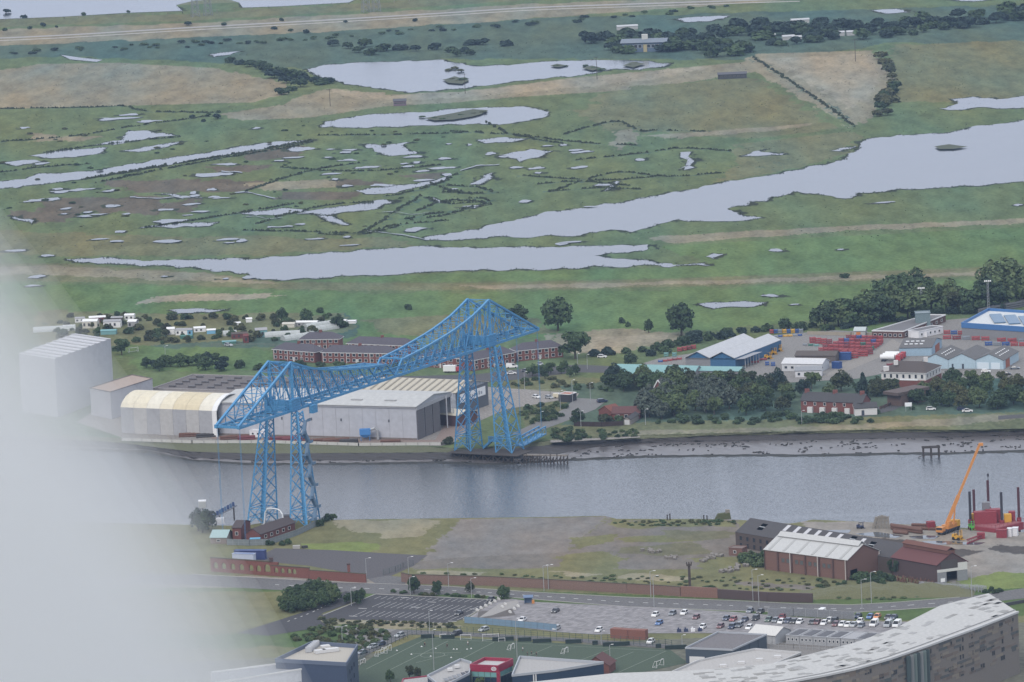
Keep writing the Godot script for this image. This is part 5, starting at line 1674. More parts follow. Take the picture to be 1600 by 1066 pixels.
func riverside_houses() -> void:
	var brick = mats.red_brick
	var slate := mat("grey_slate", 0.075, 0.072, 0.075, 0.85, 6.0)
	var white = mats.render_white
	var p := plot3(on(172.1, -2609.4), on(192.1, -2599.8), on(200.9, -2619.6))
	var t := thing("inn", "white-walled inn with red brick ground floor and brown hipped roof", "building", middle(p))
	hipped(t, p, 7.0, 10.6, 5.0, white, mat("brown_tile", 0.10, 0.078, 0.070, 0.9, 6.0))
	panel(t, "brick_storey", p[0], p[1], 0.0, 1.0, 0.0, 3.4, 0.2, brick)
	panel(t, "brick_storey", p[1], p[2], 0.0, 1.0, 0.0, 3.4, 0.2, brick)
	for j in 7: win(t, p[0], p[1], 0.08 + j * 0.14, 4.2, 1.2, 1.9)
	for j in 5: win(t, p[1], p[2], 0.12 + j * 0.19, 4.2, 1.2, 1.9)
	for j in 4: win(t, p[0], p[1], 0.3 + j * 0.18, 0.9, 1.6, 1.6, mat("frame_dark", 0.08, 0.05, 0.05, 0.7))
	panel(t, "name_board", p[0], p[1], 0.42, 0.82, 3.3, 3.9, 0.4, mats.sign_white)
	for u in [0.25, 0.75]:
		var s := shape()
		s.box(up(p[0].lerp(p[2], u), 10.6), v3(2.0, 2.2, 1.2))
		wpart(t, "chimney", s, mats.render_white)
	var ds := shape()
	ds.box(up(p[0].lerp(p[1], 0.12), 8.2) + v3(0, 0, -1.5), v3(2.6, 2.4, 2.0))
	wpart(t, "dormer", ds, white)
	p = plot(on(130.8, -2548.7), on(157.9, -2534), 9.0)
	t = thing("cottage_terrace", "terrace of red brick cottages with slate roof and white porches near water", "terrace", middle(p))
	gabled(t, p, 5.4, 8.6, brick, slate)
	for u in [0.04, 0.5, 0.94]:
		var s := shape()
		s.box(up(p[0].lerp(p[1], u) + (p[3] - p[0]) * 0.5, 9.0), v3(2.2, 2.2, 1.1))
		wpart(t, "chimney", s, brick)
	for j in 6: win(t, p[0], p[1], 0.07 + j * 0.16, 3.4, 1.2, 1.5)
	for j in 4: panel(t, "white_porch", p[0], p[1], 0.12 + j * 0.2, 0.20 + j * 0.2, 0.0, 2.7, 1.4 if j < 3 else 0.8, white)
	p = plot(on(154.3, -2531.5), on(164.5, -2532.1), 7.0)
	t = thing("white_annexe", "white rendered annexe with slate roof at the right of the cottages", "house", middle(p))
	gabled(t, p, 3.4, 5.2, white, slate)
	panel(t, "dark_gate", p[0], p[1], 0.3, 0.42, 0.0, 2.4, 0.15, mats.door_dark)
	p = plot(on(44.3, -2552.1), on(56.9, -2550.3), 9.0)
	t = thing("bungalow", "red brick bungalow with maroon tiled roof beside the slip road", "house", middle(p))
	gabled(t, p, 2.8, 5.2, brick, mats.maroon_tile)
	for j in 3: win(t, p[0], p[1], 0.2 + j * 0.3, 0.9, 1.6, 1.3)
	p = plot(on(38.4, -2564.3), on(43.9, -2559.2), 7.0)
	t = thing("bungalow_wing", "small brick house with orange-red roof left of the bungalow", "house", middle(p))
	gabled(t, p, 2.6, 4.8, brick, mat("orange_tile", 0.24, 0.085, 0.06, 0.9, 5.0), false)
	p = plot3(on(49.2, -2536.7), on(52.1, -2535.9), on(56.3, -2548.7))
	t = thing("garage", "small garage with white door and grey roof beside brown fence", "garage", middle(p))
	gabled(t, p, 2.5, 3.6, mat("garage_wall", 0.28, 0.25, 0.23, 0.9, 4.0), slate, false)
	panel(t, "door", p[0], p[1], 0.12, 0.88, 0.05, 2.2, 0.12, mats.door_white)
	fence([26.7, -2550, 26.5, -2539.6, 38.9, -2534.4, 48.9, -2535.1], 2.2, 2.4, mats.brown_timber, "dark brown close-board fence round the bungalow garden", mats.brown_timber, 1)
	p = plot(on(65.2, -2607.2), on(69.3, -2606), 8.0)
	t = thing("tree_house_gable", "house with white barge boards peeping out of the trees", "house", middle(p))
	gabled(t, p, 5.0, 8.4, brick, slate, false)
	var gb := shape()
	gb.bar(up(p[0], 5.0) + v3(0, 0, 0.4), up(mid(p[0], p[1]), 8.6) + v3(0, 0, 0.4), 0.25, 0.5)
	gb.bar(up(p[1], 5.0) + v3(0, 0, 0.4), up(mid(p[0], p[1]), 8.6) + v3(0, 0, 0.4), 0.25, 0.5)
	wpart(t, "barge_board", gb, mats.white_trim)
	var a: Vector3 = on(174, -2554.2)
	var b: Vector3 = on(186, -2565.1)
	t = thing("rail_underbridge", "brick railway bridge over the dark underpass below the inn", "bridge", mid(a, b))
	var stone := mat("bridge_brick", 0.15, 0.10, 0.085, 0.9, 4.0)
	var d := (b - a).normalized()
	var k := turn_to(d)
	for e in [[-0.36, 2.6, 0.28, "abutment"], [0.36, 2.6, 0.28, "abutment"]]:
		var s := shape()
		s.box(mid(a, b) + d * a.distance_to(b) * e[0] + v3(0, e[1], 0), v3(a.distance_to(b) * e[2], 5.2, 9.0), k)
		wpart(t, e[3], s, stone)
	var s := shape()
	s.box(mid(a, b) + v3(0, 5.9, 0), v3(a.distance_to(b) * 1.3, 1.4, 9.4), k)
	wpart(t, "deck", s, mat("deck_rust", 0.13, 0.095, 0.085, 0.9, 5.0))
	s = shape()
	s.box(mid(a, b) + v3(0, 5.0, 4.8), v3(a.distance_to(b) * 0.5, 0.5, 0.2), k)
	wpart(t, "height_bar", s, mats.sign_white)
	sign_board(on(179.1, -2536.8), "small white notice on two posts beside the underpass road")
	fence([166.6, -2545.6, 172.7, -2556.3, 175.4, -2564.5], 1.4, 4.0, stone, "low brick wall leading to the underpass", stone, 1, 0.4, "retaining_wall")
	for e in [[on(21, -2585.3), 9.0, "lamp post at the bend of the slip road"], [on(27, -2601.7), 11.0, "tall lamp post beside the works car park"], [on(35.3, -2597.5), 10.0, "lamp post in the middle of the slip road"], [on(29.6, -2537), 7.0, "lamp post before the brown garden fence"], [on(59, -2534), 7.0, "lamp post on the bank left of the willows"], [on(129.2, -2516), 6.0, "lamp post on the bank path before the cottages"], [on(5, -2645), 9.0, "lamp post between the far tower and the works car park"], [on(-172.5, -2773.2), 10.0, "lamp post before the dark trees of the green"], [on(11.4, -2552.6), 5.0, "short blue post beside the landing ramp"]]:
		lamp_post(e[0], e[1], e[2], "lamp posts of the far bank", 0.8)
	for e in [on(31.3, -2704.4), on(35.9, -2701.1)]:
		lamp_post(e, 7.0, "pale flagpole-like lamp post in front of the brick garden wall", "lamp posts of the far bank", 0.5)

func sign_board(at: Vector3, label: String) -> void:
	var t := thing("sign_board", label, "sign", at)
	var s := shape()
	for x in [-1.2, 1.2]: s.bar(v3(x, 0, 0), v3(x, 3.0, 0), 0.15)
	part(t, "post", s, mats.galvanised)
	s = shape()
	s.box(v3(0, 3.2, 0), v3(3.2, 1.8, 0.1))
	part(t, "board", s, mats.sign_white)

func allotments() -> void:
	var W := {"white": mats.shed_white, "brown": mat("shed_brown", 0.11, 0.085, 0.07, 0.9, 4.0), "red": mat("shed_red", 0.20, 0.06, 0.055, 0.9, 4.0), "green": mat("shed_green", 0.05, 0.15, 0.12, 0.8), "blue": mat("shed_blue", 0.16, 0.36, 0.52, 0.7), "grey": mat("shed_grey2", 0.28, 0.28, 0.29, 0.8), "teal": mat("shed_teal", 0.15, 0.30, 0.31, 0.8), "cream": mat("shed_cream", 0.50, 0.48, 0.42, 0.8)}
	var list := [
		[on(-219.2, -2914.3), 16.0, 5.0, 4.6, "cream", "white", "tall cream garden shed in front of the white huts"],
		[on(-207.7, -2912.9), 18.0, 5.0, 4.0, "white", "grey", "white hut row with dark windows among the allotments"],
		[on(-217.1, -2933.7), 17.0, 4.0, 3.2, "red", "white", "long white-roofed shed behind the cream one"],
		[on(-208.2, -2888.9), 16.0, 4.0, 2.4, "teal", "teal", "low teal-roofed shed before the white hut row"],
		[on(-196.8, -2909.5), 9.0, 5.0, 4.0, "grey", "white", "grey hut with white roof right of the white hut row"],
		[on(-200.2, -2937.3), 10.0, 4.0, 3.0, "white", "white", "white shed at the back of the allotments by dark bushes"],
		[on(-206.6, -2932.6), 12.0, 4.0, 2.6, "brown", "grey", "brown shed with grey roof behind the white hut row"],
		[on(-226.4, -2936.6), 10.0, 4.0, 2.6, "white", "grey", "small white shed near the misty end of the allotments"],
		[on(-230.3, -2911.1), 12.0, 4.0, 2.4, "grey", "white", "grey shed beside the misty polytunnel"],
		[on(-175.5, -2878.8), 8.0, 4.0, 3.6, "white", "white", "white shed beside the hut with sky blue end"],
		[on(-169, -2874.6), 14.0, 4.0, 3.4, "white", "grey", "pale hut with sky blue end and dark openings"],
		[on(-165.4, -2873.5), 5.0, 4.0, 3.4, "blue", "grey", "sky blue shed end joined to the pale hut"],
		[on(-166.4, -2860.8), 12.0, 4.0, 1.8, "green", "green", "low green netted frame in front of the sky blue shed"],
		[on(-160.9, -2882.9), 12.0, 4.0, 2.6, "white", "white", "white patched shed right of the sky blue end"],
		[on(-154.5, -2874.4), 9.0, 4.0, 2.4, "blue", "white", "pale blue shed near the middle of the allotments"],
		[on(-139.2, -2854.6), 16.0, 5.0, 3.0, "red", "brown", "dark red long shed in the middle of the allotments"],
		[on(-135.3, -2838.5), 5.0, 4.0, 4.4, "red", "red", "tall red brick hut at the allotment gate"],
		[on(-143.7, -2836.8), 14.0, 4.0, 1.6, "green", "teal", "low green netting frame beside the tall red hut"],
		[on(-128.1, -2855.5), 12.0, 5.0, 4.6, "teal", "grey", "teal greenhouse frame beside the white van"],
		[on(-136.4, -2908.3), 6.0, 4.0, 2.2, "white", "white", "tiny white shed among bushes at the back"],
		[on(-141.9, -2896.7), 6.0, 3.0, 2.0, "white", "white", "tiny white hut among bushes left of the back shed"],
		[on(-114.6, -2883.8), 13.0, 4.0, 2.4, "cream", "cream", "low cream-roofed shed at the right of the allotments"],
		[on(-106, -2885.5), 26.0, 5.0, 2.6, "grey", "white", "long white-roofed shed under the tall allotment trees"],
		[on(-86.4, -2883.8), 6.0, 4.0, 2.6, "white", "white", "white hut right of the dark round tree"],
		[on(-82.5, -2887), 10.0, 4.0, 1.6, "white", "white", "low white shed at the right end of the allotments"],
	]
	for e in list:
		var t := thing("garden_shed", e[6], "shed", e[0], rng.randf_range(-0.25, 0.2), "sheds of the allotments")
		var w: float = e[1] * 0.5
		var d: float = e[2] / 2.0
		var h: float = e[3]
		var s := shape()
		s.box(v3(0, h * 0.4, 0), v3(w, h * 0.8, d * 2.0))
		part(t, "wall", s, W[e[4]])
		s = shape()
		slab(s, v3(-w / 2 - 0.2, h * 0.78, d + 0.2), v3(w / 2 + 0.2, h * 0.78, d + 0.2), v3(w / 2 + 0.2, h, -0.1), v3(-w / 2 - 0.2, h, -0.1), 0.12)
		slab(s, v3(-w / 2 - 0.2, h * 0.78, -d - 0.2), v3(w / 2 + 0.2, h * 0.78, -d - 0.2), v3(w / 2 + 0.2, h, 0.1), v3(-w / 2 - 0.2, h, 0.1), 0.12)
		part(t, "roof", s, W[e[5]])
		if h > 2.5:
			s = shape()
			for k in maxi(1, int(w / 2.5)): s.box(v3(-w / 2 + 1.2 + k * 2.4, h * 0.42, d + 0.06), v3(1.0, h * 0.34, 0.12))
			part(t, "painted_opening", s, mat("opening_shade", 0.03, 0.03, 0.035, 0.6))  # dark boxes on the wall, painted shade in place of real holes
	for e in [[on(-237.9, -2909), 22.0, 0.05, "misty white polytunnel at the left end of the allotments"], [on(-144.6, -2864.9), 7.0, 0.1, "short pale polytunnel left of the dark red shed"], [on(-117.2, -2854.3), 18.0, 0.05, "long pale polytunnel nearest the brick houses"], [on(-108.7, -2843.1), 18.0, 0.55, "slanting polytunnel in front of the brick houses"], [on(-97.3, -2867.5), 18.0, 0.6, "pale polytunnel slanting beside the dark round tree"], [on(-99.6, -2879.1), 16.0, 0.6, "polytunnel behind the slanting one near the dark tree"]]:
		var t := thing("polytunnel", e[3], "polytunnel", e[0], e[2], "polytunnels of the allotments")
		var s := shape()
		for k in 8:
			var t0 := PI * k / 8.0
			var t1 := PI * (k + 1) / 8.0
			s.quad(v3(-e[1] / 2, sin(t0) * 2.6, cos(t0) * 2.6), v3(-e[1] / 2, sin(t1) * 2.6, cos(t1) * 2.6), v3(e[1] / 2, sin(t1) * 2.6, cos(t1) * 2.6), v3(e[1] / 2, sin(t0) * 2.6, cos(t0) * 2.6))
			for x in [-e[1] / 2, e[1] / 2]: s.tri(v3(x, 0, 0), v3(x, sin(t0) * 2.6, cos(t0) * 2.6), v3(x, sin(t1) * 2.6, cos(t1) * 2.6))
		part(t, "cover", s, mat("poly_cover", 0.52, 0.55, 0.54, 0.5, 6.0))
		s = shape()
		for j in 6:
			var x: float = -e[1] / 2 + e[1] * j / 5.0
			for k in 8: s.bar(v3(x, sin(PI * k / 8.0) * 2.66, cos(PI * k / 8.0) * 2.66), v3(x, sin(PI * (k + 1) / 8.0) * 2.66, cos(PI * (k + 1) / 8.0) * 2.66), 0.12)
		part(t, "hoops", s, mat("hoop_grey", 0.33, 0.36, 0.35, 0.6))
	car("van", "white", on(-128.8, -2855.7), 0.1, "white van parked among the allotments", "cars around the far bank works and houses")
	fence([-152.6, -2831.1, -129.6, -2826.2, -106.5, -2812.8, -90.1, -2803.7], 1.2, 5.0, mats.weathered_post, "post and wire fence along the allotment edge")
	goal_frame(on(-191.5, -2824.1), 5.0, 2.2, 0.5, "white goalpost on the green beside the tall works block")

func goal_frame(at: Vector3, w: float, h: float, turn: float, label: String) -> void:
	var t := thing("goal_frame", label, "goal", at, turn, "white goal frames")
	var m = mats.goal_white
	var s := shape()
	for x in [-w / 2, w / 2]:
		s.bar(v3(x, 0, 0), v3(x, h, 0), 0.16)
		s.bar(v3(x, h, 0), v3(x, h, -h * 0.35), 0.12)
		s.bar(v3(x, h, -h * 0.35), v3(x, 0, -h * 0.8), 0.12)
		s.bar(v3(x, 0.06, 0), v3(x, 0.06, -h * 0.8), 0.12)
	s.bar(v3(-w / 2, h, 0), v3(w / 2, h, 0), 0.16)
	s.bar(v3(-w / 2, 0.06, -h * 0.8), v3(w / 2, 0.06, -h * 0.8), 0.12)
	part(t, "frame", s, m)

func north_plants() -> void:
	for e in [
		[on(23.6, -2827.8), 20.0, 19.5, "mid", "tall spreading tree standing alone behind the brick houses"],
		[on(30.6, -2734.4), 18.0, 19.5, "mid", "big dark round tree beside the right-hand brick terrace"],
		[on(85, -2793.9), 19.0, 17.0, "dark", "dark tree on the field behind the depot hall"],
		[on(2.4, -2860.3), 11.0, 15.0, "dark", "dark tree behind the tip of the far cantilever"],
		[on(69, -2807.2), 8.0, 5.5, "dark", "slim dark tree on the pasture left of the dark depot tree"],
		[on(-99.9, -2928.2), 4.5, 4.2, "dark", "lone round bush on the pasture left of centre"],
		[on(-53.5, -2924.7), 4.5, 4.4, "dark", "lone round bush on the pasture above the bridge"],
		[on(178.4, -2965.8), 3.6, 6.0, "dark", "lone dark thicket on the bank above the depot trees"],
		[on(56.4, -2843.4), 4.5, 3.6, "dark", "small dark bush on the pasture, left of a pair"],
		[on(59.3, -2829.5), 4.0, 3.4, "mid", "small bush on the pasture, right of a pair"],
		[on(-135.2, -2756), 6.5, 6.0, "dark", "round dark tree on the green before the brown workshop"],
		[on(-197.1, -2815.4), 11.0, 11.0, "mid", "bushy tree beside the tall grey works block"],
		[on(-89.5, -2871.6), 8.5, 8.5, "dark", "dark round tree at the right of the allotments"],
		[on(-105.9, -2894.3), 9.0, 8.0, "mid", "tallest tree over the allotments"],
		[on(-118.8, -2902.8), 8.0, 7.5, "dark", "dark tree over the allotments left of the tallest"],
		[on(28.3, -2542.6), 9.0, 8.5, "dark", "dark garden tree at the corner of the brown fence"],
		[on(41.2, -2545.9), 6.0, 7.0, "hazel", "round brownish tree in the bungalow garden"],
		[on(47.1, -2546), 4.5, 4.6, "mid", "small round tree before the bungalow"],
		[on(57.2, -2706.5), 7.5, 8.0, "dark", "dark tree left of the long teal shed"],
		[on(161.7, -2584.8), 12.0, 8.0, "blue", "dark conifer above the cottage terrace"],
		[on(-31, -2507.7), 5.0, 5.5, "hazel", "bush on the river wall beside the left far tower leg"],
	]:
		var form := "spire" if e[4].contains("conifer") else "broad" if e[1] > 7.0 else "bush"
		plant("conifer" if form == "spire" else "tree" if form == "broad" else "bush", form, e[3], e[0], e[1], e[2], e[4], "tree" if e[1] > 5.4 else "bush")
	belt([157, -2797, 164, -2799, 170, -2801, 178, -2807, 185, -2803, 193, -2811, 200, -2813, 209, -2837, 214, -2840, 221, -2833, 227, -2826, 234, -2824, 242, -2830, 249, -2837, 258, -2843, 266, -2849], "tree", "broad", ["dark", "mid", "light", "hazel"], 15.0, 21.0, 1.2, "tall dark tree in the belt behind the depot yard", "tree", "tall trees behind the depot yard")
	belt([200, -2857, 207, -2864, 194, -2841, 247, -2860, 255, -2866], "tree", "broad", ["mid", "light"], 20.0, 25.0, 1.15, "tallest green tree in the back of the depot belt", "tree", "tall trees behind the depot yard")
	belt([159, -2788, 167, -2792, 174, -2796, 181, -2800, 189, -2806, 196, -2804, 205, -2821, 216, -2826, 224, -2823, 230, -2819, 237, -2821, 245, -2825, 254, -2835], "hedge_shrub", "bush", ["dark", "blue"], 4.0, 7.0, 1.5, "dark shrub at the foot of the depot tree belt", "bush", "shrubs below the depot trees")
	belt([91, -2784, 99, -2785, 107, -2791, 115, -2791, 122, -2793, 128, -2793, 137, -2799, 144, -2792, 151, -2799, 157, -2788, 41, -2741, 48, -2743, 55, -2745, 63, -2747, 71, -2751, 77, -2757, 84, -2761, 90, -2767, 97, -2773, 103, -2776, 110, -2782, 75, -2739, 68, -2733], "hedge_shrub", "bush", ["dark", "mid", "blue"], 4.0, 7.0, 1.3, "dark hedge bush along the rail line behind the depot", "bush", "hedge along the rail line")
	belt(scatter_in([58, -2604, 77, -2622, 95, -2621, 101, -2591, 98, -2547, 80, -2539, 60, -2548], 26, 6.0), "willow", "broad", ["silver", "silver", "light"], 9.0, 13.0, 1.0, "silvery willow in the clump by the river bank", "tree", "silvery willows by the river bank")
	belt(scatter_in([39, -2656, 60, -2657, 90, -2641, 120, -2632, 134, -2617, 169, -2596, 177, -2606, 176, -2579, 158, -2575, 132, -2582, 128, -2557, 104, -2546, 101, -2615, 59, -2627, 41, -2633], 58, 5.0), "tree", "broad", ["dark", "mid", "light", "blue", "hazel"], 7.0, 11.0, 1.05, "dark green tree in the wood between depot and river", "tree", "wood between depot and river")
	belt(scatter_in([183, -2573, 203, -2615, 274, -2605, 265, -2518, 219, -2531, 185, -2540], 60, 5.0), "tree", "broad", ["mid", "dark", "light", "olive"], 6.0, 10.0, 1.1, "green tree in the thicket right of the underpass", "tree", "thicket right of the underpass")
	belt(scatter_in([104, -2546, 130, -2542, 158, -2527, 161, -2509, 128, -2515, 103, -2522, 56, -2535, 57, -2545], 44, 3.5), "hedge_shrub", "bush", ["dark", "mid"], 2.5, 4.0, 1.4, "dark bush in the hedge below the cottages", "bush", "hedge below the cottages")
	belt(scatter_in([14, -2519, 21, -2538, 27, -2529, 56, -2514, 53, -2502, 21, -2500], 34, 3.0), "bush", "bush", ["mid", "light", "dark"], 1.6, 3.0, 1.5, "low green bush on the bank beside the landing ramp", "bush", "bushes beside the landing ramp")
	belt(scatter_in([4, -2592, 20, -2606, 25, -2593, 22, -2569, 10, -2546, 4, -2549], 26, 3.0), "scrub_bush", "bush", ["mid", "dark", "light"], 2.0, 4.0, 1.4, "bush on the scrub right of the far tower", "bush", "scrub right of the far tower")
	belt(scatter_in([-7, -2677, 18, -2677, 30, -2659, 60, -2639, 47, -2627, -1, -2656], 22, 5.0), "scrub_bush", "bush", ["olive", "mid"], 1.5, 3.0, 1.6, "low olive bush on the rough ground above the works car park", "bush", "rough ground above the works car park")
	belt([9, -2688, 14, -2690, 18, -2693, 23, -2691, 30, -2685, 15, -2678, 25, -2702, 27, -2679], "tree", "broad", ["dark", "mid"], 5.0, 7.5, 1.0, "dark tree along the estate road before the brick terrace", "tree", "trees along the estate road")
	belt([-182, -2770, -177, -2766, -173, -2771, -170, -2770, -165, -2769, -161, -2770, -156, -2772, -152, -2775, -148, -2778, -143, -2764, -152, -2755, -175, -2758, -144, -2749], "tree", "broad", ["dark", "blue", "mid"], 5.5, 8.0, 1.2, "dark tree in the row across the green", "tree", "row of trees across the green")
	belt([-114, -2756, -105, -2751, -95, -2746, -86, -2743, -76, -2736, -66, -2732, -57, -2727, -121, -2754, -125, -2747], "hedge_shrub", "bush", ["dark", "mid"], 3.0, 4.6, 1.3, "bush in the hedge before the brick houses", "bush", "hedge before the brick houses")
	belt(scatter_in([-247, -2968, -168, -2938, -86, -2917, -84, -2872, -98, -2850, -124, -2837, -176, -2840, -200, -2856, -237, -2881], 110, 4.0), "garden_shrub", "bush", ["dark", "mid", "hazel", "olive"], 2.2, 5.2, 1.2, "garden bush or small tree among the allotment sheds", "bush", "bushes among the allotment sheds")
	belt([178, -2557, 181, -2542, 165, -2535], "bush", "bush", ["mid"], 2.2, 3.2, 1.3, "bush beside the underpass road", "bush", "bushes beside the underpass road")
	belt(scatter_in([55, -4281, 89, -4284, 132, -4255, 167, -4296, 208, -4317, 254, -4275, 304, -4290, 354, -4306, 418, -4357, 408, -4260, 347, -4221, 296, -4187, 246, -4154, 200, -4166, 181, -4083, 149, -4097, 133, -4150, 86, -4163], 135, 8.0), "thicket_tree", "scrub", ["blue", "dark", "blue", "mid"], 6.0, 11.0, 1.5, "dark tree in the woodland of the nature reserve", "tree", "woodland of the nature reserve")
	belt([-202, -4229, -194, -4212, -186, -4194, -178, -4173, -172, -4152, -166, -4136, -160, -4120, -153, -4104, -147, -4089, -141, -4073, -134, -4057, -128, -4046, -123, -4052, -143, -4035, -154, -4066, -164, -4104, -149, -4013, -155, -3991], "thicket_tree", "scrub", ["dark", "blue"], 5.0, 8.0, 1.7, "dark bush in the thicket left of the large pond", "bush", "thicket left of the large pond")
	belt([-127, -4317, -114, -4292, -102, -4296, -87, -4260, -74, -4264, -62, -4249, -48, -4252, -35, -4228, -26, -4214, -19, -4277, -11, -4273, 6, -4256, -106, -4260, -96, -4236, -31, -4197, -21, -4202], "thicket_tree", "scrub", ["blue", "dark"], 5.0, 8.0, 1.6, "dark bush on the far shore of the large pond", "bush", "bushes on the far shore")
	belt([275, -4040, 275, -4006, 275, -3971, 274, -3937, 273, -3905, 271, -3872, 270, -3841, 266, -3818, 263, -3804, 258, -3790, 255, -3768, 256, -3745, 252, -3724, 254, -3693, 261, -3766, 247, -3689], "thicket_tree", "scrub", ["hazel", "dark", "olive"], 5.0, 8.0, 1.5, "dull brown-green bush in the hedge across the dry grass", "bush", "hedge across the dry grass")
	belt(scatter_in([-389, -4399, -189, -4395, 37, -4440, 191, -4491, 190, -4460, 37, -4399, -187, -4355, -386, -4359], 70, 7.0), "thicket_tree", "scrub", ["blue", "mid"], 1.6, 3.2, 2.4, "small dark bush in the hedge beside the far road", "bush", "hedge beside the far road")
	belt([-392, -4670, -342, -4668, -305, -4671, -369, -4583, -379, -4567, -357, -4567, -399, -4566, -249, -4536, -219, -4522, -177, -4471, -163, -4443, -121, -4495, -173, -4531, -65, -4479, -150, -4427, -410, -4723, -196, -3895, -213, -3871, -204, -3844, -202, -3874, -195, -3856], "thicket_tree", "scrub", ["dark", "blue"], 2.4, 4.2, 1.4, "lone dark bush out on the far flats", "bush", "lone bushes on the far flats")
	belt([-37, -4101, -32, -4108, -28, -4088, -35, -4035, -29, -4020, -26, -4027, 42, -4092, 48, -4090, 63, -4083, 69, -4067, 73, -4052, 95, -4077, 100, -4084, -45, -3794, -36, -3798, -27, -3806, -19, -3810, -12, -3815, -40, -3785, -54, -3805], "thicket_tree", "scrub", ["mid", "olive"], 1.5, 2.6, 3.0, "low green bush on an island in the reserve ponds", "bush", "islands in the reserve ponds")
	belt(scatter_in([-345, -3864, -167, -3829, -36, -3702, -34, -3228, -146, -3251, -303, -3351], 70, 9.0), "rush_clump", "scrub", ["dark", "olive"], 0.8, 1.8, 2.6, "dark rush tuft on the wet marsh", "rushes", "rush tufts on the wet marsh")
	reserve()

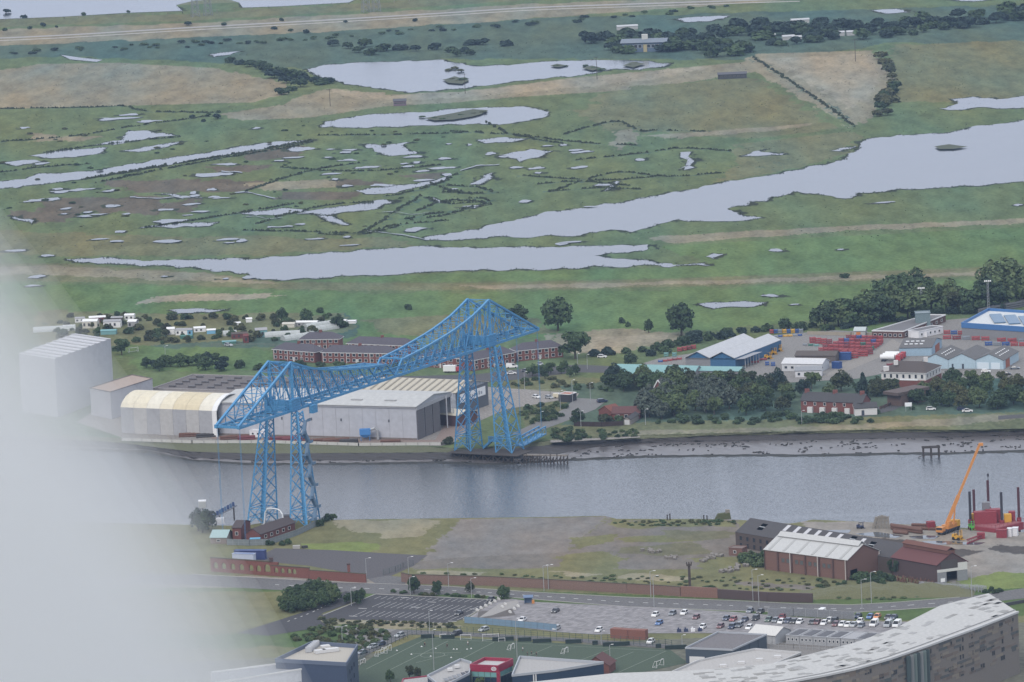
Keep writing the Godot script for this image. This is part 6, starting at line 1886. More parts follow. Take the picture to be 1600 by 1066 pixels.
func reserve() -> void:
	var p := plot(on(91.6, -4169.3), on(123.7, -4163.8), 16.0)
	var t := thing("visitor_centre", "blue-grey visitor building with yellow corner and roof turret in the reserve", "building", middle(p))
	gabled(t, p, 7.0, 9.0, mat("reserve_wall", 0.10, 0.15, 0.22, 0.8, 8.0), mat("reserve_roof", 0.17, 0.20, 0.24, 0.7, 10.0), true, 1.2)
	panel(t, "yellow_wing", p[0], p[1], 0.02, 0.13, 0.0, 4.0, 0.8, mats.reserve_yellow)
	panel(t, "yellow_wing", p[0], p[1], 0.5, 0.58, 0.0, 5.5, 0.8, mats.reserve_yellow)
	for j in 7: win(t, p[0], p[1], 0.22 + j * 0.1, 3.0, 2.4, 2.4)
	var s := shape()
	s.box(up(middle(p), 10.2), v3(4.5, 4.0, 4.5))
	wpart(t, "turret", s, mat("reserve_turret", 0.45, 0.45, 0.42, 0.8))
	for e in [[on(153.7, -3956.6), on(173.9, -3956.1), 3.2, "low dark bird hide on the dry grass", mat("hide_dark", 0.05, 0.05, 0.055, 0.9)], [on(-74.1, -3883.5), on(-65.3, -3883.8), 3.4, "small mauve-grey hut on the dry bank between ponds", mat("hide_mauve", 0.15, 0.11, 0.14, 0.9)]]:
		p = plot(e[0], e[1], 5.0)
		t = thing("bird_hide", e[3], "hide", middle(p))
		gabled(t, p, e[2], e[2] + 1.2, e[4], mat("hide_roof", 0.09, 0.09, 0.10, 0.9))
		for j in 6: win(t, p[0], p[1], 0.12 + j * 0.15, 1.6, 1.6, 0.6, mat("hide_frame", 0.2, 0.19, 0.17, 0.9))
	for e in [[on(217.1, -4204.9), 9.0, "first pale shed from the left in the reserve woodland"], [on(222.9, -4197.4), 7.0, "second pale shed in the reserve woodland"], [on(205, -4220.1), 6.0, "small pale shed left of the others in the reserve woodland"], [on(232.7, -4324.9), 14.0, "long pale roof behind the reserve woodland"], [on(100.1, -4338.3), 16.0, "pale greenhouse roof left of the reserve woodland"], [on(255.2, -4215.7), 9.0, "pale shed right of the others in the reserve woodland"], [on(264.8, -4216), 7.0, "rightmost small pale shed in the reserve woodland"]]:
		t = thing("reserve_shed", e[2], "shed", e[0], 0.1, "pale sheds in the reserve woodland")
		s = shape()
		s.box(v3(0, 1.3, 0), v3(e[1], 2.6, 5.0))
		part(t, "wall", s, mat("dull_wall", 0.36, 0.36, 0.36, 0.8))
		s = shape()
		slab(s, v3(-e[1] / 2 - 0.3, 2.6, 2.8), v3(e[1] / 2 + 0.3, 2.6, 2.8), v3(e[1] / 2 + 0.3, 3.6, 0), v3(-e[1] / 2 - 0.3, 3.6, 0), 0.15)
		slab(s, v3(-e[1] / 2 - 0.3, 2.6, -2.8), v3(e[1] / 2 + 0.3, 2.6, -2.8), v3(e[1] / 2 + 0.3, 3.6, 0), v3(-e[1] / 2 - 0.3, 3.6, 0), 0.15)
		part(t, "roof", s, mat("dull_roof", 0.40, 0.41, 0.42, 0.8))
	s = shape()
	ribbon(s, smooth([-428.9, -4507.6, -346.6, -4504.7, -244.7, -4518.4, -142.1, -4526.8, -39.1, -4540.6, 28.2, -4550.7, 115.9, -4539.8, 243.9, -4519.5], 20.0), 0.1, 9.0)
	structure("far_road", s, mat("far_road_pale", 0.33, 0.32, 0.31, 0.9, 20.0))
	s = shape()
	ribbon(s, smooth([-427, -4486.4, -345.1, -4483.6, -243.7, -4497.1, -141.5, -4505.4, -39, -4519.1, 28, -4529.1, 115.3, -4518.3, 242.7, -4498.2], 20.0), 0.1, 5.0)
	structure("far_path", s, mat("far_path_pale", 0.42, 0.40, 0.37, 0.9, 20.0))
	fence([-431.5, -4656.2, -356.7, -4647.2, -258.7, -4643.1, -187.7, -4652.3, -121.6, -4652.9, -71.3, -4650.2], 1.6, 12.0, mats.weathered_post, "post fence along the shore of the far lagoon", null, 1, 0.5)
	for e in [[on(-246.5, -4609.8), "first lattice pylon from the left on the far shore"], [on(-236.3, -4615.7), "second lattice pylon from the left on the far shore"], [on(-105.9, -4578.9), "left of the two right-hand lattice pylons on the far shore"], [on(-97.6, -4580.3), "right of the two right-hand lattice pylons on the far shore"]]:
		t = thing("pylon", e[1], "pylon", e[0], 0.3, "lattice pylons on the far shore")
		s = shape()
		for q in [[-3, -3], [3, -3], [3, 3], [-3, 3]]: s.bar(v3(q[0], 0, q[1]), v3(q[0] * 0.18, 34, q[1] * 0.18), 0.4)
		for i in 8:
			var y0 := i * 4.0
			var k0 := 3.0 * (1.0 - 0.82 * y0 / 34.0)
			var k1 := 3.0 * (1.0 - 0.82 * (y0 + 4.0) / 34.0)
			for z in [-1.0, 1.0]:
				s.bar(v3(-k0, y0, z * k0), v3(k1, y0 + 4.0, z * k1), 0.22)
				s.bar(v3(k0, y0, z * k0), v3(-k1, y0 + 4.0, z * k1), 0.22)
		part(t, "tower", s, mats.pylon_grey)
		for y in [20.0, 26.0, 32.0]:
			s = shape()
			s.bar(v3(-7, y, 0), v3(7, y, 0), 0.4)
			s.bar(v3(-7, y, 0), v3(0, y + 2.0, 0), 0.25)
			s.bar(v3(7, y, 0), v3(0, y + 2.0, 0), 0.25)
			part(t, "crossarm", s, mats.pylon_grey)
	for e in [[on(-24.6, -3942.8), 14.0, "thin pole standing before the large pond"], [on(69.2, -3993.7), 16.0, "twin pole at the right end of the large pond"], [on(-118.5, -3902.1), 12.0, "thin pole on the dry bank left of the mauve hut"], [on(255.7, -4031.5), 16.0, "thin pole on the dry grass beside the hedge"]]:
		t = thing("power_pole", e[2], "pole", e[0], 0.2, "thin poles of the marsh power line")
		s = shape()
		s.tube(Vector3.ZERO, v3(0, e[1], 0), 0.25, 0.16, 6)
		part(t, "pole", s, mats.bark)
		s = shape()
		s.bar(v3(-1.6, e[1] - 0.4, 0), v3(1.6, e[1] - 0.4, 0), 0.2)
		part(t, "crossarm", s, mats.bark)

func jetty() -> void:
	var wood = mats.jetty_timber
	var pale := mat("jetty_pale", 0.19, 0.165, 0.14, 0.95, 3.0)
	var at := BRIDGE_AT + br(172, 0, 0)
	var t := thing("timber_landing", "dark timber landing stage on crossed piles under the far tower", "jetty", flat(at))
	var k := Basis(BRIDGE_ALONG, Vector3.UP, BRIDGE_ACROSS)
	for i in 7:
		var s := shape()
		var tt := -14.0 + i * 5.2
		for y in [0, 1]:
			s.bar(br(-4.5 + 9.0 * y, tt, -5.5), br(-4.5 + 9.0 * y, tt, -0.5), 0.5)
		s.bar(br(-4.5, tt, -4.6), br(-4.5, tt + 5.0, -0.6), 0.35)
		s.bar(br(-4.5, tt + 5.0, -4.6), br(-4.5, tt, -0.6), 0.35)
		part(t, "trestle", s, wood)
	for i in 9:
		var s := shape()
		s.box(br(-5.0 + i * 1.6, 2.0, -0.35), v3(1.45, 0.3, 36.0), k)
		part(t, "plank", s, wood)
	var u: Vector3 = v3(2.6, -4, -2474.9)
	var v: Vector3 = v3(22.1, -4, -2466.4)
	t = thing("pile_pier", "row of broken dark timber piles right of the far tower", "jetty", flat(mid(u, v)))
	for i in 14:
		var q := u.lerp(v, i / 13.0)
		for z in 2:
			var s := shape()
			s.bar(q + v3(rng.randf_range(-0.4, 0.4), -1.0, z * 3.0), q + v3(rng.randf_range(-0.5, 0.5), rng.randf_range(2.2, 4.0), z * 3.0), 0.5)
			wpart(t, "pile", s, wood)
		if i < 13:
			var s := shape()
			s.bar(q + v3(0, 0.3, 0), u.lerp(v, (i + 1) / 13.0) + v3(0, 2.6, 0), 0.35)
			wpart(t, "brace", s, wood)
	var deck := shape()
	deck.bar(u + v3(-2, 3.2, -1.5), v + v3(0, 3.2, -1.5), 3.0, 0.35)
	wpart(t, "deck", deck, pale)
	t = thing("landing_ramp", "blue lattice gangway sloping up beside the right far tower leg", "gangway", on(5.1, -2504.5))
	var blue = mats.bridge_blue
	for seg in [[on(-14.6, -2493.1), v3(-11.3, 3, -2491.7), 0.6], [v3(-11.3, 3, -2491.7), v3(-7.9, 2, -2496.5), 2.0], [v3(1.2, 1.5, -2485.2), v3(11.9, 2.5, -2508.5), 3.4]]:
		for z in [-1.6, 1.6]:
			var s := shape()
			var o: Vector3 = (seg[1] - seg[0]).cross(Vector3.UP).normalized() * z
			s.bar(seg[0] + o, seg[1] + o, 0.5)
			s.bar(up(seg[0] + o, seg[2]), up(seg[1] + o, seg[2]), 0.5)
			for i in 6:
				var a: Vector3 = (seg[0] + o).lerp(seg[1] + o, i / 5.0)
				s.bar(a, up(a, seg[2]), 0.28)
				if i < 5: s.bar(a, up((seg[0] + o).lerp(seg[1] + o, (i + 1) / 5.0), seg[2]), 0.2)
			wpart(t, "side_frame", s, blue)
		var f := shape()
		f.bar(seg[0], seg[1], 3.0, 0.25)
		wpart(t, "walkway", f, blue)
	var d: Vector3 = v3(181.5, -4, -2441.1)
	t = thing("mooring_dolphin", "three-legged dark timber mooring frame on the mud near the crane jib", "dolphin", d)
	for x in [-3.4, 0.0, 3.4]:
		for z in [0.0, 2.4]:
			var s := shape()
			s.bar(v3(x, -1, z), v3(x, 4.6, z), 0.7)
			part(t, "leg", s, wood)
	var s3 := shape()
	s3.bar(v3(-4, 4.3, 0), v3(4, 4.3, 0), 0.6)
	s3.bar(v3(-4, 4.3, 2.4), v3(4, 4.3, 2.4), 0.6)
	part(t, "cap_beam", s3, wood)
	s3 = shape()
	s3.bar(v3(-4, 1.0, 2.6), v3(4, 1.0, 2.6), 0.35)
	s3.bar(v3(-6, 0.2, 2.6), v3(-3.4, 1.0, 2.6), 0.3)
	part(t, "cross_brace", s3, wood)

# --- near bank: quay, derelict ground, sheds, wharf with crane, road, car parks, pitch and the buildings in front
const SOUTH_EDGE := [-367.5, -2435, -250, -2379.1, -141, -2339.6, -116.3, -2330.5, -100.6, -2341, -78.8, -2334, -73.4, -2334.1, -30.3, -2326, 12.6, -2317.9, 36.5, -2314.7, 36.9, -2307.4, 75.9, -2297.4, 89, -2292.6, 112.1, -2276.7, 116.9, -2282.6, 120.2, -2284.6, 142.1, -2273.4, 153.2, -2266.3, 166.3, -2260.2, 202.5, -2235.7, 226.8, -2221.3, 321.3, -2168.2]

func build_south() -> void:
	MX0 = -270.0; MZ0 = -2060.0; MW = 540.0; MD = 340.0; IW = 1620; IH = 1020
	chart = Image.create(IW, IH, false, Image.FORMAT_R8)
	chart.fill(Color8(5, 0, 0))
	stamp([-101, -2341, -30, -2326, -25, -2322, -45, -2212, -55, -2208, -98, -2272], 5, 2.0)
	stamp([-79, -2333, -46, -2327, -33, -2321, -41, -2300, -57, -2298, -73, -2308], 1, 3.0)
	stamp([-62, -2320, -36, -2320, -41, -2289, -57, -2287], 1, 3.0)
	stamp([-91, -2284, -67, -2285, -56, -2267, -66, -2256, -88, -2267], 8, 2.0)
	stamp([-25, -2322, 13, -2316, 36, -2313, 22, -2256, 11, -2218, 1, -2200, -30, -2212, -45, -2216], 2, 0.8)
	stamp([-45, -2232, -30, -2239, 6, -2238, 22, -2242, 19, -2211, -4, -2202, -43, -2210], 3, 2.0)
	stamp([36, -2306, 89, -2293, 97, -2237, 94, -2185, 46, -2196, 16, -2217, 22, -2256], 3, 2.0)
	for a in [[36, -2306, 65, -2299, 89, -2290, 86, -2279, 60, -2283, 39, -2288], [14, -2231, 30, -2238, 42, -2221, 36, -2199, 16, -2201], [38, -2266, 64, -2265, 74, -2254, 58, -2247, 43, -2251], [67, -2215, 95, -2213, 95, -2184, 71, -2184], [22, -2267, 38, -2272, 35, -2253, 22, -2245]]: stamp(a, 5, 3.0)
	for a in [[43, -2244, 69, -2245, 78, -2226, 57, -2220, 37, -2228], [57, -2278, 88, -2267, 84, -2252, 61, -2257]]: stamp(a, 0, 3.0)
	stamp([-45, -2221, 21, -2202, 71, -2184, 96, -2182, 118, -2160, 113, -2123, 70, -2146, 21, -2183, -45, -2201], 5, 2.0)
	for a in [[-43, -2215, -15, -2207, -20, -2201, -43, -2207], [41, -2188, 66, -2179, 61, -2169, 36, -2181], [11, -2200, 31, -2190, 21, -2187]]: stamp(a, 1, 2.0)
	stamp([81, -2165, 114, -2146, 109, -2140, 80, -2157], 3, 1.5)
	stamp([115, -2282, 142, -2272, 203, -2236, 227, -2221, 214, -2105, 170, -2134, 147, -2185, 132, -2229, 116, -2253], 7, 2.0)
	for a in [[133, -2245, 151, -2235, 158, -2228, 145, -2223, 132, -2231], [160, -2219, 184, -2200, 173, -2189, 154, -2204], [190, -2214, 209, -2201, 203, -2190, 186, -2199]]: stamp(a, 6, 2.5)
	stamp([168, -2147, 185, -2157, 219, -2147, 213, -2093, 176, -2114, 167, -2122], 8, 2.0)
	stamp([-264, -2252, -101, -2211, -55, -2187, 45, -2145, 103, -2122, 123, -2119, 167, -2122, 217, -2129, 210, -2070, 139, -2074, 44, -2109, -30, -2144, -105, -2181, -261, -2225], 4, 1.0)
	stamp([-264, -2252, -107, -2220, -71, -2205, -45, -2199, -45, -2186, -261, -2225], 7, 1.0)
	stamp([-261, -2218, -98, -2186, -70, -2166, -74, -2136, -86, -2121, -108, -2114, -253, -2147], 5, 2.0)
	stamp([-253, -2147, -103, -2107, -64, -2116, -49, -2100, -63, -2062, -82, -2078, -249, -2105], 4, 2.0)
	stamp([-79, -2130, -29, -2109, -25, -2101, -54, -2102, -64, -2114, -79, -2120], 1, 1.0)
	stamp([-62, -2017, -29, -1997, 57, -2017, 61, -2040, 89, -2037, 99, -2014, 62, -1958, -74, -1956, -81, -2021], 7, 1.0)
	stamp([156, -1991, 202, -1991, 192, -1899, 144, -1909, 139, -1951], 2, 1.0)
	for a in [[37, -2225, 58, -2231, 89, -2229, 97, -2235], [22, -2242, 47, -2233, 74, -2243, 90, -2256], [36, -2306, 22, -2256, 16, -2230], [84, -2247, 96, -2221, 97, -2197]]: stamp_line(a, 3, 2.2, 1.0)
	for i in 6: stamp_line([-42.0 + i * 10.0, -2340.0 - 0.0 * i, -50.0 + i * 9.0, -2262.0], 0, 0.8, 0.3)
	for i in 6: stamp_line([-55.0, -2270.0 - i * 12.0, 32.0, -2276.0 - i * 12.0], 6, 0.6, 0.3)
	var pal := [v3(0.135, 0.130, 0.085), v3(0.235, 0.215, 0.150), v3(0.186, 0.172, 0.158), v3(0.160, 0.145, 0.128), v3(0.085, 0.120, 0.048), v3(0.150, 0.148, 0.078), v3(0.085, 0.075, 0.068), v3(0.235, 0.215, 0.190), v3(0.165, 0.195, 0.070)]
	var turf := bake(pal, "quay_ground", 0.65)
	var st := SurfaceTool.new()
	st.begin(Mesh.PRIMITIVE_TRIANGLES)
	for j in 31:
		for i in 109:
			var x := MX0 + i * 5.0
			var z := lerpf(MZ0, line_z(SOUTH_EDGE, x), j / 30.0)
			st.set_uv(Vector2((x - MX0) / MW, (MZ0 - z) / MD))
			st.set_normal(Vector3.UP)
			st.add_vertex(v3(x, 0, z))
	for j in 30:
		for i in 108:
			var a := j * 109 + i
			for k in [a, a + 109, a + 110, a, a + 110, a + 1]: st.add_index(k)
	part_mesh(self, "quayside", st.commit(), turf).set_meta("kind", "structure")
	var s := shape()
	for r in [[-4000, -270, -1000, -2360], [270, 4000, -1000, -2330], [-270, 270, -1000, -2060]]:
		s.quad(v3(r[0], -0.02, r[2]), v3(r[0], -0.02, r[3]), v3(r[1], -0.02, r[3]), v3(r[1], -0.02, r[2]))
	structure("town_ground", s, mat("town_turf", 0.15, 0.15, 0.11, 1.0, 40.0))
	s = shape()
	for i in 108:
		var a := v3(-270.0 + i * 5.0, 0.0, line_z(SOUTH_EDGE, -270.0 + i * 5.0))
		var b := v3(-265.0 + i * 5.0, 0.0, line_z(SOUTH_EDGE, -265.0 + i * 5.0))
		s.quad(a, b, up(b, -5.5), up(a, -5.5))
	structure("quay_wall", s, mat("quay_stone", 0.13, 0.115, 0.10, 0.95, 5.0))
	roads()
	walls_and_fences()
	bridge_yard()
	old_sheds()
	wharf()
	car_park()
	pitch()
	front_buildings()
	college()
	south_plants()

func roads() -> void:
	var tar := mat("road_tarmac", 0.155, 0.150, 0.150, 0.95, 14.0)
	var dark = mats.new_tarmac
	sheet("road", [-159.2, -2238.4, -132.9, -2229.4, -98.8, -2211.9, -70.4, -2197.2, -50, -2189.7, -29.7, -2179.7, 3.1, -2160.4, 39.8, -2141.6, 78.8, -2126.1, 102.7, -2114.3, 124.2, -2106.8, 141.3, -2107.6, 166.1, -2111.6, 217.5, -2135.4, 214.9, -2111.1, 164.8, -2097.2, 140.3, -2094.5, 123.3, -2093.6, 101.8, -2098.7, 77.9, -2107.9, 39.3, -2124.3, 3, -2147.8, -19.6, -2162, -49.7, -2167.9, -64.9, -2175.3, -98.1, -2189.7, -131.8, -2206.8, -157.9, -2217], 0.05, tar)
	sheet("side_road", [-70, -2180.4, -64.9, -2174.1, -68.2, -2154.7, -77.8, -2139.6, -79.8, -2130.3, -77.6, -2121.2, -75.4, -2113.5, -97.5, -2100.7, -109.9, -2108.3, -93.6, -2131, -84.1, -2144.8, -75.9, -2164], 0.09, dark)
	sheet("pavement", [-75.9, -2114.8, -48.8, -2101.4, -29.3, -2092.1, 18.7, -2069.3, 18.6, -2065.8, -29.3, -2087.4, -51.2, -2097.2, -62.9, -2071.7, -67.2, -2052, -72, -2053.1, -63.1, -2085.7], 0.06, mat("pavement_grey", 0.25, 0.24, 0.23, 0.95, 6.0))
	sheet("lane", [-48.8, -2101.4, -24.5, -2091, 18.7, -2069.3, 53.9, -2049.7, 53.7, -2042.9, 18.5, -2062.4, -24.5, -2083.9, -43.9, -2090.7, -62.4, -2050.9, -68.4, -2052.3, -55.9, -2088.8], 0.10, tar)
	sheet("asphalt_yard", [-101.1, -2277.1, -77.2, -2267, -50.8, -2252.3, -38.3, -2246.4, -44, -2225, -54, -2203.7, -61.6, -2202.9, -65.6, -2213, -86.8, -2236.8, -110.7, -2253.4], 0.06, mat("yard_asphalt", 0.105, 0.096, 0.10, 0.95, 10.0))
	sheet("gate_apron", [-61.6, -2202.9, -54, -2207.6, -45, -2201.5, -46.9, -2187.7, -57.6, -2190.2], 0.07, tar)
	var k := shape()
	for line in [[-133, -2230, -98.9, -2212.5, -70.4, -2197.9, -29.7, -2180.3, 3.1, -2161, 39.8, -2142.2, 78.8, -2126.7, 102.7, -2114.9, 124.2, -2107.4, 141.4, -2108.2, 166.1, -2112.2], [-19.6, -2161.4, 3, -2147.2, 39.3, -2123.7, 77.9, -2107.3, 101.8, -2098.1, 123.3, -2093, 140.3, -2093.9, 164.8, -2096.6]]:
		var p := poly(line)
		for i in p.size() - 1: k.bar(v3(p[i].x, 0.08, p[i].y), v3(p[i + 1].x, 0.08, p[i + 1].y), 0.3, 0.16)
	structure("kerb", k, mats.pale_concrete)
	var m := mat("road_paint", 0.62, 0.62, 0.60, 0.8)
	var c := smooth([-98.4, -2200.1, -70.2, -2186.8, -29.7, -2172, 3, -2154.1, 39.6, -2132.9, 78.3, -2117, 102.2, -2106.5, 123.8, -2100.2, 140.8, -2101, 165.4, -2104.4], 1.0)
	var d := shape()
	var i := 0
	while i + 4 < c.size():
		d.bar(v3(c[i].x, 0.06, c[i].y), v3(c[i + 3].x, 0.06, c[i + 3].y), 0.35, 0.02)
		i += 9
	c = smooth([-69.9, -2174, -74.6, -2160, -81.6, -2143, -87.5, -2132.1, -93.3, -2122.5], 1.0)
	i = 0
	while i + 3 < c.size():
		d.bar(v3(c[i].x, 0.1, c[i].y), v3(c[i + 2].x, 0.1, c[i + 2].y), 0.3, 0.02)
		i += 6
	var g := structure("lane_marking", d, m)
	g.set_meta("kind", "structure")

# A piece of a 10.4 m ridge roof's front slope, in shares of its length and rise.
func slope(t: Node3D, called: String, o: Vector3, u: Vector3, v: Vector3, x0: float, x1: float, y0: float, y1: float, m: Material) -> void:
	if x1 - x0 < 0.001 or y1 - y0 < 0.001: return
	var s := shape()
	var k := func(x: float, y: float) -> Vector3: return up(o + u * x + v * 0.5 * y, 6.0 + 4.4 * y)
	slab(s, k.call(x0, y0), k.call(x1, y0), k.call(x1, y1), k.call(x0, y1), 0.2)
	wpart(t, called, s, m)

# A free-standing wall along ground points.
func wall_run(called: String, a: Array, h: float, thick: float, m: Material, label: String, cap: Material = null) -> Node3D:
	var p := poly(a)
	var t := thing(called, label, "wall", v3(p[0].x, 0, p[0].y))
	for i in p.size() - 1:
		var u := v3(p[i].x, 0, p[i].y)
		var v := v3(p[i + 1].x, 0, p[i + 1].y)
		var s := shape()
		s.bar(up(u, h / 2.0), up(v, h / 2.0), thick, h)
		wpart(t, "wall_length", s, m)
		if cap:
			s = shape()
			s.bar(up(u, h + 0.1), up(v, h + 0.1), thick + 0.15, 0.2)
			wpart(t, "coping", s, cap)
	return t

func walls_and_fences() -> void:
	var brick := mat("arcade_brick", 0.235, 0.095, 0.075, 0.95, 4.0)
	var pinkish := mat("worn_plaster_brick", 0.255, 0.165, 0.135, 0.95, 5.0)
	var dark := mat("dark_brick_wall", 0.085, 0.058, 0.055, 0.95, 4.0)
	var a: Vector3 = on(-125.4, -2234.2)
	var b: Vector3 = on(-85, -2209.8)
	var t := thing("arcade_wall", "red brick wall with a row of arched openings beside the road", "wall", flat(a))
	var d := (b - a).normalized()
	var o := face_out(a, b)
	var w := a.distance_to(b)
	var holes := [[2.5, 1.1], [6.4, 1.1], [10.8, 1.1], [15.0, 1.1], [19.6, 1.1], [23.2, 1.1], [27.4, 1.4], [31.6, 0.9], [34.6, 0.9], [37.8, 0.9], [40.2, 0.9]]
	var x0 := 0.0
	for i in holes.size() + 1:
		var top := 5.6 if x0 < 29.0 else 4.2
		var x1: float = holes[i][0] - holes[i][1] if i < holes.size() else w
		var s := shape()
		s.box(a + d * (x0 + x1) / 2.0 + v3(0, top / 2.0, 0), v3(x1 - x0, top, 0.7), turn_to(d))
		wpart(t, "pier", s, brick)
		if i < holes.size():
			var c: float = holes[i][0]
			var r: float = holes[i][1]
			var k := turn_to(d)
			s = shape()
			s.box(a + d * c + v3(0, 0.7, 0), v3(r * 2.0, 1.4, 0.7), k)
			var spring := 1.4 + r * 1.3
			for j in 8:
				var t0 := PI * j / 8.0
				var t1 := PI * (j + 1) / 8.0
				var q := []
				for e in [[c - cos(t0) * r, spring + sin(t0) * r], [c - cos(t1) * r, spring + sin(t1) * r]]: q.append(a + d * e[0] + v3(0, e[1], 0))
				for z in [0.35, -0.35]:
					var f = o * z
					s.quad(q[0] + f, v3(q[0].x, top, q[0].z) + f, v3(q[1].x, top, q[1].z) + f, q[1] + f)
				s.quad(q[0] + o * 0.35, q[1] + o * 0.35, q[1] - o * 0.35, q[0] - o * 0.35)
			s.box(a + d * c + v3(0, top, 0), v3(r * 2.0, 0.12, 0.7), k)
			wpart(t, "arch", s, brick)
			x0 = c + r
	var cap := shape()
	cap.bar(up(a, 5.75), up(a + d * 29.0, 5.75), 0.95, 0.3)
	cap.bar(up(a + d * 29.0, 4.35), up(b, 4.35), 0.95, 0.3)
	wpart(t, "coping", cap, mats.mossy_coping)
	cap = shape()
	cap.box(up(a + d * 29.2, 6.6), v3(1.6, 1.6, 1.2))
	wpart(t, "chimney_stub", cap, dark)
	wall_run("brick_wall", [-84.9, -2208.5, -73, -2201.7, -62.2, -2195.2], 3.6, 0.6, brick, "lower red brick wall joining the right end of the arcade", mats.mossy_coping)
	t = thing("brick_pillar", "tall thin brick gate pillar rising above the lower brick wall", "pillar", on(-69, -2200.8))
	var s2 := shape()
	s2.box(v3(0, 3.4, 0), v3(1.1, 6.8, 1.1))
	part(t, "shaft", s2, brick)
	s2 = shape()
	s2.box(v3(0, 6.9, 0), v3(1.5, 0.5, 1.5))
	part(t, "cap", s2, dark)
	wall_run("long_wall", [-48, -2194.4, -44.9, -2189.8, -14.6, -2178.6, 20.4, -2161.3, 40.1, -2150.3], 3.6, 0.7, pinkish, "long faded pink-brown wall between road and waste ground", mats.mossy_coping)
	wall_run("long_wall", [40.2, -2150.3, 54.2, -2143.1, 60.5, -2139.1], 3.7, 0.75, mat("pink_brick", 0.25, 0.155, 0.125, 0.95, 4.0), "stained stretch of wall right of the long faded one", mats.mossy_coping)
	wall_run("long_wall", [60.7, -2139.1, 74.6, -2132.1], 4.0, 0.8, mat("new_brick", 0.27, 0.15, 0.115, 0.95, 4.0), "clean orange-brown stretch of wall beside the dark broken one")
	wall_run("dark_wall", [74.7, -2132, 93.3, -2121.5, 110.1, -2115], 3.6, 0.9, dark, "dark broken brick wall below the brick shed")
	fence([-55.6, -2209.3, -50.8, -2214.7, -47.8, -2221.9, -43.8, -2226.3], 2.4, 2.5, mats.gate_green, "dark green steel gates and fence across the yard entrance", null, 5)
	fence([-47, -2195.5, -43.5, -2197.2], 2.4, 1.2, mats.gate_green, "short dark green fence at the right of the yard gates", null, 5)
	var ho := fence([91.8, -2092.6, 101.4, -2091.6, 123.6, -2079.2], 3.2, 5.0, mats.galvanised, "grey sheet hoarding between the road and the car park", mat("hoarding_grey", 0.26, 0.27, 0.29, 0.8, 6.0), 1)
	var lamps := [[on(-45.3, -2197.6), 9.0, "lamp post before the lower brick wall"], [on(-62.1, -2199.1), 9.0, "lamp post at the end of the lower brick wall"], [on(-29.4, -2178.3), 9.5, "lamp post standing by the long wall near the gates"], [on(7.9, -2161.8), 10.0, "front one of two lamp posts at the middle of the long wall"], [on(9.7, -2165.1), 9.5, "rear one of two lamp posts at the middle of the long wall"], [on(49, -2140.7), 10.0, "left of two lamp posts beside the clean wall stretch"], [on(49.6, -2120.7), 12.0, "right of two lamp posts beside the clean wall stretch"], [on(87.7, -2124), 12.0, "left of two lamp posts beside the dark broken wall"], [on(89.4, -2112.5), 12.0, "right of two lamp posts beside the dark broken wall"], [on(127.9, -2099.8), 11.0, "left of two lamp posts below the grassy mound"], [on(132.1, -2108.6), 12.0, "right of two lamp posts below the grassy mound"], [on(-44.4, -2166.6), 7.0, "lamp post at the back corner of the dark car park"], [on(-67.1, -2150.7), 7.0, "lamp post at the left corner of the dark car park"], [on(-20.4, -2155.9), 7.5, "lamp post at the far right of the dark car park"], [on(-69.1, -2082.4), 6.0, "lamp post behind the rooftop plant"], [on(170.6, -2110.5), 12.0, "lamp post left of the wire fence ruins"]]
	for e in lamps: lamp_post(e[0], e[1], e[2], "lamp posts of the riverside town", 1.4)

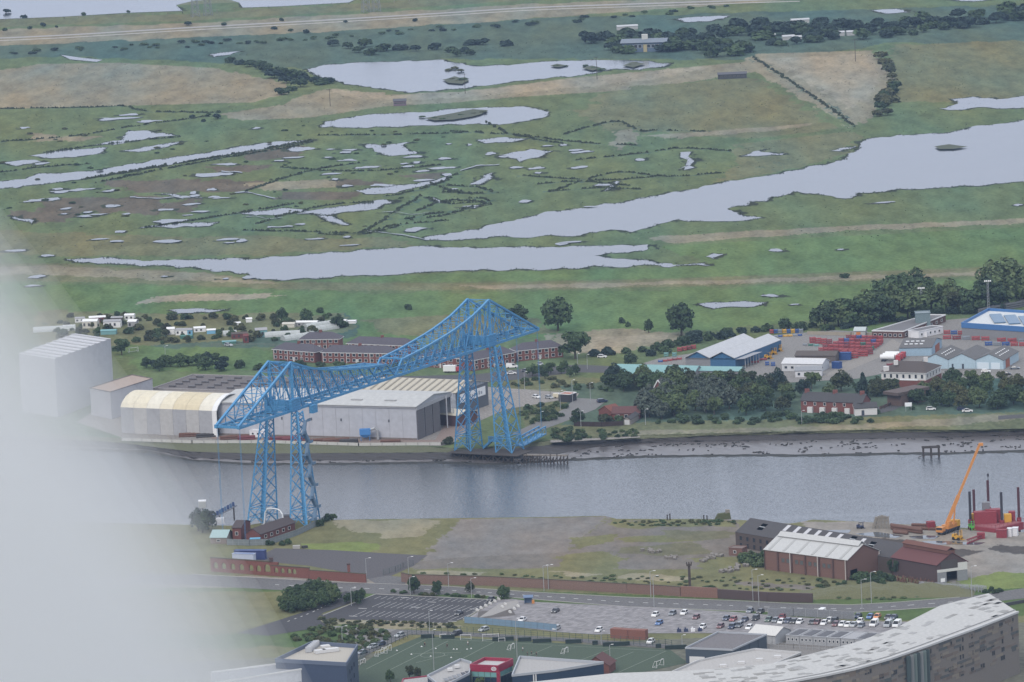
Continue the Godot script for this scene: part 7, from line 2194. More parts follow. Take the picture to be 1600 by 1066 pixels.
func bridge_yard() -> void:
	var brick := mat("office_brick", 0.20, 0.075, 0.065, 0.9, 4.0)
	var slate := mat("dark_slate", 0.10, 0.078, 0.078, 0.9, 5.0)
	var p := plot3(on(-113.9, -2295.6), on(-107.7, -2292.7), on(-94.1, -2316.2))
	var t := thing("bridge_office", "long brick ticket office with dark pitched roof under the near tower", "building", middle(p))
	gabled(t, p, 3.2, 5.4, brick, slate, false)
	for j in 5: win(t, p[1], p[2], 0.15 + j * 0.17, 1.0, 1.8, 1.3)
	p = plot(on(-119.3, -2297), on(-115.8, -2296.1), 14.0)
	t = thing("gate_house", "tall red brick gate house left of the ticket office", "building", middle(p))
	gabled(t, p, 5.6, 7.4, brick, slate)
	win(t, p[0], p[1], 0.5, 2.6, 1.2, 1.4)
	p = plot(on(-128.4, -2293.6), on(-121.7, -2292), 10.0)
	t = thing("teal_roof_shed", "low shed with pale teal roof left of the gate house", "shed", middle(p))
	gabled(t, p, 2.6, 4.8, mat("shed_brick_pale", 0.22, 0.18, 0.16, 0.9, 4.0), mat("teal_pale_sheet", 0.32, 0.44, 0.44, 0.7, 6.0))
	win(t, p[0], p[1], 0.5, 0.9, 1.4, 1.0)
	fence([-121.3, -2289.1, -111.9, -2285.3, -104, -2284.8, -93.4, -2301.8, -83.9, -2325.1, -81, -2336], 2.6, 2.4, mat("palisade_grey", 0.25, 0.27, 0.28, 0.6), "grey palisade fence round the bridge yard", mat("palisade_fill", 0.22, 0.25, 0.26, 0.7, 3.0), 2)
	t = thing("blue_bins", "bright blue canopy shed at the gable of the ticket office", "shed", on(-109.7, -2289))
	var s := shape()
	s.box(v3(0, 1.1, 0), v3(4.0, 2.2, 2.0))
	part(t, "wall", s, mat("bin_blue", 0.05, 0.24, 0.42, 0.6))
	s = shape()
	s.box(v3(0, 2.35, 0.2), v3(4.4, 0.2, 2.8))
	part(t, "roof", s, mat("bin_roof", 0.12, 0.34, 0.50, 0.6))
	t = thing("approach_arch", "pale tubular arch over the approach between the near tower legs", "arch", on(-102.8, -2327))
	s = shape()
	var u: Vector3 = on(-107.4, -2322.5) - t.position
	var v: Vector3 = on(-98.1, -2314.3) - t.position
	for i in 10:
		var q0 := u.lerp(v, i / 10.0) + v3(0, 9.0 * sqrt(maxf(0.0, 1.0 - pow(1.0 - 2.0 * i / 10.0, 4))), 0)
		var q1 := u.lerp(v, (i + 1) / 10.0) + v3(0, 9.0 * sqrt(maxf(0.0, 1.0 - pow(1.0 - 2.0 * (i + 1) / 10.0, 4))), 0)
		s.tube(q0, q1, 0.3, 0.3, 7, false)
	part(t, "tube", s, mat("tube_white", 0.60, 0.62, 0.64, 0.5))
	t = thing("approach_gate", "grey steel approach gate and machinery between the near tower legs", "gate", on(-103.2, -2324.3))
	s = shape()
	for i in 7:
		s.bar(v3(-5 + i * 1.6, 0, 0.6 * i), v3(-5 + i * 1.6, 4.0 - 0.2 * i, 0.6 * i), 0.25)
		if i < 6: s.bar(v3(-5 + i * 1.6, 3.0, 0.6 * i), v3(-3.4 + i * 1.6, 3.0, 0.6 * i + 0.6), 0.25)
	part(t, "frame", s, mat("gate_steel", 0.16, 0.17, 0.19, 0.7))
	s = shape()
	s.box(v3(0, 1.4, 3.0), v3(7.0, 2.6, 4.0))
	s.box(v3(5.5, 4.0, -2.0), v3(3.0, 1.2, 3.0))
	part(t, "machine_house", s, mat("gate_house_grey", 0.13, 0.13, 0.14, 0.8, 3.0))
	t = thing("pontoon_gangway", "sloping gangway with dark blue striped side and yellow edge by the river", "gangway", on(-124.8, -2338.4))
	var a: Vector3 = on(-130.2, -2339.8) - t.position
	var b: Vector3 = on(-120.2, -2346) - t.position
	s = shape()
	s.bar(up(a, 2.2), up(b, 6.2), 3.4, 0.5)
	part(t, "walkway", s, mat("gang_grey", 0.20, 0.21, 0.24, 0.8))
	for i in 9:
		s = shape()
		var q := a.lerp(b, (i + 0.5) / 9.0) + v3(0, 2.2 + 4.0 * (i + 0.5) / 9.0 + 1.0, 1.7)
		s.box(q, v3(1.0, 1.8, 0.15))
		part(t, "side_panel", s, [mat("stripe_navy", 0.03, 0.06, 0.16, 0.6), mat("stripe_blue", 0.08, 0.14, 0.26, 0.6)][i % 2])
	s = shape()
	s.bar(up(a, 1.8) + v3(0, 0, 1.8), up(b, 5.8) + v3(0, 0, 1.8), 0.2, 0.4)
	part(t, "yellow_edge", s, mat("edge_yellow", 0.50, 0.34, 0.08, 0.7))
	s = shape()
	s.box(a.lerp(b, 0.25) + v3(0, 1.2, 2.6), v3(6.0, 2.4, 3.0))
	part(t, "white_cabin", s, mats.cabin_white)
	s = shape()
	for q in [[0.35, 0.0], [0.95, 0.0], [0.95, 2.0]]: s.bar(a.lerp(b, q[0]) + v3(0, 0, q[1]), a.lerp(b, q[0]) + v3(0, 5.4, q[1]), 0.5)
	part(t, "support", s, mats.dark_steel)
	t = thing("signal_cabin", "small pale boxy cabin raised above a dark tree in the mist", "cabin", on(-132.9, -2328.9))
	s = shape()
	s.bar(Vector3.ZERO, v3(0, 9.0, 0), 0.7)
	part(t, "mast", s, mats.mast_grey)
	s = shape()
	s.box(v3(0, 10.2, 0), v3(3.0, 2.6, 2.6))
	part(t, "box", s, mat("signal_grey", 0.34, 0.35, 0.35, 0.7))
	s = shape()
	s.box(v3(0, 11.8, 0), v3(3.2, 0.5, 2.8))
	part(t, "roof", s, mats.cabin_white)
	for e in [[on(-117, -2256.3), on(-104.4, -2253.2), "blue-topped lorry trailer behind the arcade wall", "container_blue"], [on(-117.5, -2249.7), on(-108.8, -2246.2), "pale blue trailer in front of the darker one behind the arcade", "trailer_pale"]]:
		p = plot(e[0], e[1], 2.6)
		t = thing("lorry_trailer", e[2], "trailer", middle(p), 0.0, "trailers behind the arcade wall")
		flat_roofed(t, p, 3.8, mat("trailer_side", 0.03, 0.045, 0.14, 0.6) if e[3] == "container_blue" else mat("trailer_pale", 0.40, 0.44, 0.55, 0.6), mat("trailer_roof", 0.10, 0.15, 0.30, 0.6), 0.1)
		for j in 3:
			s = shape()
			var q: Vector3 = p[0].lerp(p[1], 0.12 + j * 0.1)
			s.tube(up(q, 0.5) + v3(0, 0, 0.1), up(q, 0.5) + v3(0, 0, -0.3), 0.5, 0.5, 10)
			wpart(t, "wheel", s, mats.tyre)
	t = thing("picnic_blocks", "grey concrete block and rubble beside the bridge yard fence", "block", on(-92.3, -2274.9))
	s = shape()
	s.box(v3(0, 0.6, 0), v3(3.0, 1.2, 2.0))
	part(t, "block", s, mats.pale_concrete)
	s = shape()
	s.box(v3(3.4, 0.5, 0.2), v3(2.2, 1.0, 1.6), Basis(Vector3.UP, 0.4))
	part(t, "rubble", s, mats.dark_steel)

func old_sheds() -> void:
	var dark := mat("sooty_brick", 0.115, 0.088, 0.078, 0.95, 4.0)
	var roof := mat("old_slates", 0.088, 0.082, 0.085, 0.9, 6.0)
	var a: Vector3 = flat(v3(86.2, 6, -2233.5))
	var b: Vector3 = flat(v3(145.6, 6, -2162.3))
	var p := plot(a, b, 17.0)
	var t := thing("derelict_shed", "long derelict brick shed with dark slate roof full of missing panels", "shed", middle(p))
	var u: Vector3 = p[1] - p[0]
	var v: Vector3 = p[3] - p[0]
	var s0 := shape()
	s0.prism(ring(p), 0, 6.0, false)
	for e in [[p[0], p[3]], [p[1], p[2]]]: s0.tri(up(e[0], 6.0), up(mid(e[0], e[1]), 10.4), up(e[1], 6.0))
	wpart(t, "wall", s0, dark)
	s0 = shape()
	slab(s0, up(p[3], 6.0), up(p[2], 6.0), up(mid(p[1], p[2]), 10.4), up(mid(p[0], p[3]), 10.4), 0.2)
	wpart(t, "roof_slope", s0, roof)
	var x0 := 0.0
	for e in [[0.10, 0.36, 0.8, "hole"], [0.245, 0.56, 0.96, "lit"], [0.31, 0.56, 0.96, "lit"], [0.375, 0.56, 0.96, "lit"], [0.44, 0.56, 0.94, "lit"], [0.505, 0.56, 0.94, "lit"], [0.575, 0.56, 0.94, "lit"], [0.65, 0.56, 0.94, "hole"], [0.72, 0.5, 0.9, "lit"], [0.78, 0.4, 0.8, "hole"], [1.0, 0.0, 0.0, ""]]:
		var x1: float = e[0] + 0.035 if e[3] == "hole" else e[0] + 0.022
		slope(t, "roof_length", p[0], u, v, x0, minf(e[0], 1.0), 0.0, 1.0, roof)
		if e[3] == "": break
		slope(t, "roof_length", p[0], u, v, e[0], x1, 0.0, e[1], roof)
		slope(t, "roof_length", p[0], u, v, e[0], x1, e[2], 1.0, roof)
		if e[3] == "lit": slope(t, "roof_patch", p[0], u, v, e[0], x1, e[1], e[2], mat("patch_pale", 0.50, 0.50, 0.52, 0.7, 3.0))
		else: slope(t, "purlin", p[0], u, v, e[0], x1, (e[1] + e[2]) / 2.0 - 0.02, (e[1] + e[2]) / 2.0 + 0.02, mats.galvanised)
		x0 = x1
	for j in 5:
		win(t, p[0], p[1], 0.035 + j * 0.042, 3.2, 1.5, 1.7, dark)  # dark panes stand in for the shade inside unglazed window holes
		win(t, p[0], p[1], 0.035 + j * 0.042, 0.3, 1.3, 1.8, dark)  # lower row: pane colour again replaces the dark of open holes
	p = plot3(on(95.5, -2184.3), on(126.2, -2155), on(139.8, -2171))
	t = thing("brick_shed", "red brick shed with bright white sheet roof on the waste ground", "shed", middle(p))
	var brick := mat("shed_brick", 0.225, 0.125, 0.10, 0.95, 3.5)
	gabled(t, p, 8.0, 12.4, brick, mats.new_white_sheet, true, 0.4, 0.2, [1, 0.08, 0.3, 3.6])
	u = p[1] - p[0]
	v = p[3] - p[0]
	for j in 6:
		var s := shape()
		var q: Vector3 = p[0] + u * (0.06 + j * 0.172)
		s.bar(up(q, 8.4), up(q + v * 0.40, 11.8), 1.1, 0.16)
		wpart(t, "translucent_strip", s, mat("roof_strip_grey", 0.34, 0.34, 0.33, 0.7))
	var m := shape()
	for z in [-1.0, 1.0]:
		slab(m, up(p[0] + v * 0.5 + v.normalized() * z * 2.4 + u * 0.01, 12.0), up(p[1] + v * 0.5 + v.normalized() * z * 2.4 - u * 0.01, 12.0), up(p[1] + v * 0.5 - u * 0.01, 13.5), up(p[0] + v * 0.5 + u * 0.01, 13.5), 0.2)
	wpart(t, "ridge_monitor", m, mats.new_white_sheet)
	for j in 7: panel(t, "buttress", p[0], p[1], maxf(0.0, j / 6.0 - 0.012), minf(1.0, j / 6.0 + 0.004), 0.0, 7.9, 0.45, mat("buttress_brick", 0.13, 0.075, 0.065, 0.95, 3.0))
	for j in [2, 4, 6]: panel(t, "drainpipe", p[0], p[1], j / 6.0 - 0.022, j / 6.0 - 0.014, 0.0, 7.9, 0.5, mats.pipe_pale)
	for e in [0.225, 0.285, 0.39, 0.45, 0.55, 0.615, 0.72, 0.78]: win(t, p[0], p[1], e, 3.8, 1.7, 1.7, brick, mats.grimy_pane)
	panel(t, "drainpipe", p[1], p[2], 0.975, 0.995, 0.0, 7.9, 0.3, mats.pipe_pale)
	p = plot(on(82.6, -2216.6), on(87.9, -2214), 5.0)
	t = thing("brick_hut", "small flat-roofed brick hut beside the derelict shed's left end", "hut", middle(p))
	flat_roofed(t, p, 3.0, brick, mat("hut_slab", 0.22, 0.17, 0.15, 0.95, 4.0), 0.15)
	win(t, p[0], p[1], 0.45, 1.0, 1.1, 1.1)
	p = plot3(on(144, -2160.9), on(159.9, -2140.5), on(171.9, -2145.2))
	t = thing("rusty_shed", "rust-red roofed shed with white and grey gable end", "shed", middle(p))
	var rust := mat("rust_roof", 0.130, 0.052, 0.050, 0.95, 5.0)
	gabled(t, p, 7.2, 11.4, mat("rust_wall", 0.085, 0.055, 0.055, 0.95, 4.0), rust, true, 0.4, 0.2, [1, 0.31, 0.65, 4.1])
	u = p[1] - p[0]
	v = p[3] - p[0]
	m = shape()
	for z in [-1.0, 1.0]:
		slab(m, up(p[0] + v * 0.5 + v.normalized() * z * 2.0, 12.2), up(p[1] + v * 0.5 + v.normalized() * z * 2.0, 12.2), up(p[1] + v * 0.5, 13.4), up(p[0] + v * 0.5, 13.4), 0.2)
	m.box(up(p[0] + u * 0.5 + v * 0.5, 11.6), v3(u.length(), 1.4, 3.4), Basis(u.normalized(), Vector3.UP, u.normalized().cross(Vector3.UP)))
	wpart(t, "ridge_vent", m, mat("rust_vent", 0.19, 0.085, 0.065, 0.95, 2.5))
	panel(t, "gable_boarding", p[1], p[2], 0.12, 0.68, 5.4, 8.6, 0.25, mat("dark_boarding", 0.09, 0.078, 0.075, 0.9, 3.0))
	panel(t, "white_band", p[1], p[2], 0.0, 1.0, 4.2, 5.3, 0.3, mats.gable_white)
	panel(t, "white_corner", p[1], p[2], 0.69, 1.0, 5.3, 7.2, 0.28, mats.gable_white)
	panel(t, "grey_cladding", p[1], p[2], 0.0, 0.3, 0.0, 4.1, 0.25, mats.gable_grey)
	panel(t, "grey_cladding", p[1], p[2], 0.66, 1.0, 0.0, 4.1, 0.25, mats.gable_grey)
	panel(t, "notice", p[1], p[2], 0.1, 0.24, 0.4, 1.8, 0.4, mats.sign_white)
	t = thing("wire_cages", "heap of grey wire cages along the foot of the grassy mound", "scrap", on(165.1, -2129.2))
	for i in 16:
		var q: Vector3 = on(152.2, -2134.8).lerp(on(175.5, -2121.7), i / 15.0) - t.position
		var s := shape()
		for k in 4:
			var c := q + v3(rng.randf_range(-0.6, 0.6), 0, k * 1.1 - 1.5)
			for e in [[0, 0], [1.4, 0], [1.4, 1.0], [0, 1.0]]: s.bar(c + v3(e[0], 0, e[1]), c + v3(e[0], 2.0, e[1]), 0.09)
			s.bar(c + v3(0, 2, 0), c + v3(1.4, 2, 0), 0.09)
			s.bar(c + v3(0, 2, 1), c + v3(1.4, 2, 1), 0.09)
			s.bar(c + v3(0, 1, 1), c + v3(1.4, 1, 1), 0.09)
		part(t, "cage", s, mat("cage_grey", 0.30, 0.31, 0.33, 0.6))
	t = thing("rust_scrap", "tangle of rusty frames beside the rusty shed wall", "scrap", on(147.7, -2143.4))
	for i in 14:
		var q: Vector3 = on(143.9, -2149.4).lerp(on(157.4, -2137.3), i / 13.0) - t.position
		var s := shape()
		for k in 3: s.bar(q + v3(rng.randf_range(-1, 1), 0, rng.randf_range(-1, 1)), q + v3(rng.randf_range(-1.5, 1.5), rng.randf_range(1.2, 2.6), rng.randf_range(-1, 1)), 0.3)
		part(t, "frame", s, mats.rust_steel)
	var k := 0
	for e in [[on(50.6, -2232.6), 4], [on(53.6, -2229.2), 5], [on(59, -2214.4), 3], [on(61.4, -2217.8), 3], [on(71.4, -2206), 4], [on(73.9, -2210.7), 4], [on(77.2, -2215.3), 3], [on(80.1, -2182.9), 5], [on(82.7, -2186.1), 4], [on(86.8, -2191.7), 4]]:
		t = thing("rubble_heap", ["left heap of concrete blocks on the waste ground", "heap of concrete blocks right of the leftmost", "low pale block pair left of the tall post", "low pale block just above its neighbour left of the tall post", "concrete blocks right of the tall post, nearest it", "concrete blocks right of the tall post, second", "concrete blocks right of the tall post, farthest", "low rubble left of the brick shed, nearest the road", "low rubble left of the brick shed, middle", "low rubble left of the brick shed, nearest the hut"][k], "rubble", e[0], 0.0, "rubble heaps on the waste ground")
		k += 1
		for i in e[1]:
			var s := shape()
			s.box(v3(rng.randf_range(-2.2, 2.2), 0.5, rng.randf_range(-1.5, 1.5)), v3(rng.randf_range(1.2, 2.4), rng.randf_range(0.8, 1.6), 1.2), Basis(v3(0.2, 1, 0.1).normalized(), rng.randf() * 3.0))
			part(t, "block", s, mat("rubble_grey", 0.26, 0.235, 0.21, 0.95, 2.0))
	t = thing("brick_stack", "tall thin dark brick post standing alone on the waste ground", "pillar", on(64.7, -2157))
	var s := shape()
	s.box(v3(0, 4.6, 0), v3(1.0, 9.2, 1.0))
	part(t, "shaft", s, mats.post_dark)
	s = shape()
	s.box(v3(0, 8.6, 0), v3(2.0, 0.4, 1.6))
	for x in [-0.9, 0.0, 0.9]: s.box(v3(x, 9.3, 0), v3(0.4, 1.2, 0.4))
	part(t, "head", s, mats.post_dark)
	var gm := shape()
	gm.tinted = false
	var c0: Vector3 = on(139, -2125.4)
	var ax := (on(169.3, -2120.7) - on(108.5, -2130.2)).normalized()
	var az := v3(-ax.z, 0, ax.x)
	var hgt := func(u_: float, v_: float) -> Vector3:
		var f := maxf(0.0, 1.0 - pow(absf(v_), 2.2)) * maxf(0.0, 1.0 - pow(absf(u_), 3.0))
		var q := c0 + ax * u_ * 34.0 + az * v_ * 9.0
		return v3(q.x, 0.02 + 4.6 * f * (0.8 + 0.45 * wob.get_noise_2d(q.x * 12.0, q.z * 12.0)), q.z)
	for i in 40:
		for j in 12:
			var u0 := -1.0 + i / 20.0
			var v0 := -1.0 + j / 6.0
			gm.quad(hgt.call(u0, v0), hgt.call(u0 + 0.05, v0), hgt.call(u0 + 0.05, v0 + 1.0 / 6.0), hgt.call(u0, v0 + 1.0 / 6.0))
	structure("grassy_mound", gm, mat("mound_grass", 0.165, 0.165, 0.085, 1.0, 6.0))

func wharf() -> void:
	var red := mat("barge_red", 0.32, 0.04, 0.055, 0.6, 6.0)
	var orange := mat("crane_orange", 0.52, 0.22, 0.06, 0.55)
	var steel := mat("pile_steel", 0.05, 0.05, 0.065, 0.7, 3.0)
	var yellow = mats.machine_yellow
	var o: Vector3 = on(192.3, -2242.4)
	var t := thing("jack_up_barge", "red jack-up barge with five tall dark legs moored at the wharf", "barge", v3(o.x, 0, o.z))
	var a: Vector3 = v3(181.3, 0.5, -2246.7) - t.position
	var b: Vector3 = v3(191.3, 0.5, -2237.3) - t.position
	var c: Vector3 = v3(203.9, 0.5, -2249.4) - t.position
	var d := a + c - b
	var s := shape()
	s.prism(ring([a, b, c, d]), -1.4, 1.6)
	part(t, "hull", s, red)
	s = shape()
	s.prism(ring([a.lerp(c, 0.05), b.lerp(d, 0.05), c.lerp(a, 0.05), d.lerp(b, 0.05)]), 1.62, 1.7)
	part(t, "deck", s, mat("deck_pink", 0.36, 0.12, 0.13, 0.8, 5.0))
	for e in [[on(182.6, -2253.2), 14.5, "pile_steel"], [on(185.5, -2268), 12.5, "pile_maroon"], [on(192.3, -2279.1), 14.0, "pile_maroon"], [on(195, -2248.7), 14.5, "pile_steel"], [on(202.3, -2252.4), 15.5, "pile_maroon"]]:
		s = shape()
		var q: Vector3 = e[0] - t.position
		s.tube(up(q, -4.5), up(q, e[1]), 0.55, 0.55, 10)
		part(t, "leg", s, steel if e[2] == "pile_steel" else mat("pile_maroon", 0.10, 0.030, 0.040, 0.7, 3.0))
		s = shape()
		s.tube(up(q, 1.4), up(q, 3.0), 1.0, 1.0, 10)
		part(t, "leg_collar", s, red)
	s = shape()
	s.box(on(192.3, -2279.1) - t.position + v3(0.2, 16.2, 0), v3(0.8, 1.2, 0.8))
	s.bar(on(192.3, -2279.1) - t.position + v3(0.2, 14, 0), on(192.3, -2279.1) - t.position + v3(0.2, 16, 0), 0.25)
	part(t, "leg_lamp", s, steel)
	for e in [[on(188.4, -2250.4), v3(9.0, 5.0, 4.0), red, "winch_house"], [on(191.7, -2252.3), v3(6.0, 5.4, 4.0), red, "winch_house"], [on(189.2, -2254.3), v3(3.0, 8.0, 3.0), mat("tower_grey", 0.24, 0.24, 0.26, 0.7, 2.0), "grey_tower"], [on(197.5, -2250.8), v3(3.0, 3.4, 2.6), yellow, "generator"], [on(199.5, -2253.1), v3(2.6, 4.0, 2.6), red, "winch_house"], [on(184.3, -2257), v3(3.6, 3.0, 2.4), yellow, "generator"]]:
		s = shape()
		s.box(up(e[0] - t.position, 1.6 + e[1].y / 2.0), e[1])
		part(t, e[3], s, e[2])
	s = shape()
	for e in [[a, b], [b, c]]:
		s.bar(up(e[0], 2.6), up(e[1], 2.6), 0.1)
		for i in 8: s.bar(up(e[0].lerp(e[1], i / 7.0), 1.6), up(e[0].lerp(e[1], i / 7.0), 2.6), 0.1)
	part(t, "guard_rail", s, red)
	var g: Vector3 = on(172.7, -2243.2)
	t = thing("mobile_crane", "orange mobile crane with long raised jib on the wharf", "crane", g)
	var f: Vector3 = (on(168, -2236.1) - on(177.9, -2250.2)).normalized()
	var k := Basis(f.cross(Vector3.UP) * -1.0, Vector3.UP, f)
	s = shape()
	s.box(v3(0, 1.3, 0), v3(3.0, 0.8, 14.0), k)
	part(t, "chassis", s, mat("chassis_dark", 0.03, 0.035, 0.06, 0.7))
	for i in 5:
		for x in [-1.3, 1.3]:
			s = shape()
			var q := k * v3(x, 0.7, -5.6 + i * 2.7)
			s.tube(q - k.x * 0.3, q + k.x * 0.3, 0.7, 0.7, 12)
			part(t, "wheel", s, mats.tyre)
	s = shape()
	s.box(k * v3(0, 2.3, 6.0), v3(3.0, 2.0, 2.6), k)
	part(t, "cab", s, orange)
	s = shape()
	s.box(k * v3(0, 2.7, 6.9), v3(2.7, 0.9, 0.9), k)
	part(t, "windscreen", s, glass())
	s = shape()
	s.box(k * v3(0, 2.6, -1.0), v3(3.2, 1.6, 7.0), k)
	s.box(k * v3(1.2, 4.0, 1.0), v3(1.2, 1.6, 2.2), k)
	part(t, "upper_carriage", s, orange)
	s = shape()
	s.box(k * v3(0, 3.0, -5.6), v3(3.4, 2.4, 2.2), k)
	part(t, "counterweight", s, yellow)
	var base := v3(-0.6, 3.6, 0.5)
	var tip: Vector3 = base + v3(14.4, 31.6, -1.0)
	var m1 := base.lerp(tip, 0.36)
	s = shape()
	s.bar(base, m1, 1.0, 1.4)
	part(t, "jib_base", s, orange)
	s = shape()
	s.bar(base.lerp(tip, 0.3), tip, 0.7, 0.95)
	part(t, "jib", s, orange)
	s = shape()
	s.box(tip + v3(0.6, 0.2, 0), v3(1.8, 1.1, 1.2))
	part(t, "jib_head", s, orange)
	s = shape()
	s.tube(tip + v3(1.4, 0, 0), tip + v3(1.4, -2.0, 0), 0.06, 0.06, 5)
	s.box(tip + v3(1.4, -2.3, 0), v3(0.6, 0.8, 0.6))
	part(t, "hook", s, steel)
	s = shape()
	s.tube(v3(2.2, 3.2, 0.5), base.lerp(tip, 0.22) + v3(0.4, -0.6, 0), 0.4, 0.3, 8)
	part(t, "lifting_ram", s, orange)
	digger(on(175.1, -2226.1), 0.8, "wheel_loader", "small yellow wheel loader in front of the crane", yellow, 1.2)
	digger(on(182.5, -2246.3), 0.2, "platform_lift", "bright green platform lift beside the barge", mat("machine_green", 0.09, 0.42, 0.06, 0.6), 1.1)
	digger(on(138.3, -2260.2), 1.0, "mini_excavator", "small dark excavator left of the concrete ruin", mats.machine_navy, 0.8)
	for e in [[on(190.6, -2226.3), on(194.6, -2225.3), "red container in front of the barge, beside white tanks", red], [on(195.1, -2227.9), on(196.8, -2227.5), "left white tank box before the barge", mats.cabin_white], [on(197.2, -2228.7), on(199.2, -2228.2), "right white tank box before the barge", mats.cabin_white], [on(165.1, -2249.3), on(168, -2249.9), "red box store at the quay edge left of the crane", red]]:
		var p := plot(e[0], e[1], 3.0)
		var q := thing("store_box", e[2], "container", middle(p))
		flat_roofed(q, p, 3.2, e[3], e[3], 0.1)
		for j in 4: panel(q, "rib", p[0], p[1], 0.1 + j * 0.22, 0.15 + j * 0.22, 0.2, 3.0, 0.1, e[3])
	t = thing("jib_section", "red lattice jib section lying on the wharf gravel", "crane part", on(181.3, -2223.2))
	var ja: Vector3 = on(177.9, -2217.2) - t.position
	var jb: Vector3 = on(185, -2227.7) - t.position
	s = shape()
	for z in [0.0, 1.4]:
		for y in [0.3, 1.7]: s.bar(ja + v3(0, y, z), jb + v3(0, y, z), 0.25)
	for i in 9:
		var q0 := ja.lerp(jb, i / 9.0)
		var q1 := ja.lerp(jb, (i + 1) / 9.0)
		s.bar(q0 + v3(0, 0.3, 1.4), q1 + v3(0, 1.7, 1.4), 0.15)
		s.bar(q0 + v3(0, 1.7, 0), q1 + v3(0, 1.7, 1.4), 0.15)
	part(t, "lattice", s, red)
	s = shape()
	s.box(jb + v3(-0.5, 1.2, 0.5), v3(3.0, 2.4, 2.6))
	part(t, "foot_block", s, red)
	var n := 0
	for e in [[on(150.6, -2257.1), on(161.9, -2244.5), 6, "long pile of rusty pipes left of the crane, nearest"], [on(158.8, -2255.1), on(168.2, -2251.3), 4, "shorter pile of rusty pipes behind the long one"], [on(150.8, -2248.7), on(156.2, -2244.6), 3, "low rusty plates lying before the pipe piles"]]:
		t = thing("pipe_pile", e[3], "pipe stack", flat(mid(e[0], e[1])), 0.0, "rusty pipes on the wharf")
		for i in e[2]:
			s = shape()
			var off := v3(0, 0.6 + 1.0 * int(i / 3), (i % 3) * 1.3)
			s.tube(e[0] + off, e[1] + off, 0.6, 0.6, 9)
			wpart(t, "pipe", s, mats.rust_steel)
	t = thing("concrete_ruin", "broken pale concrete frame standing at the quay edge", "ruin", on(146.5, -2258.2))
	for i in 5:
		s = shape()
		s.bar(v3(-3.0 + i * 1.5, 0, -1.0 + 0.3 * i), v3(-1.6 + i * 1.1, 5.4 - 0.3 * absf(i - 2.0), -0.5), 0.8, 1.1)
		part(t, "rib", s, mats.ruin_concrete)
	for y in [1.4, 3.0, 4.4]:
		s = shape()
		s.bar(v3(-3.0 + y * 0.3, y, -0.6), v3(3.2 - y * 0.15, y + 0.2, 0.0), 0.7, 0.5)
		part(t, "cross_tie", s, mats.ruin_concrete)
	for e in [[135, -2249.9, 144.2, -2250.4, 154.4, -2240.9, 150.9, -2236.3, 138.5, -2243.5], [156.3, -2239, 169, -2235.8, 165.9, -2229.8, 157.1, -2233.3], [160.4, -2225.7, 185.4, -2218.1, 182.5, -2213.4, 162.4, -2218.4], [124, -2259.7, 134.3, -2258.5, 132.6, -2251.9, 125, -2255.2]]:
		sheet("puddle", e, 0.1, mats["puddle_water"] if mats.has("puddle_water") else puddle_mat(), 1.0)
	t = thing("quay_hut", "small mossy concrete hut at the water's edge left of the sheds", "hut", on(83.7, -2294))
	s = shape()
	s.hexa([v3(-3.4, 0, 0), v3(-3.4, 0, -3), v3(3.4, 0, -3), v3(3.4, 0, 0), v3(-2.0, 2.2, -0.5), v3(-2.0, 2.2, -3), v3(3.0, 2.6, -3), v3(3.0, 2.6, -0.5)])
	part(t, "bank", s, mat("moss_bank", 0.10, 0.11, 0.05, 1.0, 2.0))
	s = shape()
	s.box(v3(2.0, 3.0, -1.6), v3(1.8, 1.6, 1.6))
	part(t, "box", s, mats.ruin_concrete)
	for e in [[on(60.8, -2298.4), 2.2], [on(61.9, -2298.1), 2.6], [on(75.8, -2294.6), 2.0], [on(77.1, -2294.2), 1.8]]:
		t = thing("mooring_post", "short dark mooring post at the quay edge", "post", e[0], 0.0, "mooring posts along the quay edge")
		s = shape()
		s.tube(Vector3.ZERO, v3(0, e[1], 0), 0.3, 0.25, 7)
		part(t, "post", s, mats.jetty_timber)
		s = shape()
		s.tube(v3(0, e[1], 0), v3(0, e[1] + 0.15, 0), 0.38, 0.34, 7)
		part(t, "cap", s, mats.dark_steel)

func puddle_mat() -> StandardMaterial3D:
	var m := water_mat("puddle_water", 0.05, 0.02)
	mats["puddle_water"] = m
	return m

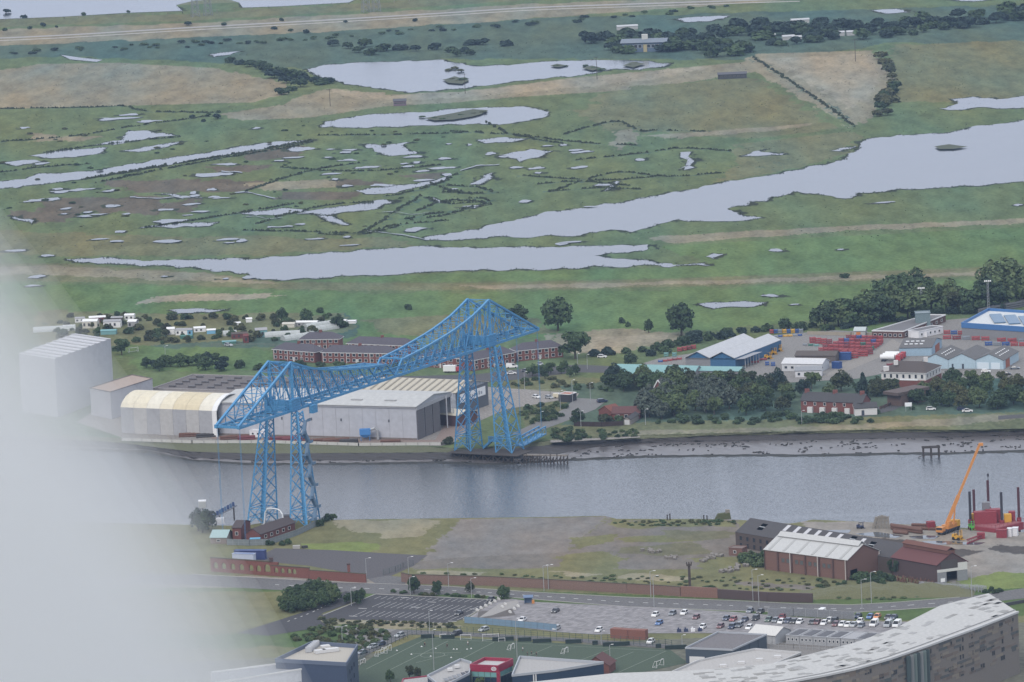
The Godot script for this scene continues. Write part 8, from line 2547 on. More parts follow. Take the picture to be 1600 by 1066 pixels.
func car_park() -> void:
	var dark = mats.new_tarmac
	var worn := mat("worn_tarmac", 0.285, 0.27, 0.275, 0.95, 45.0)
	var paint_m := mat("bay_paint", 0.50, 0.50, 0.49, 0.85)
	sheet("car_park", [-58, -2171.2, -34.6, -2161.8, -10.9, -2148.6, -23.6, -2114.7, -29.4, -2108.8, -54, -2119.4, -76.2, -2127, -78.9, -2134.9, -74.2, -2142.4], 0.07, dark)
	sheet("overflow_car_park", [-10.4, -2148.5, -4.7, -2149.7, 3.9, -2141.4, 44.2, -2122, 77.8, -2105.5, 103.6, -2088.6, 123.4, -2076.9, 145.8, -2070.5, 140.9, -2039, 94.9, -2061.1, 71.3, -2066.6, 42.7, -2073.1, 26, -2074.7, 11.7, -2082.6, -23.6, -2112.3], 0.08, worn)
	sheet("tarmac_patch", [-17.7, -2127.9, -4.9, -2129.8, -3.5, -2117.3, -18.4, -2113.5], 0.12, mat("patch_brown", 0.13, 0.115, 0.105, 0.95, 6.0))
	sheet("concrete_strip", [-9.7, -2140.9, -2.7, -2146.7, -1.8, -2136.5, -12.3, -2119.4, -17.7, -2115.8], 0.125, mat("strip_pale", 0.30, 0.285, 0.27, 0.95, 6.0))
	var along: Vector3 = (on(-10.9, -2148.6) - on(-58, -2171.2)).normalized()
	var across: Vector3 = (on(-58, -2171.2) - on(-77.6, -2132.2)).normalized()
	var m := shape()
	for r in [[on(-58.4, -2161.8), on(-13.2, -2142.9), 5.5], [on(-59.1, -2146.3), on(-20.1, -2127.3), 10.5], [on(-66, -2130.7), on(-23.6, -2112.3), 10.5], [on(-64.7, -2118.3), on(-31.8, -2105.8), 5.0]]:
		var n := int(r[0].distance_to(r[1]) / 2.6)
		for i in n + 1:
			var q: Vector3 = r[0].lerp(r[1], float(i) / n)
			m.bar(up(q, 0.09), up(q + across * r[2], 0.09), 0.17, 0.02)
	for e in [on(-48.1, -2162.5), on(-37.5, -2151.2), on(-43.9, -2142.7), on(-64.3, -2145.1), on(-67.7, -2131.1), on(-29.4, -2112.5), on(-21.1, -2133.7)]: m.bar(up(e, 0.09), up(e + along * 3.6, 0.09), 0.5, 0.02)
	structure("bay_marking", m, paint_m)
	m = shape()
	for r in [[on(6.3, -2132.1), on(89.2, -2090.8)], [on(0, -2122.6), on(79.2, -2083.6)], [on(2.4, -2113.5), on(90.6, -2070.3)], [on(-5, -2105.6), on(66.6, -2070)], [on(79.9, -2097.8), on(136.1, -2069.2)], [on(74.5, -2084.7), on(137.5, -2056)]]:
		var n := int(r[0].distance_to(r[1]) / 2.6)
		for i in n + 1:
			var q: Vector3 = r[0].lerp(r[1], float(i) / n)
			if rng.randf() < 0.85: m.bar(up(q, 0.1), up(q + across * 4.8, 0.1), 0.14, 0.02)
	structure("bay_marking", m, mat("bay_paint_worn", 0.34, 0.33, 0.32, 0.9))
	var kb := shape()
	kb.bar(up(on(-10.9, -2148.6), 0.1), up(on(-23.6, -2114.7), 0.1), 0.4, 0.24)
	kb.bar(up(on(-58, -2171.2), 0.1), up(on(-77.7, -2134.7), 0.1), 0.4, 0.24)
	kb.bar(up(on(-58, -2171.2), 0.1), up(on(-10.9, -2148.6), 0.1), 0.4, 0.24)
	structure("kerb", kb, mats.pale_concrete)
	var i := 0
	for e in [on(-18.2, -2129.3), on(-16.7, -2133.2), on(-14.9, -2137.1), on(-13.2, -2141.1), on(-11.4, -2145), on(-9.9, -2149), on(-8.5, -2133.2), on(-7.3, -2137.8), on(-5.6, -2122.7), on(-3.9, -2128.4), on(-2.4, -2132.9)]:
		var t := thing("barrier_block", ["white concrete barrier block, nearest of the line between the car parks", "white concrete barrier block, second of the line between the car parks", "white concrete barrier block, third of the line between the car parks", "white concrete barrier block, fourth of the line between the car parks", "white concrete barrier block, fifth of the line between the car parks", "white concrete barrier block, farthest of the line between the car parks", "pale block beside the line, nearer of a pair", "pale block beside the line, farther of a pair", "low pale block on the worn tarmac, nearest of three", "low pale block on the worn tarmac, middle of three", "low pale block on the worn tarmac, farthest of three"][i], "barrier", e, 0.3, "barrier blocks between the car parks")
		i += 1
		var s := shape()
		s.hexa([v3(-0.4, 0, -1.3), v3(0.4, 0, -1.3), v3(0.4, 0, 1.3), v3(-0.4, 0, 1.3), v3(-0.2, 0.9, -1.2), v3(0.2, 0.9, -1.2), v3(0.2, 0.9, 1.2), v3(-0.2, 0.9, 1.2)])
		part(t, "block", s, mat("barrier_white", 0.56, 0.55, 0.53, 0.85, 2.0))
		s = shape()
		s.box(v3(0, 0.12, 0), v3(0.95, 0.2, 2.7))
		part(t, "foot", s, mats.pale_concrete)
	var sh := thing("pay_shelter", "blue-grey ticket shelter between the two car parks", "shelter", on(1.6, -2139.4))
	var s := shape()
	s.box(v3(0, 1.3, -0.9), v3(3.0, 2.6, 0.1))
	s.box(v3(-1.5, 1.3, 0), v3(0.1, 2.6, 1.8))
	part(sh, "wall", s, mat("shelter_blue", 0.10, 0.16, 0.26, 0.4))
	s = shape()
	s.box(v3(0, 2.75, 0.1), v3(3.8, 0.2, 2.6), Basis(Vector3.RIGHT, 0.2))
	part(sh, "roof", s, mat("shelter_roof", 0.10, 0.15, 0.25, 0.5))
	s = shape()
	s.box(v3(1.8, 0.7, 0.8), v3(1.0, 1.4, 0.7))
	part(sh, "ticket_machine", s, mat("machine_orange", 0.50, 0.20, 0.05, 0.6))
	fence([-23.1, -2107.4, -14.8, -2103, -5.1, -2096, 4.5, -2090.2, 11.7, -2085], 2.6, 2.6, mat("fence_steel", 0.14, 0.17, 0.19, 0.6), "blue sheeted site fence behind the sports pitch", mat("blue_sheeting", 0.17, 0.26, 0.36, 0.8, 5.0), 2)
	var w := wall_run("brick_store", [32.3, -2068.5, 38.7, -2064.7, 45, -2062.1], 3.6, 3.0, mat("store_brick", 0.27, 0.115, 0.085, 0.9, 3.0), "small red brick store beyond the sports pitch")
	cars_south()

func cars_south() -> void:
	var h := 0.36
	var g := "cars parked in the overflow car park"
	var list := [
		["hatch", "white", on(49.5, -2103.7), "white hatchback, leftmost car of the open middle tarmac"],
		["hatch", "grey", on(56.1, -2104.6), "blue-grey hatchback between two white cars on open tarmac"],
		["hatch", "white", on(60.5, -2104.7), "white hatchback right of a blue-grey one on open tarmac"],
		["hatch", "maroon", on(64.7, -2095.3), "dark red hatchback alone on the open tarmac"],
		["hatch", "blue", on(50.4, -2087.9), "bright blue hatchback nearest the small brick store"],
		["hatch", "white", on(66.4, -2077.1), "white hatchback beside the dark rack near the flat-roofed block"],
		["saloon", "grey", on(85.5, -2102.5), "dark saloon, left of a pair at the back under the hoarding"],
		["saloon", "black", on(89.3, -2100.4), "black saloon, right of a pair at the back under the hoarding"],
		["hatch", "navy", on(75.9, -2090.3), "dark blue hatchback left of a small red car"],
		["hatch", "red", on(78.5, -2088.5), "small red hatchback between two dark blue cars"],
		["saloon", "navy", on(82.7, -2086.3), "dark blue saloon right of a small red car"],
		["suv", "black", on(86.9, -2087.8), "black off-roader standing nose-out in the middle row"],
		["hatch", "maroon", on(73.1, -2076.7), "maroon hatchback in the front row near the flat-roofed block"],
		["suv", "navy", on(77.4, -2074.5), "dark blue pickup-like car behind the flat-roofed block"],
		["suv", "grey", on(80.1, -2076.3), "grey off-roader beside the dark blue one behind the flat-roofed block"],
		["hatch", "white", on(83.7, -2071.9), "white car tucked behind the marquee"],
		["hatch", "silver", on(96.4, -2097.5), "silver car at the left end of the back row by the hoarding"],
		["hatch", "white", on(100.4, -2095.4), "white car, left of a white pair in the back row"],
		["hatch", "white", on(103, -2094.8), "white car, right of a white pair in the back row"],
		["hatch", "green", on(91.6, -2084.3), "dark green car left of the red one above the marquee"],
		["hatch", "grey", on(94.1, -2082.5), "grey car above the marquee's left roof edge"],
		["hatch", "red", on(96.8, -2087.8), "red car behind a white one above the marquee"],
		["hatch", "white", on(96.1, -2079.7), "white car in front of a red one above the marquee"],
		["hatch", "navy", on(98.6, -2080.3), "dark blue car right of the white one above the marquee"],
		["hatch", "black", on(100.7, -2078.6), "black car in the middle row above the marquee's right end"],
		["hatch", "white", on(103, -2078), "white car right of a black one in the middle row"],
		["van", "white", on(112, -2091.5), "white van in the back row by the hoarding"],
		["hatch", "white", on(116.5, -2089.2), "white car just right of the back row van"],
		["hatch", "white", on(120.9, -2085.8), "white car second right of the back row van"],
		["saloon", "navy", on(125.3, -2083.6), "dark blue saloon right of the hoarding's end"],
		["hatch", "blue", on(129.7, -2081.3), "blue car left of the orange one"],
		["hatch", "orange", on(132.3, -2080.7), "bright orange car in the back row"],
		["hatch", "black", on(107.5, -2075.8), "black car left of a maroon one in the middle row"],
		["hatch", "maroon", on(109.4, -2075.4), "maroon car left of a white one in the middle row"],
		["hatch", "white", on(111.9, -2073.6), "white car right of a maroon one in the middle row"],
		["hatch", "white", on(114.1, -2077.9), "white car half hidden behind another in the middle row"],
		["suv", "black", on(115.9, -2076.2), "black off-roader in the middle row above the cabins"],
		["hatch", "maroon", on(116, -2070.3), "maroon car at the middle of the front row above the cabins"],
		["hatch", "white", on(118.4, -2069.8), "white car, first right of the maroon one above the cabins"],
		["hatch", "white", on(120.4, -2068.1), "white car, second right of the maroon one above the cabins"],
		["hatch", "silver", on(122.5, -2067.6), "silver car beside a dark one above the cabins"],
		["hatch", "white", on(125.4, -2074), "white car behind a dark one above the cabins"],
		["hatch", "grey", on(125.3, -2065.8), "dark grey car in front of a white one above the cabins"],
		["van", "white", on(130.2, -2067), "tall white van alone right of the front row"],
		["saloon", "black", on(136.3, -2078.6), "black saloon, left of the dark pair right of the orange car"],
		["saloon", "navy", on(138.4, -2078.1), "dark blue saloon, right of the dark pair right of the orange car"],
		["van", "silver", on(135.3, -2064.7), "grey van left of the white one beside the great roof"],
		["van", "white", on(138.5, -2063.9), "white minibus-like van beside the great roof"],
		["saloon", "black", on(11.7, -2119.8), "black saloon alone in the middle of the overflow car park"],
		["saloon", "white", on(-1.1, -2105.9), "white car behind the blue sheeted fence"],
		["hatch", "silver", on(11.7, -2087.4), "silver car at the end of the blue sheeted fence"],
		["hatch", "white", on(27.5, -2080.2), "white car left of the small brick store"],
		["hatch", "white", on(46.2, -2054.9), "white car on the lane behind the sports pitch"],
		["saloon", "black", on(-25.3, -2123.6), "black saloon alone in the dark marked car park"],
		["saloon", "black", on(-12.9, -2147.9), "black car at the far corner of the dark marked car park"],
	]
	for e in list: car(e[0], e[1], e[2], PI - h + (PI if rng.randf() < 0.0 else 0.0) + PI, e[3], g)
	g = "cars parked beside the sports pitch"
	for e in [["hatch", "silver", on(-47.5, -2088), "silver car on the lane at the pitch corner"], ["hatch", "silver", on(-57.5, -2069.3), "silver car, left of a pair behind the pitch fence"], ["hatch", "navy", on(-54.7, -2073.3), "dark blue car, right of a pair behind the pitch fence"], ["saloon", "grey", on(-61.2, -2059.8), "dark grey saloon nearest the blue-walled building"], ["suv", "black", on(-26.2, -2085.5), "black off-roader behind the far end of the pitch"], ["hatch", "silver", on(-15.8, -2091.3), "silver car behind the blue fence near the big goal"]]:
		car(e[0], e[1], e[2], -0.75, e[3], g)

func pitch() -> void:
	var turf := mat("pitch_turf", 0.062, 0.094, 0.055, 0.95, 10.0)
	var out := [-39, -2087.2, 9, -2064, 52.7, -2042, 58.6, -2017, 40.7, -2003.3, 8, -1988.8, -28.9, -1982.9, -62.4, -2001, -61.7, -2039.5, -55.4, -2058.5]
	sheet("sports_pitch", out, 0.06, turf)
	var m := mat("pitch_paint", 0.18, 0.21, 0.17, 0.9)
	var s := shape()
	for l in [[on(-37.5, -2081), on(-59.2, -2032.2)], [on(-29.3, -2075.6), on(-50.3, -2029.1)], [on(-12, -2069.4), on(-24.4, -2041.2)], [on(9.4, -2057.5), on(-2, -2037.3)], [on(31.3, -2048), on(19.1, -2029.2)], [on(39.4, -2040.4), on(24.7, -2016.8)], [on(51.2, -2038.9), on(32.6, -2005.1)], [on(-37, -2082.1), on(51.6, -2038.8)], [on(-43.5, -2055.8), on(-24.4, -2053.7)], [on(-41, -2039.3), on(-29.2, -2050.3)]]:
		s.bar(up(l[0], 0.08), up(l[1], 0.08), 0.25, 0.02)
	var c: Vector3 = on(-34.9, -2051.6)
	for i in 20:
		var t0 := TAU * i / 20.0
		var t1 := TAU * (i + 1) / 20.0
		s.bar(c + v3(cos(t0) * 4.5, 0.08, sin(t0) * 4.5), c + v3(cos(t1) * 4.5, 0.08, sin(t1) * 4.5), 0.22, 0.02)
	structure("pitch_marking", s, m)
	fence([-62.2, -2037.3, -59.7, -2057.2, -53.2, -2069.5, -46.2, -2081.8, -39.5, -2092.1, -29.3, -2088.6, -10, -2079.4, 9.1, -2069.2, 30.4, -2057.4, 51.4, -2045.7, 53.7, -2042.9], 3.2, 2.6, mat("mesh_green", 0.03, 0.06, 0.055, 0.7), "tall dark green mesh fence round the sports pitch", null, 4, 0.14)
	for e in [[on(-53.5, -2055.8), 6.0, 2.2, 1.0, "white goal at the left side of the pitch"], [on(-51.7, -2061.1), 5.0, 2.2, 1.0, "second white goal close behind the left one"], [on(-60.6, -2041.5), 3.4, 1.8, 1.0, "small white goal beside the blue-walled building"], [on(-22.6, -2076.4), 4.0, 2.0, 0.0, "white goal with red net foot at the far side of the pitch"], [on(-13.2, -2072), 6.0, 2.6, 0.0, "largest white goal at the far side of the pitch"], [on(-9.1, -2069.9), 2.4, 1.4, 0.0, "tiny white goal right of the largest one"], [on(-31.2, -2081.9), 2.4, 1.4, 0.0, "tiny white goal left on the far side of the pitch"], [on(-5.2, -2055.1), 3.2, 2.0, 1.1, "white goal turned sideways on the middle of the pitch"], [on(14.6, -2043.8), 3.2, 2.0, 1.1, "white goal turned sideways right of the middle pitch"], [on(48.4, -2012.6), 5.0, 2.4, 1.0, "white goal at the right end of the pitch"], [on(28.7, -2017), 5.0, 2.2, 0.0, "white goal behind the brick gable"]]:
		goal_frame(up(e[0], 0.0), e[1], e[2], e[3], e[4])
	var n := 0
	for e in [[on(-37.9, -2067.1), "dark", "person in dark kit at the left of the pitch"], [on(-29.5, -2062.9), "dark", "person in black standing tall in the middle of the left pitch"], [on(-21.8, -2065.8), "pale", "person in white shirt before the red-footed goal"], [on(-1.4, -2050.8), "pale", "person in white between the two sideways goals"], [on(0.2, -2041.4), "dark", "person in dark kit left of a small group"], [on(1.8, -2042.1), "dark", "person in dark kit in the middle of a small group"], [on(3.5, -2040.6), "dark", "person in dark kit right of a small group"]]:
		player(e[0], e[1], 0.4 * n, e[2])
		n += 1
	var lamps := [[on(-34.2, -2024.4), 15.0, "tall floodlight pole on the left of the pitch"], [on(-3.6, -2037.7), 15.0, "tall floodlight pole behind the red entrance"], [on(30.3, -2016.6), 8.0, "twin floodlight pole on the right of the pitch"], [on(-36.1, -2084.2), 10.0, "floodlight pole at the far left corner of the pitch"], [on(27.9, -2055.6), 5.0, "short white-topped pole at the far side of the pitch"], [on(57.6, -2046.5), 4.0, "short pole beside the flat-roofed block"]]
	for e in lamps: lamp_post(e[0], e[1], e[2], "floodlight poles of the sports pitch", 0.7)
	var i := 0
	for e in [[on(-37, -2083.3), 5.0], [on(-29.3, -2080.3), 5.0], [on(-8.6, -2072.1), 8.0], [on(-0.5, -2069.1), 5.0], [on(5.9, -2065.3), 7.0], [on(17.6, -2061.4), 6.0], [on(33.4, -2053.2), 10.0], [on(25.6, -2057.3), 2.0], [on(48.8, -2046.3), 2.0], [on(55.1, -2042.5), 8.0]]:
		var t := thing("equipment_bench", ["first", "second", "third", "fourth", "fifth", "sixth", "eighth", "seventh", "ninth", "tenth"][i] + " dark covered bench from the left along the far pitch fence", "bench", e[0], -0.03, "dark benches along the far pitch fence")
		i += 1
		s = shape()
		s.box(v3(0, 0.7, 0), v3(e[1], 1.4, 1.0))
		part(t, "cover", s, mats.bench_green)
		s = shape()
		s.box(v3(0, 0.2, 0.7), v3(e[1], 0.4, 0.5))
		part(t, "seat", s, mats.bench_green)
	i = 0
	for e in [on(-33.8, -2062.8), on(-27.1, -2060.1), on(-25.9, -2059.8), on(-22.1, -2058.9), on(-20.6, -2059.8), on(-42.8, -2054.5), on(-35.6, -2049.4), on(-28, -2045.4), on(-48.3, -2062.6), on(-39.1, -2067.4)]:
		var t := thing("training_cone", "small white training marker on the left part of the pitch", "marker", e, 0.0, "white training markers on the pitch")
		s = shape()
		s.tube(Vector3.ZERO, v3(0, 0.4, 0), 0.35, 0.06, 7)
		part(t, "cone", s, mats.goal_white)
		s = shape()
		s.box(v3(0, 0.04, 0), v3(0.7, 0.06, 0.7))
		part(t, "base", s, mats.goal_white)

var body_cache := {}

# A standing figure meshed as one skin from tapered bones; shirt and shorts are tints of that skin.
func player(at: Vector3, look: String, turn: float, label: String) -> void:
	var t := thing("person", label, "person", at, turn, "people on the sports pitch")
	if not body_cache.has(look):
		var bones := [[v3(0, 0.95, 0), v3(0, 1.4, 0), 0.17, 0.19], [v3(0, 1.42, 0), v3(0, 1.55, 0), 0.07, 0.07], [v3(0, 1.66, 0.02), v3(0, 1.72, 0.02), 0.10, 0.105], [v3(0.19, 1.42, 0), v3(0.27, 1.14, 0.02), 0.06, 0.05], [v3(0.27, 1.14, 0.02), v3(0.26, 0.88, 0.12), 0.05, 0.04], [v3(-0.19, 1.42, 0), v3(-0.28, 1.14, 0), 0.06, 0.05], [v3(-0.28, 1.14, 0), v3(-0.3, 0.88, 0.08), 0.05, 0.04], [v3(0.1, 0.92, 0), v3(0.13, 0.5, 0.06), 0.1, 0.07], [v3(0.13, 0.5, 0.06), v3(0.14, 0.08, -0.02), 0.07, 0.05], [v3(0.14, 0.05, -0.02), v3(0.15, 0.05, 0.16), 0.05, 0.045], [v3(-0.1, 0.92, 0), v3(-0.14, 0.5, -0.05), 0.1, 0.07], [v3(-0.14, 0.5, -0.05), v3(-0.16, 0.08, -0.12), 0.07, 0.05], [v3(-0.16, 0.05, -0.12), v3(-0.17, 0.05, 0.06), 0.05, 0.045]]
		body_cache[look] = skin(bones, look)
	part_mesh(t, "body", body_cache[look], tint_mat("figure_skin", 0.85))
	var s := shape()
	s.tube(v3(0, 1.70, -0.01), v3(0, 1.86, -0.01), 0.112, 0.05, 9)
	part(t, "hair", s, mat("hair_dark", 0.02, 0.015, 0.012, 0.8))

func skin(bones: Array, look: String) -> ArrayMesh:
	var h := 0.05
	var lo := v3(-0.5, -0.05, -0.35)
	var nx := 21
	var ny := 40
	var nz := 15
	var val := PackedFloat32Array()
	val.resize(nx * ny * nz)
	for z in nz:
		for y in ny:
			for x in nx:
				var p := lo + v3(x, y, z) * h
				var acc := 0.0
				for b in bones:
					var ab: Vector3 = b[1] - b[0]
					var k := clampf((p - b[0]).dot(ab) / ab.length_squared(), 0.0, 1.0)
					acc += exp(-((p - (b[0] + ab * k)).length() - lerpf(b[2], b[3], k)) * 40.0)
				val[(z * ny + y) * nx + x] = -log(maxf(acc, 1e-20)) / 40.0
	var verts := {}
	var s := shape()
	s.tinted = true
	for z in nz - 1:
		for y in ny - 1:
			for x in nx - 1:
				var sum := Vector3.ZERO
				var n := 0
				for e in [[0, 0, 0, 1, 0, 0], [0, 1, 0, 1, 1, 0], [0, 0, 1, 1, 0, 1], [0, 1, 1, 1, 1, 1], [0, 0, 0, 0, 1, 0], [1, 0, 0, 1, 1, 0], [0, 0, 1, 0, 1, 1], [1, 0, 1, 1, 1, 1], [0, 0, 0, 0, 0, 1], [1, 0, 0, 1, 0, 1], [0, 1, 0, 0, 1, 1], [1, 1, 0, 1, 1, 1]]:
					var va := val[((z + e[2]) * ny + y + e[1]) * nx + x + e[0]]
					var vb := val[((z + e[5]) * ny + y + e[4]) * nx + x + e[3]]
					if (va < 0.0) != (vb < 0.0):
						sum += v3(x + e[0], y + e[1], z + e[2]).lerp(v3(x + e[3], y + e[4], z + e[5]), va / (va - vb))
						n += 1
				if n: verts[Vector3i(x, y, z)] = lo + sum / n * h
	for q in verts:
		for ax in 3:
			var d := Vector3i.ZERO
			d[ax] = 1
			var g: Vector3i = q
			if g.x + d.x >= nx or g.y + d.y >= ny or g.z + d.z >= nz: continue
			var va := val[(g.z * ny + g.y) * nx + g.x]
			var vb := val[((g.z + d.z) * ny + g.y + d.y) * nx + g.x + d.x]
			if (va < 0.0) == (vb < 0.0): continue
			var u := Vector3i.ZERO
			u[(ax + 1) % 3] = 1
			var w := Vector3i.ZERO
			w[(ax + 2) % 3] = 1
			var c := [g, g - u, g - u - w, g - w]
			if not (verts.has(c[1]) and verts.has(c[2]) and verts.has(c[3])): continue
			var y0: float = verts[g].y
			var cloth := Color(0.02, 0.02, 0.03) if look == "dark" else Color(0.6, 0.6, 0.6)
			s.tint = Color(0.36, 0.22, 0.16) if y0 > 1.5 or (y0 < 0.55 and y0 > 0.35) or (absf(verts[g].x) > 0.22 and y0 < 1.2) else cloth if y0 > 0.9 else Color(0.03, 0.03, 0.04)
			if va < 0.0: s.quad(verts[c[0]], verts[c[3]], verts[c[2]], verts[c[1]])
			else: s.quad(verts[c[0]], verts[c[1]], verts[c[2]], verts[c[3]])
	return s.mesh()

func front_buildings() -> void:
	var navy := mat("navy_clad", 0.045, 0.065, 0.115, 0.5, 8.0)
	var roof := mat("pale_roof_felt", 0.36, 0.35, 0.34, 0.9, 8.0)
	var white := mat("white_clad", 0.62, 0.64, 0.68, 0.5, 12.0)
	var h := 15.0
	var p := [flat(v3(-90.3, 15, -1987)), flat(v3(-64.5, 15, -1974.6)), flat(v3(-61.2, 15, -2004.9)), flat(v3(-78, 15, -2014.3))]
	var t := thing("blue_walled_block", "dark blue clad block with pale roof and roof plant at lower left", "building", middle(p))
	flat_roofed(t, p, h - 1.2, navy, mat("gravel_roof", 0.42, 0.39, 0.34, 0.95, 5.0), 1.4, mat("rim_blue", 0.10, 0.125, 0.18, 0.5))
	for e in [[0.25, 10.2], [0.42, 10.2], [0.62, 10.2], [0.3, 6.4], [0.6, 6.4], [0.3, 2.8], [0.6, 2.8]]: win(t, p[1], p[2], e[0], e[1] - 0.8, 1.6, 1.7, navy)
	for i in 6:
		var s := shape()
		var q: Vector3 = up(v3(-78.8, 14, -2001.3), 0).lerp(v3(-76.3, 14, -2011.9), i / 5.0)
		s.box(v3(q.x, h - 0.1, q.z), v3(2.2, 2.0, 1.0), Basis(Vector3.UP, 0.3))
		wpart(t, "roof_fan", s, mat("plant_grey", 0.40, 0.41, 0.43, 0.6))
	for e in [[v3(-74.6, 14, -1999.2), 4.0], [v3(-72.9, 14, -2006.6), 3.2], [v3(-70.9, 14, -2000.6), 6.0]]:
		var s := shape()
		s.box(v3(e[0].x, h - 0.5, e[0].z), v3(e[1], 1.2, 2.4), Basis(Vector3.UP, 0.35))
		wpart(t, "roof_duct", s, mats.duct_white)
	h = 11.5
	p = [flat(v3(-112.5, 11.5, -1964.8)), flat(v3(-65.8, 11.5, -1991.2)), flat(v3(-72, 11.5, -2000.4)), flat(v3(-113.4, 11.5, -1984.4))]
	t = thing("white_block", "white clad block with dark slot windows in the lower left corner", "building", middle(p))
	flat_roofed(t, p, h, white, mat("grey_roof_felt", 0.26, 0.27, 0.29, 0.9, 8.0), 0.6, mats.white_trim)
	panel(t, "slot_window", p[0], p[1], 0.80, 0.89, 7.6, 8.9, 0.12, mats.grimy_pane)
	panel(t, "slot_window", p[0], p[1], 0.945, 0.965, 3.0, 9.6, 0.12, mats.grimy_pane)
	panel(t, "slot_window", p[0], p[1], 0.83, 0.90, 3.4, 4.6, 0.12, mats.grimy_pane)
	panel(t, "slot_window", p[0], p[1], 0.62, 0.67, 4.6, 7.4, 0.12, mats.pane_pale)
	panel(t, "slot_window", p[0], p[1], 0.52, 0.57, 4.2, 6.8, 0.12, mats.pane_pale)
	h = 6.5
	p = [flat(v3(-5.6, 6.5, -1979.2)), flat(v3(10.9, 6.5, -1984.2)), flat(v3(27.5, 6.5, -1993.6)), flat(v3(-2.6, 6.5, -2010.4))]
	t = thing("leisure_wing", "navy leisure wing with pale flat roof right of the red entrance", "building", middle(p))
	flat_roofed(t, p, h - 0.4, mats.navy_wall, roof, 0.9, mats.rim_grey)
	panel(t, "pale_base", p[0], p[1], 0.0, 1.0, 0.0, 3.2, 0.15, mat("base_pale", 0.45, 0.46, 0.48, 0.7, 5.0))
	for j in 2: panel(t, "white_column", p[0], p[1], 0.45 + j * 0.05, 0.47 + j * 0.05, 0.0, 6.0, 0.4, mats.white_trim)
	p = [flat(v3(-30.8, 6.5, -1964.4)), flat(v3(-21, 6.5, -1985.9)), flat(v3(-20.3, 6.5, -2004.4)), flat(v3(-24.1, 6.5, -2010.7)), flat(v3(-36, 6.5, -1984.9))]
	t = thing("leisure_wing", "navy leisure wing with solar panels left of the red entrance", "building", p[0])
	flat_roofed(t, p, h - 0.4, mats.navy_wall, roof, 0.9, mats.rim_grey)
	for i in 6:
		var s := shape()
		var q: Vector3 = v3(-29.3, 6.5, -1976.9).lerp(v3(-21.5, 6.5, -1987.1), i / 5.0)
		s.box(v3(q.x, 6.7, q.z), v3(1.5, 0.1, 2.4), Basis(Vector3.UP, 0.3) * Basis(Vector3.RIGHT, 0.25))
		wpart(t, "solar_panel", s, mat("solar_dark", 0.022, 0.022, 0.035, 0.15) if i > 3 else mat("solar_grey", 0.16, 0.165, 0.18, 0.3))
	for e in [v3(-27.9, 6.5, -1992.9), v3(-25.4, 6.5, -1997.8)]:
		var s := shape()
		s.box(v3(e.x, 6.9, e.z), v3(1.8, 1.0, 1.6))
		wpart(t, "roof_unit", s, mats.duct_white)
	h = 8.6
	p = [flat(v3(-20.5, 8.6, -1992.4)), flat(v3(-10.6, 8.6, -1988)), flat(v3(-5.2, 8.6, -1998.9)), flat(v3(-15.4, 8.6, -2003.4))]
	t = thing("red_entrance", "bright crimson box entrance with white badge and glass below", "building", middle(p))
	var red := mat("crimson", 0.36, 0.022, 0.062, 0.5, 6.0)
	var s := shape()
	for i in 4:
		var a: Vector3 = p[i]
		var b: Vector3 = p[(i + 1) % 4]
		s.bar(up(a, h - 1.3), up(b, h - 1.3), 0.5, 2.6)
	wpart(t, "fascia", s, red)
	s = shape()
	s.prism(ring(p), h - 1.6, h - 1.2, true, false)
	wpart(t, "roof", s, mat("entrance_roof", 0.44, 0.43, 0.43, 0.8, 4.0))
	for e in [[p[0], p[1], 0.05, 0.95], [p[1], p[2], 0.15, 0.95]]:
		for i in 4:
			var u0: float = lerpf(e[2], e[3], i / 4.0)
			var u1: float = lerpf(e[2], e[3], (i + 1) / 4.0)
			panel(t, "glass_panel", e[0], e[1], u0 + 0.01, u1 - 0.01, 4.2, 5.9, 0.1, mat("teal_glass", 0.16, 0.32, 0.32, 0.1))
			panel(t, "glass_panel", e[0], e[1], u0 + 0.01, u1 - 0.01, 0.2, 4.0, 0.1, mat("navy_glass", 0.02, 0.035, 0.06, 0.1))
	s = shape()
	s.bar(p[1], up(p[1], h - 2.4), 1.3)
	wpart(t, "column", s, red)
	var o := face_out(p[0], p[1])
	var d: Vector3 = (p[1] - p[0]).normalized()
	var bm = mats.sign_white
	s = shape()
	var c: Vector3 = up(p[0].lerp(p[1], 0.86), h - 1.3) + o * 0.32
	for i in 12:
		var t0 := TAU * i / 12.0
		var t1 := TAU * (i + 1) / 12.0
		s.bar(c + d * cos(t0) * 0.95 + v3(0, sin(t0) * 0.65, 0), c + d * cos(t1) * 0.95 + v3(0, sin(t1) * 0.65, 0), 0.16)
	for y in [-0.25, 0.05, 0.32]: s.bar(c - d * 0.75 + v3(0, y, 0), c + d * 0.75 + v3(0, y, 0), 0.12)
	wpart(t, "badge", s, bm)
	h = 4.0
	p = [flat(v3(-46.1, 4, -1976)), flat(v3(-32.4, 4, -1976.1)), flat(v3(-35.7, 4, -1996.3)), flat(v3(-44.9, 4, -1992.9))]
	t = thing("red_edged_roof", "low pale roof with red edges at the bottom beside the left wing", "building", middle(p))
	flat_roofed(t, p, h, mats.navy_wall, roof, 0.4, red)
	p = plot3(on(20.2, -2003.4), on(29.5, -2003.6), on(32.1, -2011.8))
	t = thing("brick_gable", "red brick gable with round window and sloping glazed roof", "building", middle(p))
	gabled(t, p, 3.2, 6.6, mat("gable_brick", 0.24, 0.095, 0.075, 0.9, 3.0), mats.maroon_tile, false)
	win(t, p[0], p[1], 0.5, 3.4, 1.0, 1.0)
	s = shape()
	slab(s, up(p[0], 3.4) + v3(-2.4, -1.4, 0), up(p[0], 3.4), up(p[3], 3.4), up(p[3], 3.4) + v3(-2.4, -1.4, 0), 0.12)
